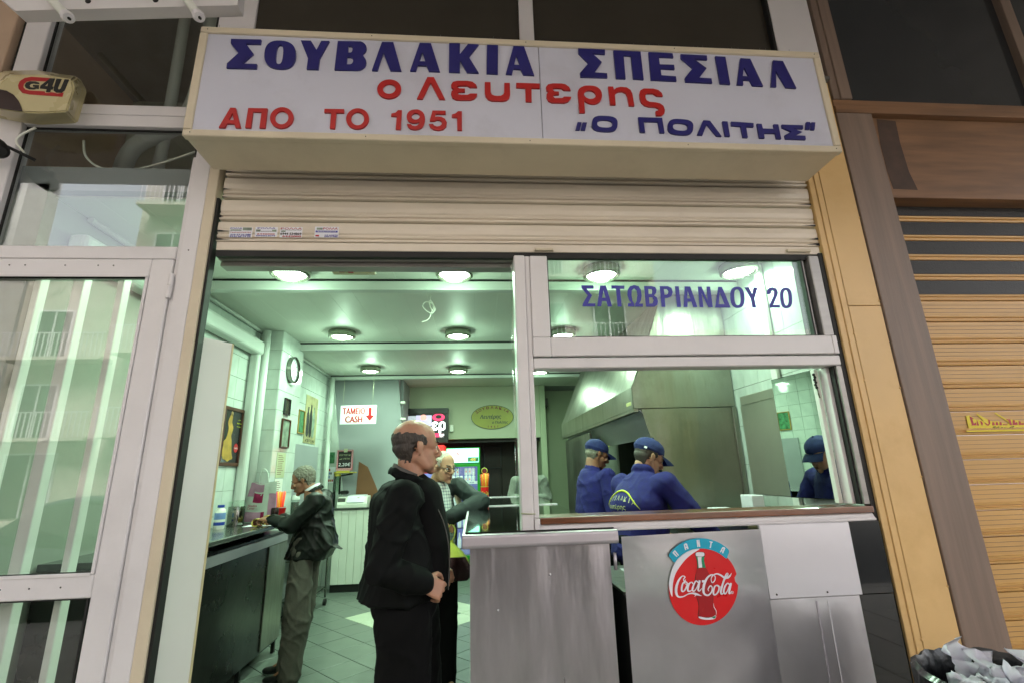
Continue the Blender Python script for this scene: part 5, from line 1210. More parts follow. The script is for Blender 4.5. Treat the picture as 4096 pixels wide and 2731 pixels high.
for i, (zz, wd) in enumerate(((2.02, .04), (1.99, .08), (1.96, .07))): text('caption', ('me', 'uno', 'polk')[i], (WX + .0098, 2.33, zz), WU, WV, WN, wd, .012, 'yellow_print', fr1)
PX = -1.95
clk = thing('wall_clock', (PX, 2.83, 2.62), 'round white wall clock with a steel rim on the tiled pillar', 'clock')
lathe('rim', [(0.0, 0), (.13, 0), (.14, .01), (.14, .045), (.132, .05), (.124, .04), (.124, .02), (0, .02)], (PX, 2.85, 2.60), (1, 0, 0), 'steel_pot', clk, 32)
lathe('dial', [(0, .022), (.123, .022)], (PX, 2.85, 2.60), (1, 0, 0), 'print_white', clk, 32)
for k_ in range(12):
    a = k_ * pi / 6; o = box('hour_mark', PX + .0225, PX + .024, -.003, .003, .092, .112, 'print_black', clk, 0); o.matrix_parent_inverse = Matrix.Translation(-clk.location); o.location = (0, 2.85, 2.60); o.rotation_euler = (a, 0, 0)
for a, l, wd in ((2.3, .062, .004), (-2.6, .09, .003)):
    o = box('clock_hand', PX + .025, PX + .0265, -wd, wd, -.01, l, 'print_black', clk, 0); o.matrix_parent_inverse = Matrix.Translation(-clk.location); o.location = (0, 2.85, 2.60); o.rotation_euler = (a, 0, 0)
frame_onwall('small_dark_frame', 2.74, 2.89, 2.12, 2.29, PX + .002, 'very small dark picture frame under the clock', 'photo_dark', 'dark_glass', .012)
f2 = frame_onwall('framed_certificate', 2.72, 2.94, 1.79, 2.08, PX + .002, 'small brown-framed print on the pillar below the small dark frame', 'frame_brown', 'foil_poster', .014)
mn = thing('price_list', (PX, 2.85, 1.5), 'long pale paper price list taped to the tiled pillar', 'paper')
for i, (z0, z1, y0, y1) in enumerate(((1.50, 1.74, 2.70, 2.92), (1.30, 1.49, 2.70, 2.90))):
    s_ = box('sheet', PX + .002, PX + .0035, y0, y1, z0, z1, ('collar_pale', 'white_plastic')[i], mn, 0); bm = bmesh.new(); z = z1 - .03
    while z > z0 + .02: add_box(bm, PX + .0036, PX + .004, y0 + .03, y1 - .03 - random.uniform(0, .06), z, z + .005); z -= .018
    frombm('printed_lines', bm, 'maroon', s_)
b1 = thing('sepia_poster', (WX, 4.28, 1.93), 'tall sepia photograph poster of standing figures beyond the pillar', 'poster')
box('sheet', WX + .002, WX + .006, 4.05, 4.52, 1.92, 2.535, 'sepia', b1, 0)
for (cy, h_, m_) in ((4.16, .36, 'photo_dark'), (4.27, .40, 'print_black'), (4.38, .38, 'foil_poster')):
    plate('printed_figure', [spl([(-.04, 0), (.04, 0), (.05, h_ * .5), (.035, h_ * .78), (.02, h_ * .84), (.022, h_), (-.022, h_), (-.02, h_ * .84), (-.045, h_ * .75), (-.05, h_ * .4)], 3, True)], (WX + .0065, cy, 2.02), WU, WV, WN, .0008, m_, b1)
text('caption', 'apo', (WX + .0075, 4.29, 1.955), WU, WV, WN, .36, .035, 'photo_dark', b1)
frame_onwall('small_print', 3.80, 4.02, 2.02, 2.31, WX + .002, 'small greenish print left of the tall sepia poster', 'poster_gold', 'poster_green', .012)
sd_ = thing('grey_wall_panel', (WX, 4.0, 0), 'dark grey-green cupboard door on the wall behind the eating man', 'cupboard'); box('door_panel', WX + .003, WX + .025, 3.72, 4.62, .02, 1.89, 'wall_grey', sd_, .003); box('handle', WX + .026, WX + .045, 4.5, 4.52, 1.0, 1.12, 'steel_pot', sd_, .003)
zc = zm(1250, 1700, 250 / 1307)
def post(name, x0, y0, x1, y1, mat, label, Y=5.14, cat='poster'):
    a, b_ = at(*zc(x0, y0), Y=Y), at(*zc(x1, y1), Y=Y); t = thing(name, (a.x, Y, b_.z), label, cat)
    box('sheet', a.x, b_.x, Y, Y + .004, b_.z, a.z, mat, t, 0); return t, a, b_
post('ice_cream_poster', 222, 495, 322, 800, 'poster_gold', 'small yellow and red price poster at the top left of the till corner')
post('drinks_poster', 335, 560, 455, 790, 'poster_green', 'small green leaflet with bottles taped beside the yellow poster')
post('blue_poster', 205, 815, 325, 1240, 'poster_blue', 'tall shiny blue poster hanging under the yellow one')
t, a, b_ = post('photo_leaflet', 335, 870, 460, 1200, 'paper_white', 'white leaflet with small product photos under the green leaflet')
random.seed(4)
for i in range(4):
    for j in range(3):
        if random.random() < .75: box('printed_photo', a.x + .01 + j * .024, a.x + .028 + j * .024, 5.138, 5.1395, b_.z + .02 + i * .05, b_.z + .05 + i * .05, random.choice(['print_red', 'photo_dark', 'poster_blue', 'poster_gold']), t, 0)
tc_ = at(*zc(95, 740), Y=4.9); ty = thing('football_ornament', tc_, 'black and white football ornament above a blue tag near the eating man', 'ornament')
for dx in (-.03, .03):
    bm = bmesh.new(); bmesh.ops.create_icosphere(bm, subdivisions=3, radius=.038, matrix=Matrix.Translation(tc_ + Vector((dx, 0, 0)))); frombm('ball', bm, 'print_white', ty, True)
bm = bmesh.new()
for dx, dz in ((-.03, 0), (.03, 0), (-.045, .02), (.05, .022), (-.01, -.02), (.02, -.025), (0, .025)): bmesh.ops.create_icosphere(bm, subdivisions=2, radius=.012, matrix=Matrix.Translation(tc_ + Vector((dx, -.030, dz))))
frombm('black_patches', bm, 'print_black', ty, True); box('tag', tc_.x + .01, tc_.x + .05, 4.88, 4.90, tc_.z - .16, tc_.z - .06, 'blue_plastic', ty, .006)
tube('hook', [tc_ + Vector((-.03, 0, .03)), tc_ + Vector((-.04, .0, .08))], .006, 'print_white', ty, 6)

# till corner
ci = thing('till_counter', (-1.6, 5.0, 0), 'pale boarded counter with a dark plinth carrying the cash register', 'counter')
box('plinth', -1.96, -.95, 4.90, 5.14, 0, .10, 'black_rubber', ci, .002); x = -1.95
while x < -.97:
    box('board', x, x + .097, 4.86, 4.885, .10, 1.045, 'white_plastic', ci, .004); x += .1
box('counter_carcass', -1.95, -.95, 4.886, 5.14, .10, 1.045, 'interior_beam', ci, 0); box('worktop', -1.97, -.93, 4.84, 5.15, 1.046, 1.066, 'counter_top', ci, .003)
cr = thing('cash_register', (-1.7, 5.0, 1.066), 'white cash register with a sloping cover on the till counter', 'cash register')
prism('register_body', [(4.87, 1.067), (4.87, 1.12), (4.93, 1.21), (5.12, 1.22), (5.12, 1.067)], -1.93, -1.52, 'X', 'white_plastic', cr, .006)
prism('cover', [(4.868, 1.14), (4.925, 1.225), (5.10, 1.235), (5.10, 1.21), (4.93, 1.205), (4.875, 1.135)], -1.80, -1.56, 'X', 'print_white', cr, .003); box('keypad', -1.92, -1.82, 4.885, 4.93, 1.15, 1.20, 'grey_fabric', cr, .004); box('red_mark', -1.66, -1.63, 4.90, 4.903, 1.20, 1.205, 'print_red', cr, 0)
cb = thing('price_chalkboard', (-1.87, 4.95, 1.55), 'small black chalkboard with a pink studded frame and a price of 2,20 euros', 'chalkboard')
X0, X1, Z0, Z1 = -1.990, -1.762, 1.572, 1.862
box('board', X0 + .012, X1 - .012, 4.945, 4.955, Z0 + .012, Z1 - .012, 'print_black', cb, 0)
for a in ((X0, X1, Z0, Z0 + .034), (X0, X1, Z1 - .022, Z1), (X0, X0 + .022, Z0 + .034, Z1 - .022), (X1 - .022, X1, Z0 + .034, Z1 - .022)): box('frame_strip', a[0], a[1], 4.935, 4.955, a[2], a[3], 'board_pink', cb, .002)
bm = bmesh.new(); x = X0 + .011
while x < X1: 
    for z in (Z0 + .008, Z0 + .025, Z1 - .011): add_box(bm, x - .0035, x + .0035, 4.932, 4.936, z - .0035, z + .0035)
    x += .0155
z = Z0 + .045
while z < Z1 - .02:
    for x in (X0 + .011, X1 - .011): add_box(bm, x - .0035, x + .0035, 4.932, 4.936, z - .0035, z + .0035)
    z += .0155
frombm('white_studs', bm, 'print_white', cb); box('clip', X0 + .10, X0 + .15, 4.925, 4.934, Z1 - .035, Z1 + .015, 'collar_pale', cb, .003)
text('chalk_line', 'souts', (-1.876, 4.9435, 1.79), XU, ZU, FR, .16, .022, 'collar_pale', cb, shear=.2); text('chalk_line', 'me', (-1.876, 4.9435, 1.735), XU, ZU, FR, .14, .024, 'collar_pale', cb, shear=.2); text('chalk_line', 'price', (-1.876, 4.9435, 1.655), XU, ZU, FR, .165, .052, 'print_white', cb, shear=.15)
box('cork_foot', X0 + .01, X1 - .04, 4.93, 4.97, 1.552, 1.571, 'cork_yellow', cb, .002)
jm = thing('citrus_juicer', (-1.9, 5.0, 1.06), 'tall dark citrus juicer with a glass jug and a flat yellow tray under the chalkboard', 'juicer')
box('tray', -2.0, -1.71, 4.88, 5.02, 1.536, 1.551, 'cork_yellow', jm, .004); tube('arm', [(-1.93, 4.97, 1.25), (-1.93, 4.97, 1.50), (-1.75, 4.95, 1.53)], .014, 'black_plastic', jm, 8); tube('pillar', [(-2.01, 5.0, 1.07), (-2.01, 5.0, 1.56)], .02, 'black_plastic', jm, 10)
lathe('jug', [(0, 0), (.035, 0), (.04, .02), (.032, .14), (.045, .22), (.043, .22), (.03, .14), (.035, .02), (0, .01)], (-1.965, 4.95, 1.28), (0, 0, 1), 'clear_plastic', jm); lathe('dial_head', [(0, -.02), (.045, -.015), (.045, .015), (0, .02)], (-1.955, 4.93, 1.515), (0, 0, 1), 'cork_yellow', jm)
box('motor', -1.91, -1.80, 4.93, 5.0, 1.245, 1.30, 'black_plastic', jm, .015)
hs_ = thing('hanging_cash_sign', (-1.66, 4.7, 2.2), 'white hanging sign with red lettering and a red arrow pointing down', 'sign')
box('sign_sheet', -1.915, -1.41, 4.70, 4.706, 2.203, 2.468, 'print_white', hs_, .001)
for x in (-1.884, -1.469): tube('string', [(x, 4.703, 2.466), (x, 4.703, 2.95)], .0018, 'collar_pale', hs_, 5)
text('lettering', 'tameio', (-1.728, 4.6985, 2.388), XU, ZU, FR, .305, .088, 'print_red', hs_, bold=.045); text('lettering', 'cash', (-1.722, 4.6985, 2.272), XU, ZU, FR, .235, .088, 'print_red', hs_, bold=.045)
plate('arrow', [[(-.021, .09), (.021, .09), (.021, -.02), (.062, -.02), (0, -.095), (-.062, -.02), (-.021, -.02)]], (-1.50, 4.6985, 2.343), XU, ZU, FR, .001, 'print_red', hs_)
ct_ = thing('steel_trolley', (-1.95, 3.9, 0), 'steel trolley on dark castors behind the legs of the eating man', 'trolley')
for x in (-2.12, -1.83):
    for y in (3.55, 4.25):
        tube('post', [(x, y, .09), (x, y, 1.0)], .012, 'steel_pot', ct_, 8); lathe('castor', [(0, -.015), (.035, -.015), (.035, .015), (0, .015)], (x, y, .037), (1, 0, 0), 'black_rubber', ct_, 14)
for z in (.2, .6, .98): box('shelf', -2.12, -1.83, 3.55, 4.25, z, z + .015, 'steel_pot', ct_, .002)

# ================================================================== BACK OF THE SHOP
tv = thing('television', (-.88, 5.93, 2.0), 'black-framed television showing a colourful programme, high on the back wall', 'television')
TX0, TX1, TZ0, TZ1 = -1.229, -.505, 2.068, 2.472
for a in ((-1.315, -.455, 1.985, TZ0), (-1.315, -.455, TZ1, 2.568), (-1.315, TX0, TZ0, TZ1), (TX1, -.455, TZ0, TZ1)): box('bezel', a[0], a[1], 5.915, 6.01, a[2], a[3], 'black_plastic', tv, .003)
box('screen', TX0, TX1, 5.94, 5.95, TZ0, TZ1, 'tv_dark', tv, 0)
def tp(name, x0, x1, z0, z1, mat, l=0): box(name, TX0 + x0 * .724, TX0 + x1 * .724, 5.9385 - l * .0012, 5.9395 - l * .0012, TZ0 + z0 * .404, TZ0 + z1 * .404, mat, tv, 0)
tp('picture', 0, .12, 0, 1, 'tv_lilac'); tp('picture', .12, .32, .3, .93, 'tv_grey'); tp('picture', .32, .68, .5, .95, 'tv_lilac'); tp('picture', .20, .30, .5, .75, 'tv_white', 1)
plate('picture', [ell(TX0 + .49 * .724, TZ0 + .86 * .404, .055, .05, n=20)], (0, 5.937, 0), XU, ZU, FR, .001, 'tv_pink', tv)
plate('picture', [ell(TX0 + .84 * .724, TZ0 + .86 * .404, .105, .062, n=26), ell(TX0 + .84 * .724, TZ0 + .88 * .404, .05, .032, n=20)], (0, 5.937, 0), XU, ZU, FR, .001, 'tv_red', tv)
tp('picture', .72, .86, .04, .2, 'tv_red', 1); tp('picture', .86, .97, .09, .17, 'tv_white', 2)
text('caption', 'er', (TX0 + .85 * .724, 5.934, TZ0 + .44 * .404), XU, ZU, FR, .22, .19, 'tv_white', tv, bold=.06)
text('caption', 'on', (TX0 + .915 * .724, 5.934, TZ0 + .135 * .404), XU, ZU, FR, .06, .022, 'tv_red', tv); text('caption', 'ert', (TX0 + .915 * .724, 5.934, TZ0 + .05 * .404), XU, ZU, FR, .06, .028, 'tv_white', tv)
text('caption', 'ert', (TX0 + .1 * .724, 5.934, TZ0 + .94 * .404), XU, ZU, FR, .06, .02, 'tv_red', tv)
ov = thing('oval_wall_sign', (.294, 6.02, 2.2), 'oval olive-yellow sign with maroon arched lettering on the back bulkhead', 'sign')
ox, oz, rx_, rz_ = .294, 2.41, .366, .208
plate('board', [ell(ox, oz, rx_, rz_, n=48)], (0, 6.028, 0), XU, ZU, FR, .008, 'oval_yellow', ov)
plate('rim', [ell(ox, oz, rx_, rz_, n=48), ell(ox, oz, rx_ - .008, rz_ - .008, n=48)], (0, 6.0195, 0), XU, ZU, FR, .002, 'ink_dark', ov)
for i, ch in enumerate('ΣΟΥΒΛΑΚΙΑ'):
    a = radians(146 - i * 13.8 - (2 if i > 6 else 0)); e_ = .0
    x, z = ox + (rx_ - .048) * cos(a), oz + (rz_ - .042) * sin(a); tn = atan2(cos(a) * rz_, sin(a) * rx_) if False else (pi / 2 - atan2(sin(a) / rz_, cos(a) / rx_))
    u_ = Vector((cos(-tn), 0, sin(-tn))); v_ = Vector((-sin(-tn), 0, cos(-tn)))
    text('letter', 'L' + ch, (x, 6.0190, z), u_, v_, FR, None if ch == 'Ι' else .046, .044, 'maroon', ov, bold=.06)
for i, ch in enumerate('1951'): text('letter', 'L' + ch, (ox - .075 + i * .055, 6.0190, oz - .165 + .006 * (i in (0, 3))), XU, ZU, FR, None, .034, 'maroon', ov, bold=.06)
text('lettering', 'lef', (ox - .03, 6.0190, oz + .0), XU, ZU, FR, .36, .085, 'ink_dark', ov, shear=.2, bold=.03)
text('lettering', 'pol', (ox + .13, 6.0190, oz - .095), XU, ZU, FR, .27, .058, 'ink_dark', ov, shear=.2, bold=.03)

gf = thing('green_fridge', (-.2, 6.0, 0), 'green glass-door drinks fridge with a lit turquoise header and cans inside', 'fridge')
GX0, GX1, GY = -.475, .072, 5.66
box('header', GX0, GX1, GY + .005, GY + .55, 1.64, 1.89, 'green_fridge', gf, .006); box('light_panel', GX0 + .012, GX1 - .022, GY - .004, GY + .004, 1.655, 1.875, 'fridge_light', gf, .002)
plate('logo_disc', [ell(-.29, 1.765, .135, .098, n=32)], (0, GY - .0045, 0), XU, ZU, FR, .002, 'fridge_logo', gf)
text('logo_letter', 'A', (-.285, GY - .0068, 1.785), XU, ZU, FR, .075, .085, 'red_light', gf); text('logo_lettering', 'alpha_gr', (-.285, GY - .0068, 1.705), XU, ZU, FR, .10, .022, 'fridge_inside', gf)
box('display', -.125, .045, GY - .008, GY - .0045, 1.665, 1.735, 'fridge_light', gf, .001).data.materials[0] = MATS['poster_green']; text('temperature', 'temp', (-.045, GY - .0085, 1.70), XU, ZU, FR, .09, .035, 'led_amber', gf)
for a in ((GX0, GX0 + .035, .22, 1.635), (GX1 - .045, GX1, .22, 1.635), (GX0 + .0355, GX1 - .0455, 1.59, 1.635), (GX0 + .0355, GX1 - .0455, .22, .27)): box('door_frame', a[0], a[1], GY, GY + .04, a[2], a[3], 'green_fridge', gf, .003)
box('cabinet', GX0, GX0 + .02, GY + .041, GY + .55, .1, 1.638, 'green_fridge', gf, 0); box('cabinet', GX1 - .02, GX1, GY + .041, GY + .55, .1, 1.638, 'green_fridge', gf, 0)
box('inner_back', GX0 + .021, GX1 - .021, GY + .45, GY + .47, .22, 1.63, 'fridge_inside', gf, 0)
box('base_grille', GX0, GX1, GY + .01, GY + .5, .04, .215, 'green_fridge', gf, .004)
for k_ in range(4): box('grille_slat', GX0 + .02, GX1 - .02, GY, GY + .01, .065 + k_ * .036, .08 + k_ * .036, 'black_plastic', gf, .002)
for z in (1.325, .98, .66, .36): box('shelf', GX0 + .036, GX1 - .046, GY + .045, GY + .44, z, z + .012, 'steel_pot', gf, 0)
box('shelf_strip', GX0 + .036, GX1 - .046, GY + .030, GY + .044, 1.322, 1.365, 'can_white', gf, 0); text('strip_print', 'alfa', (-.06, GY + .029, 1.345), XU, ZU, FR, .07, .02, 'navy_text', gf); text('strip_print', 'alpha_gr', (-.36, GY + .029, 1.345), XU, ZU, FR, .08, .02, 'navy_text', gf)
box('door_glass', GX0 + .036, GX1 - .046, GY + .018, GY + .022, .272, 1.588, 'window_glass', gf, 0)
cols_ = [(-.415, 2, 's'), (-.355, 2, ''), (-.293, 2, 's'), (-.232, 1, 's'), (-.155, 2, 'A'), (-.095, 2, 'A'), (-.035, 2, '')]
for cx_, n_, kind in cols_:
    for lv in range(n_):
        z = 1.338 + lv * .118; c = lathe('drink_can', [(0, 0), (.022, 0), (.026, .008), (.026, .102), (.021, .112), (0, .110)], (cx_, GY + .10, z), (0, 0, 1), 'can_white', None, 14)
        tag(c, 'silver white drink can on the top shelf of the green fridge', 'can', 'cans in the green fridge')
        if kind == 'A': text('print', 'A', (cx_, GY + .0725, z + .06), XU, ZU, FR, .022, .03, 'red_light', c)
        if kind == 's': plate('star', [[(.014 * (1 if i % 2 == 0 else .42) * sin(pi * i / 5), .014 * (1 if i % 2 == 0 else .42) * cos(pi * i / 5)) for i in range(10)]], (cx_, GY + .073, z + .055), XU, ZU, FR, .0008, 'red_light', c)
for z in (.992, .672, .372):
    for cx_ in (-.40, -.33, -.26, -.18, -.10, -.03):
        c = lathe('glass_bottle', [(0, 0), (.027, 0), (.028, .01), (.028, .12), (.012, .17), (.011, .22), (0, .222)], (cx_, GY + .12, z), (0, 0, 1), 'can_white' if z < 1 else 'bottle_green', None, 12)
        tag(c, 'pale glass bottle on a lower shelf of the green fridge', 'bottle', 'bottles in the green fridge')
rf = thing('red_fridge', (-.8, 6.0, 0), 'red drinks fridge with white script on its lit header behind the two men', 'fridge')
box('cabinet', -1.08, -.505, 5.71, 6.2, .04, 1.55, 'red_plastic', rf, .006); box('header', -1.08, -.505, 5.68, 6.2, 1.552, 1.94, 'red_light', rf, .004); text('script', 'coca', (-.79, 5.676, 1.77), XU, ZU, FR, .48, .20, 'print_white', rf, shear=.3)
box('door_glass', -1.03, -.56, 5.70, 5.708, .25, 1.50, 'fridge_inside', rf, 0)
dp = struct(box('doorway_header', -1.13, 1.12, 6.21, 6.3, 2.0, 2.06, 'black_plastic', bevel=0))
nb_ = thing('notice_board', (.35, 7.16, 1.5), 'dark square frame on the dark panelled wall beside the green fridge', 'frame'); box('frame_board', .15, .50, 7.14, 7.168, 1.55, 1.98, 'black_plastic', nb_, .006); box('frame_sheet', .18, .47, 7.136, 7.14, 1.58, 1.95, 'dark_wood_wall', nb_, 0)

# glossy display case behind the steel counter
dc = thing('display_case', (.35, 2.3, 0), 'low glossy black-topped display case behind the steel counter', 'counter')
box('case_top', .035, .64, 1.603, 2.92, 1.20, 1.243, 'black_top', dc, .004); box('case_body', .05, .62, 1.61, 2.9, 0, 1.199, 'dark_gap', dc, .003); box('rear_trim', .035, .64, 2.921, 2.93, 1.22, 1.25, 'steel_bright', dc, .001)
p = Vector((.088, 2.72, 1.2435))
s2_ = thing('straw_dispenser', p, 'tall red printed straw dispenser full of orange straws on the glossy black counter', 'straws')
lathe('cup', [(0, 0), (.036, 0), (.039, .003), (.039, .118), (.037, .118), (.034, .005), (0, .005)], p, (0, 0, 1), 'coke_red', s2_, 24)
lathe('rim', [(.0395, .004), (.0395, .010)], p, (0, 0, 1), 'bag_yellow', s2_); lathe('rim', [(.0395, .112), (.0395, .118)], p, (0, 0, 1), 'bag_yellow', s2_)
lathe('clear_sleeve', [(.038, .118), (.045, .17), (.054, .235), (.053, .235), (.044, .17), (.037, .118)], p, (0, 0, 1), 'clear_plastic', s2_)
straws(s2_, p, .048, .02, .225, ['straw_orange', 'straw_orange', 'straw_yellow', 'straw_orange'], 24)
text('script', 'coca', (p.x + .004, p.y - .0415, p.z + .055), XU, ZU, FR, .066, .035, 'bag_yellow', s2_, shear=.2)
lathe('badge', [(0, -.006), (.026, -.006), (.026, .006), (0, .006)], p + Vector((0, .02, .268)), (0, 1, 0), 'maroon', s2_, 20); tube('badge_stem', [p + Vector((0, .025, .10)), p + Vector((0, .025, .25))], .005, 'clear_plastic', s2_, 6)
lathe('badge_rim', [(.026, -.008), (.031, -.006), (.031, .006), (.026, .008)], p + Vector((0, .02, .268)), (0, 1, 0), 'bag_yellow', s2_, 20)

# ================================================================== KITCHEN
hd = thing('exhaust_hood', (1.7, 2.5, 1.9), 'large stainless exhaust hood with a sloping front over the grill', 'hood')
HX = 1.28; HY0, HY1 = 1.51, 4.85
bm = bmesh.new()
def hp(y): return [(HX, y, 1.965), (HX, y, 2.14), (1.62, y, CZ - .01), (RX, y, CZ - .01), (RX, y, 1.965)]
A = [bm.verts.new(q) for q in hp(HY0 + .006)]; B = [bm.verts.new(q) for q in hp(HY1)]
for i in (0, 1, 2): bm.faces.new((A[i], B[i], B[i + 1], A[i + 1]))
bm.faces.new(list(reversed(B)))
frombm('canopy', bm, 'steel_kitchen', hd)
box('lower_lip', HX + .001, HX + .045, HY0 + .01, HY1, 1.935, 1.964, 'steel_kitchen', hd, .003)
quadbox('inner_baffle', [(HX + .05, HY0 + .02, 1.95), (HX + .05, HY1 - .1, 1.95), (HX + .28, HY1 - .1, 1.75), (HX + .28, HY0 + .02, 1.75)], (.6, 0, .8), .01, 'steel_bright', hd)
zk_ = zm(2050, 1400, 1450 / 2352)
def kp(L, Y): return [(lambda q: (q.x, q.z))(at(*zk_(x, y), Y=Y)) for x, y in L]
plate('end_plate', [[(1.283, 1.965), (1.283, 2.15), (1.39, 2.35), (1.62, CZ - .01), (2.14, CZ - .01), (2.14, 1.968)]], (0, HY0 + .004, 0), XU, ZU, FR, .004, 'steel_kitchen', hd)
plate('maker_plate', [[(1.222, 1.985), (1.262, 2.0), (1.262, 2.03), (1.222, 2.015)]], (.0, HY0 - .003, -.01), XU, ZU, FR, .003, 'gold_print', hd)
sp_ = thing('steel_splash_panel', (1.8, 1.5, 1.1), 'tall stainless splash panel under the hood, seen behind the cook in front', 'panel')
plate('panel_sheet', [[(1.345, 1.960), (2.14, 1.960), (2.14, .9), (1.55, .9), (1.52, 1.25)]], (0, HY0 + .008, 0), XU, ZU, FR, .004, 'steel_kitchen', sp_)
box('edge_fold', 2.105, 2.14, HY0 - .014, HY0 + .0035, .9, 1.96, 'steel_kitchen', sp_, .002)
gl_ = thing('grill', (1.7, 2.4, 0), 'dark grill bench under the exhaust hood behind the cooks', 'grill')
box('grill_body', 1.36, 2.14, 1.54, 4.6, 0, .95, 'steel_kitchen', gl_, .004); box('fire_bed', 1.38, 2.12, 1.6, 4.5, .951, 1.0, 'dark_gap', gl_, 0); box('back_shield', 2.10, 2.14, 1.54, 4.8, 1.001, 1.93, 'dark_gap', gl_, 0)
for k_ in range(10): tube('skewer', [(1.40, 1.75 + k_ * .12, 1.03), (2.05, 1.75 + k_ * .12, 1.03)], .008, 'meat', gl_, 6)
box('front_shield', 1.30, 1.33, 3.2, 4.7, .9, 1.9, 'steel_kitchen', gl_, .002)
w1 = thing('steel_wall_sheet', (RX, 1.2, 1.28), 'stainless sheet fixed to the tiled kitchen wall left of the white upright', 'panel')
box('lower_sheet', RX - .006, RX - .001, .935, 1.44, 1.281, 1.958, 'steel_wall', w1, .002); box('upper_sheet', RX - .0075, RX - .001, .935, 1.43, 1.96, 2.03, 'steel_wall', w1, .002)
up = thing('white_upright', (RX, .91, 1.0), 'white vertical upright on the kitchen wall between steel sheet and mirror', 'post'); box('upright_body', RX - .035, RX - .0085, .865, .932, 1.2, 2.94, 'white_alu_in', up, .004)
mr = thing('wall_mirror', (RX - .01, .66, 1.29), 'wall mirror at the right of the kitchen reflecting a cook in a blue cap', 'mirror')
MA = radians(10); mc = Vector((RX - .06, .65, 0)); mu_ = Vector((-sin(MA) * -1, cos(MA), 0)); mu_ = Vector((sin(MA) * -1 * -1 * -1, cos(MA), 0)); mn_ = Vector((-cos(MA), -sin(MA), 0))
plate('mirror_glass', [[(-.20, 1.29), (.20, 1.29), (.20, 2.06), (-.20, 2.06)]], mc - mn_ * .004, mu_, ZU, mn_, .004, 'mirror', mr); plate('mirror_back', [[(-.205, 1.285), (.205, 1.285), (.205, 2.065), (-.205, 2.065)]], mc - mn_ * .016, mu_, ZU, mn_, .0115, 'black_plastic', mr)
ns_ = thing('napkin_pack', (1.95, 1.35, 1.166), 'stack of white paper packs on the steel work surface beside the splash panel', 'paper')
box('pack', 1.72, 1.86, 1.2, 1.36, 1.166, 1.20, 'paper_white', ns_, .004); box('pack', 1.93, 2.02, 1.1, 1.25, 1.166, 1.29, 'paper_white', ns_, .004)
wt = thing('work_table', (1.8, 1.1, 0), 'steel work table along the kitchen wall below the mirror', 'table'); box('table_top', 1.62, 2.13, .64, 1.5, 1.13, 1.164, 'steel_kitchen', wt, .003); box('table_body', 1.64, 2.12, .66, 1.48, 0, 1.129, 'steel_kitchen', wt, .003)
fd = thing('food_tray', (1.1, .3, .966), 'steel tray of skewered meat below the wooden ledge', 'tray')
box('tray_base', .78, 1.28, .12, .50, .966, .972, 'steel_bright', fd, .002); 
for k_ in range(7): tube('meat_skewer', [(.82 + k_ * .06, .15, .985), (.86 + k_ * .06, .46, .985)], .011, 'meat', fd, 7)
# black extractor / dark zone and small posters high on the right wall
for i, (y0, y1, m_, lb) in enumerate(((.62, .72, 'poster_green', 'small green sticker high on the kitchen wall above the steel sheets'), (.50, .58, 'poster_gold', 'small round yellow sticker high on the kitchen wall by the keys'))):
    t = thing('wall_sticker', (RX, y0, 2.12), lb, 'sticker'); box('sheet', RX - .003, RX - .0005, y0, y1, 2.12, 2.2, m_, t, 0)
# ================================================================== PEOPLE
V = Vector
def RZ(a): return Matrix.Rotation(a, 4, 'Z')
def RY(a): return Matrix.Rotation(a, 4, 'Y')
def RXm(a): return Matrix.Rotation(a, 4, 'X')
def head_prims(T, jowl=0., nose=1., fat=1.):
    H = [[T, (-.018, 0, .042, .094, .076 * fat, .082)],                                   # skull
         [T, (.030, 0, .052, .050, .062 * fat, .055), (.045, 0, .012, .045, .058 * fat, .03)],       # forehead
         [T, (.052, 0, .024, .040, .052, .014)],                                            # brow ridge
         [T, (.030, 0, -.03, .052, .058 * fat, .05), (.046, 0, -.075, .036, .040 + jowl, .028)],            # face
         [T, (-.01, 0, -.035, .055, .060 * fat + jowl * .5, .05), (.035, 0, -.080, .036, .044 + jowl, .024)],        # jaw
         [T, (.070, 0, -.096, .020, .022, .018)],                                           # chin
         [T, (.084, 0, .020, .009, .009, .012), (.104 * nose, 0, -.024, .012, .0125, .010)],        # nose bridge
         [T, (.098 * nose, .011, -.031, .011, .009, .008), (.098 * nose, -.011, -.031, .011, .009, .008), (.084, 0, -.034, .01, .016, .008)],
         [T, (.076, .034, -.018, .014, .018, .013)], [T, (.076, -.034, -.018, .014, .018, .013)],   # cheeks
         [T, (.084, 0, -.055, .012, .022, .007)], [T, (.083, 0, -.067, .011, .018, .007)],    # lips
         [T, (.070, .030, .014, .019, .017, .009)], [T, (.070, -.030, .014, .019, .017, .009)], [T, (.068, .031, -.004, .017, .016, .006)], [T, (.068, -.031, -.004, .017, .016, .006)]]    # lids
    for s in (-1, 1):
        H += [[T @ Matrix.Translation((-.006, s * .077 * fat, -.008)) @ RXm(s * .0) @ RZ(s * -.35), (0, 0, .012, .017, .007, .020), (-.002, 0, -.014, .012, .006, .014)],
              [T @ Matrix.Translation((-.012, s * .080 * fat, -.004)) @ RZ(s * -.5), (-.004, 0, .006, .010, .006, .024)]]
    return H
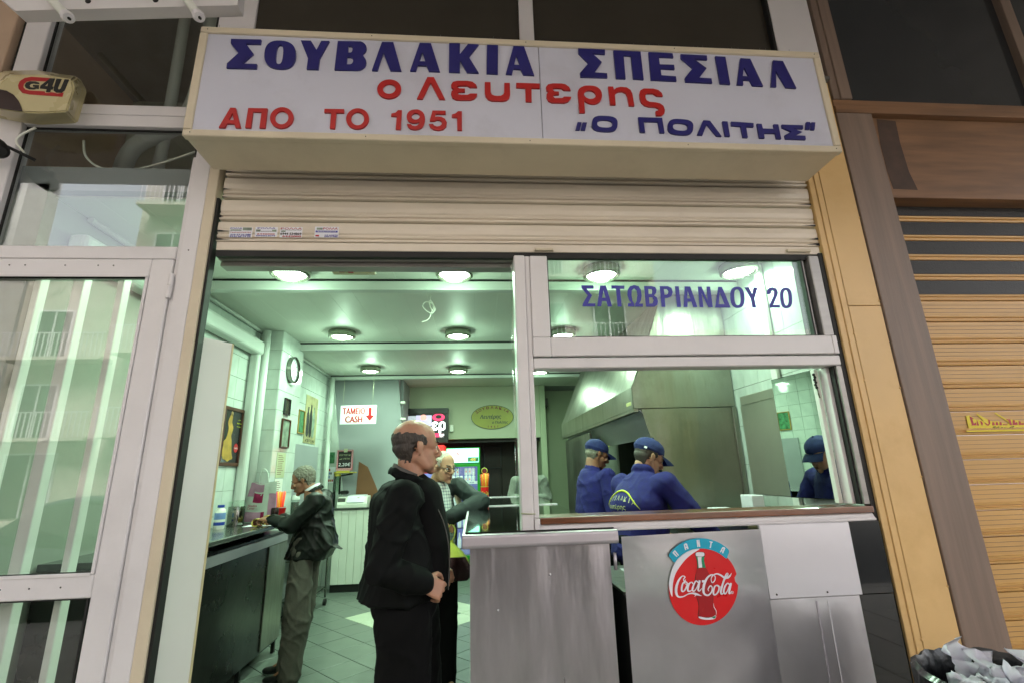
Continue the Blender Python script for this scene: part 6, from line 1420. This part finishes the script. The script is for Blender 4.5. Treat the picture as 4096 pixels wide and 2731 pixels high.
def hand_prims(T, side, curl=.5, spread=.08):
    P = [[T, (.012, -.022, 0, .016, .016, .013), (.012, .022, 0, .016, .016, .013), (.088, -.030, 0, .010, .010, .011), (.090, .030, 0, .010, .010, .011)]]
    for i, (yy, L) in enumerate(((.031, .070), (.011, .080), (-.010, .074), (-.030, .058))):
        yy *= side; a = 0; pos = V((.092, yy, 0)); pts = [pos.copy()]
        for seg in (.45, .32, .23):
            a += curl * (1.0 + .1 * i); pos = pos + V((cos(a) * L * seg, (spread * (1.5 - i) * side) * L * seg, -sin(a) * L * seg)); pts.append(pos.copy())
        for q0, q1, r0, r1 in zip(pts, pts[1:], (.0088, .0082, .0075), (.0082, .0075, .0068)): P.append([T, (*q0, r0), (*q1, r1)])
    th = [V((.025, .028 * side, -.004)), V((.055, .056 * side, -.014)), V((.082, .062 * side, -.022 - .012 * curl)), V((.105, .056 * side, -.03 - .02 * curl))]
    for q0, q1, r0, r1 in zip(th, th[1:], (.013, .0105, .0095), (.0105, .0095, .008)): P.append([T, (*q0, r0), (*q1, r1)])
    return P
def frame_from(p, d, up):
    x = V(d).normalized(); z = (V(up) - x * V(up).dot(x)).normalized(); y = z.cross(x)
    return Matrix(((x.x, y.x, z.x, p[0]), (x.y, y.y, z.y, p[1]), (x.z, y.z, z.z, p[2]), (0, 0, 0, 1)))
def cap(p, r, q, s): return [(*p, r), (*q, s)]
def folds(a, seed, fz=2.6):
    def f(c):
        w_ = V((noise.noise(c * 4 + V((seed, 0, 0))), noise.noise(c * 4 + V((0, seed, 9))), noise.noise(c * 4 + V((4, 0, seed))))) * .05
        p = c + w_
        r1 = 1 - abs(noise.noise(V((p.x * 6 + p.z * 4 + seed, p.y * 6 - p.z * 3, p.z * fz)))) * 3.5
        r2 = 1 - abs(noise.noise(V((p.x * 9 - p.z * 6, p.y * 9 + seed, p.z * 4)))) * 4.
        return a * (.8 * noise.noise(V((c.x * 4 + seed, c.y * 4, c.z * 2))) + .42 * max(0, r1) ** 2 + .22 * max(0, r2) ** 2 - .3)
    return f
def human(t, J, T, skin, parts, jowl=0, nose=1., fat=1., hands=None, vox=.005):
    P = head_prims(T, jowl, nose, fat)
    hn = T @ V((-.028, 0, -.055))
    P += [[(*hn, .055, .056, .05), (*J['neck'], .062, .068, .05)], [(*J['neck'], .07, .08, .04), (*J['chest'], .10, .14, .12)], [(*J['chest'], .10, .14, .12), (*J['pelvis'], .10, .14, .10)]]
    for s in 'LR':
        P += [[(*J['chest'] + V((0, 0, .08)), .07, .08, .07), (*J['sh' + s], .05)], cap(J['sh' + s], .05, J['el' + s], .038), cap(J['el' + s], .038, J['wr' + s], .026),
              cap(J['hip' + s], .08, J['kn' + s], .05), cap(J['kn' + s], .05, J['an' + s], .036), cap(J['an' + s], .036, V(J['an' + s]) + V((.10, 0, -.04)), .025)]
        if hands and s in hands:
            d, up, curl = hands[s]; P += hand_prims(frame_from(J['wr' + s], d, up), 1 if s == 'R' else -1, curl)
    solid('body', P, vox, skin, t, 2)
def eyes(t, T, sc=1., irx=.0):
    for s in (-1, 1):
        for nm, r, dx, m_ in (('eye', .0125, 0, 'eye_white'), ('iris', .006, .0082, 'iris')):
            bm = bmesh.new(); bmesh.ops.create_icosphere(bm, subdivisions=2, radius=r, matrix=T @ Matrix.Translation((.0735 + dx, s * .031 + (irx if dx else 0), .004))); frombm(nm, bm, m_, t, True)
        solid('eyebrow', [[T, (.088, s * .015, .027, .005, .008, .004), (.082, s * .048, .028, .005, .006, .004)]], .003, 'hair_dark', t, 1)
def lips(t, T, m_='lip', open_=0.):
    solid('mouth', [[T, (.0955, 0, -.0565, .004, .017, .0035)], [T, (.0935, 0, -.065 - open_, .0042, .014, .0038)]], .0022, m_, t, 1)
def _ss(a, b_, x):
    u = min(1, max(0, (x - a) / (b_ - a))); return u * u * (3 - 2 * u)
def hairpiece(t, T, mat, style, amp=.004, fat=1., seed=0., thick=None):
    """hair as a skin over the skull that dips under the scalp where the man has none, so the hairline is soft"""
    inv = T.inverted(); th = thick if thick is not None else {'bald': .0025, 'crop': .0015, 'thin': .002, 'full': .008}[style]
    P = [[T, (-.018, 0, .042, .094, .076 * fat, .082)], [T, (-.01, 0, -.035, .060, .064 * fat, .050), (-.030, 0, .0, .075, .071 * fat, .05)], [T, (-.028, 0, -.055, .048, .050, .05)]]
    def mask(c):
        n = .010 * noise.noise(c * 60 + V((seed, 0, 0)))
        if style in ('bald', 'crop'): top_ = 1 - _ss(.056, .076, c.z + n + max(0, c.x + .02) * .35) if style == 'bald' else 1
        else: top_ = 1
        front = .030 + (.0 if style in ('bald', 'crop') else .45 * max(0, c.z - .03))
        fr_ = 1 - _ss(front - .008, front + .008, c.x + n)
        low = _ss(-.085, -.068, c.z + n) if c.x < -.035 else _ss(-.006, .012, c.z + n)
        return top_ * fr_ * low
    def f(c):
        l = inv @ c; m_ = mask(l)
        return -.010 + m_ * (.010 + th + amp * (noise.noise(c * 75 + V((seed, 0, 0))) + .7 * noise.noise(c * 28) + .6 * noise.noise(V((c.x * 200, c.y * 200, c.z * 40)))))
    solid('hair', P, .0035, mat, t, 1, fold=f)
def top(t, J, mat, arm=(.078, .064, .056), torso=None, hem=None, vox=.0085, fold=None, name='jacket', collar=None, sleeves='LR', extra=()):
    P = list(torso)
    for s in sleeves:
        P += [[(*J['sh' + s], arm[0] * 1.02), (*J['chest'] + V((0, 0, .10)), .10, .12, .07)], cap(J['sh' + s], arm[0], J['el' + s], arm[1]), cap(J['el' + s], arm[1], J['wr' + s], arm[2])]
    P += list(extra)
    if collar:
        T, r, n_, tilt, th = collar
        for i in range(n_):
            a = 2 * pi * i / n_; b_ = 2 * pi * (i + 1) / n_
            if tilt < 0 and not (.12 < a / (2 * pi) < .88): continue
            P.append([T, (r * cos(a), r * sin(a), .0 , th, th, .026), (r * cos(b_), r * sin(b_), .0, th, th, .026)])
    return solid(name, P, vox, mat, t, 2, fold)
def trousers(t, J, mat, r=(.115, .09, .078), fold=None, belly=(.14, .17, .10), name='trousers'):
    P = [[(*J['pelvis'], *belly), (*V(J['pelvis']) + V((0, 0, .10)), belly[0], belly[1], .05)]]
    for s in 'LR': P += [cap(J['hip' + s], r[0], J['kn' + s], r[1]), cap(J['kn' + s], r[1], V(J['an' + s]) + V((0, 0, -.03)), r[2])]
    return solid(name, P, .009, mat, t, 2, fold)
def shoes(t, J, mat='shoe', dirs=None):
    for s in 'LR':
        a = V(J['an' + s]); d = V((dirs or {}).get(s, (1, 0, 0))).normalized()
        z = a.z - .05
        solid('shoe', [[(*(a - d * .045 + V((0, 0, -z + .045 - .05 + .0))), .036, .036, .045), (*(a + d * .06 + V((0, 0, -z - .0))), .04, .04, .035)], [(*(a + d * .05 + V((0, 0, -z - .01))), .043, .043, .032), (*(a + d * .16 + V((0, 0, -z - .02))), .036, .036, .024)]], .006, mat, t, 1)

def std(lean=0., w=.19):
    J = dict(pelvis=V((0, 0, .95)), chest=V((lean * .3, 0, 1.26)), neck=V((lean * .45, 0, 1.46)))
    for s, k in (('L', 1), ('R', -1)):
        J['sh' + s] = V((lean * .38, k * w, 1.41)); J['hip' + s] = V((0, k * .09, .90)); J['kn' + s] = V((.02, k * .10, .49)); J['an' + s] = V((0, k * .105, .085))
        J['el' + s] = V((lean * .2 - .02, k * (w + .05), 1.12)); J['wr' + s] = V((.10, k * (w + .03), .88))
    return J

# ---- 1: large man in the black jacket, in profile in the doorway
t = thing('person', (-.355, .06, 0), 'balding heavy man in a black zipped jacket standing in profile in the doorway', 'person'); t['_local'] = 1
J = std(.12, .20); J['pelvis'] = V((.02, 0, .95)); J['neck'] = V((.055, 0, 1.47))
J['elR'] = V((-.025, -.265, 1.13)); J['wrR'] = V((.14, -.20, 1.075)); J['elL'] = V((.02, .26, 1.14)); J['wrL'] = V((.16, .10, 1.09))
J['anL'] = V((.14, .10, .085)); J['knL'] = V((.11, .10, .49)); J['anR'] = V((.04, -.1, .085)); J['knR'] = V((.06, -.1, .49)); J['hipR'] = V((.045, -.09, .90)); J['hipL'] = V((.06, .09, .90)); J['pelvis'].x = .04
T = Matrix.Translation((.075, .0, 1.618)) @ RZ(radians(23)) @ RY(radians(1)) @ Matrix.Scale(1.07, 4)
human(t, J, T, 'skin', None, jowl=.016, nose=1.04, fat=1.05, hands={'R': ((.75, .45, -.5), (.3, -.8, .3), .75), 'L': ((.6, -.7, -.3), (0, 0, 1), .7)})
eyes(t, T); lips(t, T)
hairpiece(t, T, 'hair_dark', 'bald', .0022, fat=1.05)
torso = [[(.0, 0, 1.37, .12, .19, .08), (.03, 0, 1.20, .165, .20, .12)], [(.03, 0, 1.20, .165, .20, .12), (.035, 0, 1.05, .18, .205, .12)], [(.03, 0, 1.08, .18, .205, .08), (.01, 0, .985, .185, .205, .03)], [(-.01, 0, 1.43, .08, .12, .05), (.0, 0, 1.36, .11, .17, .06)]]
Tc = Matrix.Translation((.038, 0, 1.485)) @ RY(radians(24))
jk = top(t, J, 'jacket_black', (.074, .060, .050), torso, collar=(Tc, .090, 14, -1, .014), fold=folds(.024, 3.), vox=.0075)
def liner(a0, a1, r, w_, T_, mat, nm, z0=-.02, z1=.034):
    bm = bmesh.new(); n = 24; rows = []
    for i in range(n + 1):
        a = a0 + (a1 - a0) * i / n; rows.append([bm.verts.new(T_ @ V((rr * cos(a), rr * sin(a), z))) for rr, z in ((r - w_ / 2, z0), (r - w_ / 2, z1), (r + w_ / 2, z1), (r + w_ / 2, z0))])
    for A, B in zip(rows, rows[1:]):
        for k in range(4): bm.faces.new((A[k], B[k], B[(k + 1) % 4], A[(k + 1) % 4]))
    bm.faces.new(rows[0]); bm.faces.new(rows[-1]); bmesh.ops.recalc_face_normals(bm, faces=bm.faces)
    return frombm(nm, bm, mat, t, True)
liner(radians(60), radians(300), .084, .008, Tc, 'grey_fabric', 'collar_lining', -.01, .034)
solid('shirt', [[(.10, 0, 1.40, .10, .12, .09), (.14, 0, 1.20, .10, .13, .1)], [(.06, 0, 1.47, .075, .075, .045)], [(.15, 0, 1.18, .09, .12, .1), (.15, 0, 1.05, .09, .12, .08)]], .009, 'trouser_black', t, 2, folds(.006, 9.))
tube('zip_edge', spl([T_ for T_ in [V((.115, -.075, 1.46)), V((.165, -.075, 1.38)), V((.215, -.085, 1.28)), V((.238, -.095, 1.16)), V((.235, -.1, 1.02))]], 5), .0028, 'grey_fabric', t, 6)
trousers(t, J, 'trouser_black', (.12, .10, .095), folds(.018, 5.), (.145, .17, .1)); shoes(t, J)

# ---- 2: man with glasses and checked shirt
t = thing('person', (-.32, 1.62, 0), 'man in glasses and checked shirt leaning an elbow on the counter with a yellow bag', 'person'); t['_local'] = 1
HD = radians(-52); t.rotation_euler = (0, 0, HD)
J = std(.10, .19)
Ti = RZ(-HD)
def W(x, y, z): return Ti.to_3x3() @ (V((x, y, z)) - V((-.32, 1.62, 0)))      # a place in the shop -> the figure's own axes
J['shL'] = W(-.14, 1.62, 1.39); J['shR'] = W(-.47, 1.52, 1.40); J['elL'] = W(.035, 1.40, 1.285); J['wrL'] = W(-.17, 1.27, 1.205); J['elR'] = W(-.5, 1.45, 1.15); J['wrR'] = W(-.42, 1.3, .95)
hp_ = W(-.245, 1.52, 1.50); T = Matrix.Translation((hp_.x, hp_.y, 1.54)) @ RZ(radians(8)) @ RY(radians(10)) @ Matrix.Scale(.98, 4); J['neck'] = V((.03, 0, 1.42))
human(t, J, T, 'skin_pale', None, jowl=.008, hands={'L': (W(-.22 , 1.62, 0) - V((0, 0, .55)) if False else Ti.to_3x3() @ V((-.25, -.1, -.9)), Ti.to_3x3() @ V((0, -1, 0)), 1.1)})
eyes(t, T, irx=.004); lips(t, T, 'lip_dark')
hairpiece(t, T, 'hair_white', 'thin', .003)
for s in (-1, 1):
    Tg = T @ Matrix.Translation((.096, s * .032, .004)); rg = [Tg @ V((0, .026 * cos(a), .019 * sin(a))) for a in [2 * pi * i / 20 for i in range(21)]]
    g_ = tube('glasses_rim', rg, .0016, 'steel_pot', t, 6)
    plate('lens', [[(.025 * cos(2 * pi * i / 16), .018 * sin(2 * pi * i / 16)) for i in range(16)]], Tg @ V((0, 0, 0)), (Tg.to_3x3() @ V((0, 1, 0))), Tg.to_3x3() @ V((0, 0, 1)), Tg.to_3x3() @ V((1, 0, 0)), .001, 'spectacle_glass', g_)
    tube('glasses_arm', [T @ V((.096, s * .058, .008)), T @ V((.05, s * .077, .008)), T @ V((-.005, s * .083, .004))], .0016, 'steel_pot', g_, 6)
tube('glasses_bridge', [T @ V((.096, -.008, .006)), T @ V((.1, 0, .01)), T @ V((.096, .008, .006))], .0016, 'steel_pot', t, 6)
torso = [[(.0, 0, 1.36, .11, .17, .08), (.03, 0, 1.18, .14, .18, .1)], [(.03, 0, 1.18, .15, .18, .1), (.03, 0, 1.0, .155, .185, .1)], [(.03, 0, 1.0, .155, .185, .1), (.01, 0, .88, .16, .185, .04)]]
top(t, J, 'jacket_navy', (.072, .066, .056), torso, fold=folds(.024, 13.), vox=.0075)
# checked shirt: its own woven check
m = M('check_shirt', '#c9d6cf', .8, 0, .03); N = m.node_tree.nodes; L_ = m.node_tree.links; b = N['Principled BSDF']
tcn = N.new('ShaderNodeTexCoord'); sx = N.new('ShaderNodeSeparateXYZ'); L_.new(tcn.outputs['Object'], sx.inputs[0]); prev = None
for ax in ('Y', 'Z'):
    mm = N.new('ShaderNodeMath'); mm.operation = 'MULTIPLY'; mm.inputs[1].default_value = 44; L_.new(sx.outputs[ax], mm.inputs[0])
    fr = N.new('ShaderNodeMath'); fr.operation = 'FRACT'; L_.new(mm.outputs[0], fr.inputs[0]); gt = N.new('ShaderNodeMath'); gt.operation = 'LESS_THAN'; gt.inputs[1].default_value = .24; L_.new(fr.outputs[0], gt.inputs[0])
    if prev is None: prev = gt
    else:
        ad = N.new('ShaderNodeMath'); ad.operation = 'ADD'; L_.new(prev.outputs[0], ad.inputs[0]); L_.new(gt.outputs[0], ad.inputs[1]); ml = N.new('ShaderNodeMath'); ml.operation = 'MULTIPLY'; ml.inputs[1].default_value = .5; L_.new(ad.outputs[0], ml.inputs[0])
        mxx = N.new('ShaderNodeMixRGB'); mxx.inputs[1].default_value = (*lin('#cfd9d2'), 1); mxx.inputs[2].default_value = (*lin('#2f4a6a'), 1); L_.new(ml.outputs[0], mxx.inputs[0]); L_.new(mxx.outputs[0], b.inputs['Base Color'])
solid('checked_shirt', [[(.07, 0, 1.35, .085, .10, .10), (.10, 0, 1.15, .10, .10, .1)], [(.045, 0, 1.43, .07, .068, .035)], [(.10, 0, 1.15, .10, .10, .1), (.10, 0, .98, .095, .11, .06)]], .008, 'check_shirt', t, 2, folds(.004, 2.))
for s in (-1, 1):
    pts = [V((.05, s * .10, 1.455)), V((.12, s * .11, 1.38)), V((.165, s * .115, 1.28)), V((.19, s * .12, 1.20))]
    solid('collar_flap', [[(*pts[0], .02, .012, .03), (*pts[1], .016, .03, .03)], [(*pts[1], .014, .03, .03), (*pts[2], .012, .026, .03)]] + ([[(*pts[2], .012, .026, .03), (*pts[3], .01, .02, .03)]]), .006, 'collar_pale', t, 2, folds(.003, 4.))
trousers(t, J, 'trouser_black', (.11, .09, .085), folds(.01, 6.)); shoes(t, J)
# yellow carrier bag in his hand
wl_ = V((-.178, 1.26, 1.10)); yb = thing('carrier_bag', (-.175, 1.25, .8), 'knotted yellow translucent carrier bag hanging from the hand of the man in glasses', 'bag')
def ring_surf(name, rings, mat, parent, n=28, amp=.01, sd=0.):
    bm = bmesh.new(); R_w = []
    for (cx, cy, cz, rx, ry) in rings:
        R_w.append([bm.verts.new(V((cx + rx * cos(a) * (1 + amp * 8 * noise.noise(V((cos(a) * 3 + sd, sin(a) * 3, cz * 14)))), cy + ry * sin(a), cz))) for a in [2 * pi * i / n for i in range(n)]])
    for A, B in zip(R_w, R_w[1:]):
        for i in range(n): bm.faces.new((A[i], A[(i + 1) % n], B[(i + 1) % n], B[i]))
    bm.faces.new(R_w[0]); bm.faces.new(list(reversed(R_w[-1]))); bmesh.ops.recalc_face_normals(bm, faces=bm.faces)
    return frombm(name, bm, mat, parent, True)
ring_surf('bag_body', [(-.15, 1.25, .80, .03, .03), (-.155, 1.25, .81, .10, .06), (-.155, 1.25, .87, .12, .075), (-.16, 1.25, .93, .105, .07), (-.165, 1.25, .98, .07, .05), (-.168, 1.25, 1.02, .03, .025), (-.17, 1.25, 1.04, .014, .014)], 'bag_yellow', yb, amp=.012)
tube('knot', [V((-.185, 1.25, 1.035)), V((-.155, 1.25, 1.045))], .013, 'bag_yellow', yb, 8)
for dx in (-.022, .022): tube('handle', spl([V((-.17, 1.25, 1.04)), V((-.17 + dx, 1.245, 1.08)), V((-.17 + dx * 1.1, 1.25, 1.13)), V((-.17, 1.26, 1.16))], 4), [.012] * 13, 'bag_yellow', yb, 8, flat=.35)
ring_surf('dark_contents', [(-.12, 1.19, .81, .06, .02), (-.12, 1.185, .84, .085, .02), (-.12, 1.182, .90, .08, .02), (-.125, 1.19, .955, .05, .02)], 'can_dark', yb, amp=.012, sd=5.)

# ---- 3: man eating at the wall counter
t = thing('person', (-1.40, 2.08, 0), 'grey-haired man in dark leather jacket and grey trousers eating at the wall counter', 'person'); t['_local'] = 1
t.rotation_euler = (0, 0, pi)
J = std(.16, .185); J['neck'] = V((-.02, 0, 1.37)); J['chest'] = V((-.06, 0, 1.18)); J['pelvis'] = V((-.02, 0, .92))
J['shL'] = V((-.09, .18, 1.31)); J['shR'] = V((-.07, -.17, 1.32)); J['elL'] = V((.06, .22, 1.13)); J['wrL'] = V((.26, .10, 1.17)); J['elR'] = V((.07, -.22, 1.12)); J['wrR'] = V((.25, -.1, 1.16))
J['anL'] = V((.02, .10, .085)); J['anR'] = V((.10, -.09, .085)); J['knL'] = V((.0, .1, .47))
T = Matrix.Translation((.070, 0, 1.468)) @ RZ(radians(8)) @ RY(radians(20)) @ Matrix.Scale(.95, 4)
human(t, J, T, 'skin_dark', None, hands={'L': ((.9, -.2, .1), (0, .2, 1), .8), 'R': ((.9, .2, .1), (0, -.2, 1), .8)})
eyes(t, T); lips(t, T, 'lip_dark')
hairpiece(t, T, 'hair_grey', 'full', .0045, seed=3.)
torso = [[(-.07, 0, 1.29, .12, .17, .08), (-.06, 0, 1.12, .15, .18, .1)], [(-.06, 0, 1.12, .155, .18, .1), (-.045, 0, .98, .175, .19, .08)], [(-.045, 0, .98, .175, .19, .08), (-.01, 0, .87, .17, .19, .03)],
         [(-.13, .0, 1.12, .09, .15, .05), (-.24, .05, .95, .016, .13, .016), (-.10, 0, .87, .10, .18, .02)], [(-.22, .06, .96, .014, .10, .014), (-.32, .11, .93, .008, .03, .008)]]
Tc = Matrix.Translation((-.025, 0, 1.385)) @ RY(radians(30))
top(t, J, 'jacket_leather', (.076, .066, .052), torso, collar=(Tc, .078, 14, -1, .013), vox=.0075, fold=folds(.024, 23.), name='leather_jacket')
liner(radians(45), radians(315), .066, .006, Tc, 'print_white', 'shirt_collar', -.01, .036)
trousers(t, J, 'trouser_grey', (.10, .095, .085), folds(.022, 26., 3.), name='trousers'); shoes(t, J)

# ---- cooks
def capmesh(t, T, mat, pitchb=0., back=True):
    P = [[T, (-.020, 0, .060, .106, .086, .074)], [T, (-.020, 0, .052, .108, .088, .03)]]
    inv = T.inverted(); solid('cap', P, .0045, mat, t, 2, fold=lambda c: .0025 * noise.noise(c * 20), cut=lambda c: (inv @ c).z < .030 + .12 * (inv @ c).x)
    bm = bmesh.new(); rows = []; 
    for j in range(7):
        rr = j / 6; row = []
        for i in range(15):
            a = radians(-58 + 116 * i / 14); bx = -.015 + .105 * cos(a); by = .088 * sin(a) * 1.0; ox_ = bx + rr * .085 * cos(a * .9) ** .7
            row.append(bm.verts.new(T @ V((ox_, by * (1 + .05 * rr), .046 - .022 * rr * rr - .030 * (sin(a) ** 2) * (.4 + rr)))))
        rows.append(row)
    for A, B in zip(rows, rows[1:]):
        for i in range(14): bm.faces.new((A[i], A[i + 1], B[i + 1], B[i]))
    bmesh.ops.solidify(bm, geom=list(bm.faces), thickness=.004); frombm('cap_brim', bm, mat, t, True)
    bm = bmesh.new(); bmesh.ops.create_icosphere(bm, subdivisions=2, radius=.008, matrix=T @ Matrix.Translation((-.02, 0, .135))); frombm('cap_button', bm, mat, t, True)
# front cook
t = thing('person', (1.14, 1.13, 0), 'front cook in blue sweatshirt and cap with yellow lettering on his back', 'person'); t['_local'] = 1
HD = radians(28); t.rotation_euler = (0, 0, HD)
J = std(.22, .215); J['chest'] = V((.02, 0, 1.20)); J['neck'] = V((.045, 0, 1.42)); J['pelvis'] = V((-.08, 0, .95)); J['shL'] = V((.04, .21, 1.38)); J['shR'] = V((.03, -.22, 1.39))
J['elR'] = V((.16, -.33, 1.16)); J['wrR'] = V((.34, -.34, 1.03)); J['elL'] = V((.18, .26, 1.12)); J['wrL'] = V((.36, .15, 1.03))
T = Matrix.Translation((.095, -.03, 1.562)) @ RZ(radians(-26)) @ RY(radians(26)) @ Matrix.Scale(1.06, 4)
human(t, J, T, 'skin', None, jowl=.014, fat=1.08, hands={'R': ((.9, .2, -.3), (0, 0, 1), .5), 'L': ((.9, -.2, -.3), (0, 0, 1), .5)})
eyes(t, T); lips(t, T, 'lip_dark'); hairpiece(t, T, 'hair_dark', 'crop', .0006, fat=1.08); capmesh(t, T, 'blue_cap')
for s, w_ in ((-.072, .014),): box('cap_buckle', 0, 0.02, 0, .003, 0, .014, 'print_white', t, .001).matrix_local = T @ Matrix.Translation((-.082, -.0745, .036)) @ RZ(radians(-38))
torso = [[(.01, 0, 1.33, .13, .19, .08), (-.01, 0, 1.15, .17, .20, .1)], [(-.01, 0, 1.15, .17, .20, .1), (-.06, 0, .95, .18, .20, .1)], [(.02, 0, 1.43, .09, .12, .05), (.0, 0, 1.34, .14, .20, .08)], [(-.05, 0, 1.25, .15, .21, .12), (.0, 0, 1.36, .12, .19, .07)]]
Tc = Matrix.Translation((.050, -.005, 1.478)) @ RY(radians(26))
def backprint(t, key_list, org, u_, v_, n_):
    for key, dx, dz, w_, h_, m_ in key_list: text('back_lettering', key, org + u_ * dx + v_ * dz, u_, v_, n_, w_, h_, m_, t)
top(t, J, 'blue_cloth', (.080, .068, .052), torso, collar=(Tc, .072, 14, 1, .014), fold=folds(.015, 33.), name='sweatshirt')
from mathutils.bvhtree import BVHTree
_sw = [c_ for c_ in t.children if c_.name.startswith('sweatshirt')][0].data
BVH = BVHTree.FromPolygons([v_.co.copy() for v_ in _sw.vertices], [tuple(p_.vertices) for p_ in _sw.polygons])
def backpoint(y, z):
    # outer surface of the back at height z
    hit = BVH.ray_cast(V((-1, y, z)), V((1, 0, 0))); return V(((hit[0].x if hit[0] is not None else -.2) - .0035, y, z))
def wrap_text(key, yc, zc, w_, h_, mat, nm='back_lettering', arc=0.):
    vs, fs = _TX[key]; xs = [p[0] for p in vs]; ys = [p[1] for p in vs]; x0, x1, y0, y1 = min(xs), max(xs), min(ys), max(ys)
    bm = bmesh.new(); vv = [bm.verts.new(backpoint(yc - (x - (x0 + x1) / 2) / (x1 - x0) * w_, zc + (y - (y0 + y1) / 2) / (y1 - y0) * h_ - arc * ((x - (x0 + x1) / 2) / (x1 - x0)) ** 2)) for x, y in vs]
    for f_ in fs:
        try: bm.faces.new([vv[i] for i in f_])
        except ValueError: pass
    return frombm(nm, bm, mat, t)
for i, ch in enumerate('ΣΟΥΒΛΑΚΙΑ'): wrap_text('S' + ch, .155 - i * .0325, 1.305 - .0022 * (i - 4) ** 2 * .7, .022 if ch != 'Ι' else .006, .030, 'gold_print')
wrap_text('lefk', .05, 1.245, .20, .04, 'gold_print'); wrap_text('polk', .0, 1.195, .17, .04, 'gold_print'); wrap_text('y51', .02, 1.145, .09, .03, 'gold_print')
tube('back_arc', [backpoint(y, 1.35 - 2.6 * (y - .02) ** 2 * 1.6) for y in [-.145 + .33 * i / 20 for i in range(21)]], [.002 + .005 * sin(pi * i / 20) for i in range(21)], 'yellow_print', t, 6)
trousers(t, J, 'trouser_black', fold=folds(.01, 36.)); shoes(t, J)
# rear cook
t = thing('person', (.985, 1.86, 0), 'grey-haired cook in blue shirt and cap working behind the front cook', 'person'); t['_local'] = 1
HD = radians(14); t.rotation_euler = (0, 0, HD)
J = std(.10, .19); J['shR'].z = 1.44; J['elL'] = V((.22, .22, 1.32)); J['shL'] = V((.05, .19, 1.44)); J['wrL'] = V((.42, .18, 1.28)); J['elR'] = V((.05, -.26, 1.13)); J['wrR'] = V((.26, -.18, 1.08))
T = Matrix.Translation((.06, 0, 1.612)) @ RZ(radians(-8)) @ RY(radians(20)) @ Matrix.Scale(1.0, 4); J['neck'] = V((.0, 0, 1.47))
human(t, J, T, 'skin_dark', None, nose=1.05, hands={'R': ((.9, .2, -.3), (0, 0, 1), .5), 'L': ((.9, -.2, -.3), (0, 0, 1), .5)})
eyes(t, T); lips(t, T, 'lip_dark'); hairpiece(t, T, 'hair_grey', 'crop', .0015, fat=1.0); capmesh(t, T, 'blue_cap')
bm = bmesh.new(); add_tube(bm, [T @ V((.070 + .0 * i, -.02 - .018 * cos(a), .098 + .012 * sin(a))) + T.to_3x3() @ V((.012 - .02 * abs(cos(a)) * .6, 0, 0)) for i, a in enumerate([pi * 2 * k / 16 for k in range(17)])], .0018, 5); frombm('cap_badge', bm, 'yellow_print', t, True)
torso = [[(.0, 0, 1.39, .12, .18, .08), (.0, 0, 1.18, .15, .18, .1)], [(.0, 0, 1.18, .155, .18, .1), (.0, 0, .95, .16, .18, .1)], [(-.005, 0, 1.455, .098, .11, .055), (.0, 0, 1.38, .13, .17, .07)]]
Tc = Matrix.Translation((.012, 0, 1.50)) @ RY(radians(22))
top(t, J, 'blue_cloth', (.072, .062, .050), torso, collar=(Tc, .064, 14, 1, .012), fold=folds(.016, 43.), name='polo_shirt')
trousers(t, J, 'trouser_black', fold=folds(.01, 46.)); shoes(t, J)
# person in the grey hooded top at the back
t = thing('person', (.74, 4.6, 0), 'person in grey hooded top with orange print standing behind the white post', 'person'); t['_local'] = 1
HD = radians(-100); t.rotation_euler = (0, 0, HD)
J = std(.05, .19); 
for s, k in (('L', 1), ('R', -1)): J['el' + s] = V((.04, k * .25, 1.13)); J['wr' + s] = V((.22, k * .05, 1.14)); J['sh' + s].z = 1.36
T = Matrix.Translation((.02, 0, 1.56)) @ RZ(.2) @ RY(.1) @ Matrix.Scale(.96, 4); J['neck'].z = 1.42
human(t, J, T, 'skin_dark', None, hands={'R': ((.5, .8, 0), (1, 0, 0), .6), 'L': ((.5, -.8, 0), (1, 0, 0), .6)})
eyes(t, T); lips(t, T); hairpiece(t, T, 'hair_dark', 'full', .004)
torso = [[(.0, 0, 1.32, .12, .17, .08), (.0, 0, 1.15, .15, .18, .1)], [(.0, 0, 1.15, .155, .18, .1), (.0, 0, .92, .16, .18, .1)], [(-.08, 0, 1.42, .06, .11, .06), (-.06, 0, 1.36, .07, .12, .06)]]
top(t, J, 'hoodie_grey', (.08, .074, .055), torso, collar=(Matrix.Translation((-.0, 0, 1.43)) @ RY(.4), .085, 14, 1, .02), fold=folds(.02, 53.), name='hooded_top')
plate('chest_print', [spl([(-.07, -.06), (-.02, -.08), (.05, -.05), (.075, .02), (.04, .07), (-.01, .05), (-.05, .08), (-.06, .02)], 3, True)], (.158, 0, 1.22), V((0, 1, 0)), V((0, 0, 1)), V((1, 0, 0)), .002, 'orange_print', t)
trousers(t, J, 'trouser_black', fold=folds(.01, 56.)); shoes(t, J)

for o in bpy.data.objects:
    if '_local' in o: del o['_local']
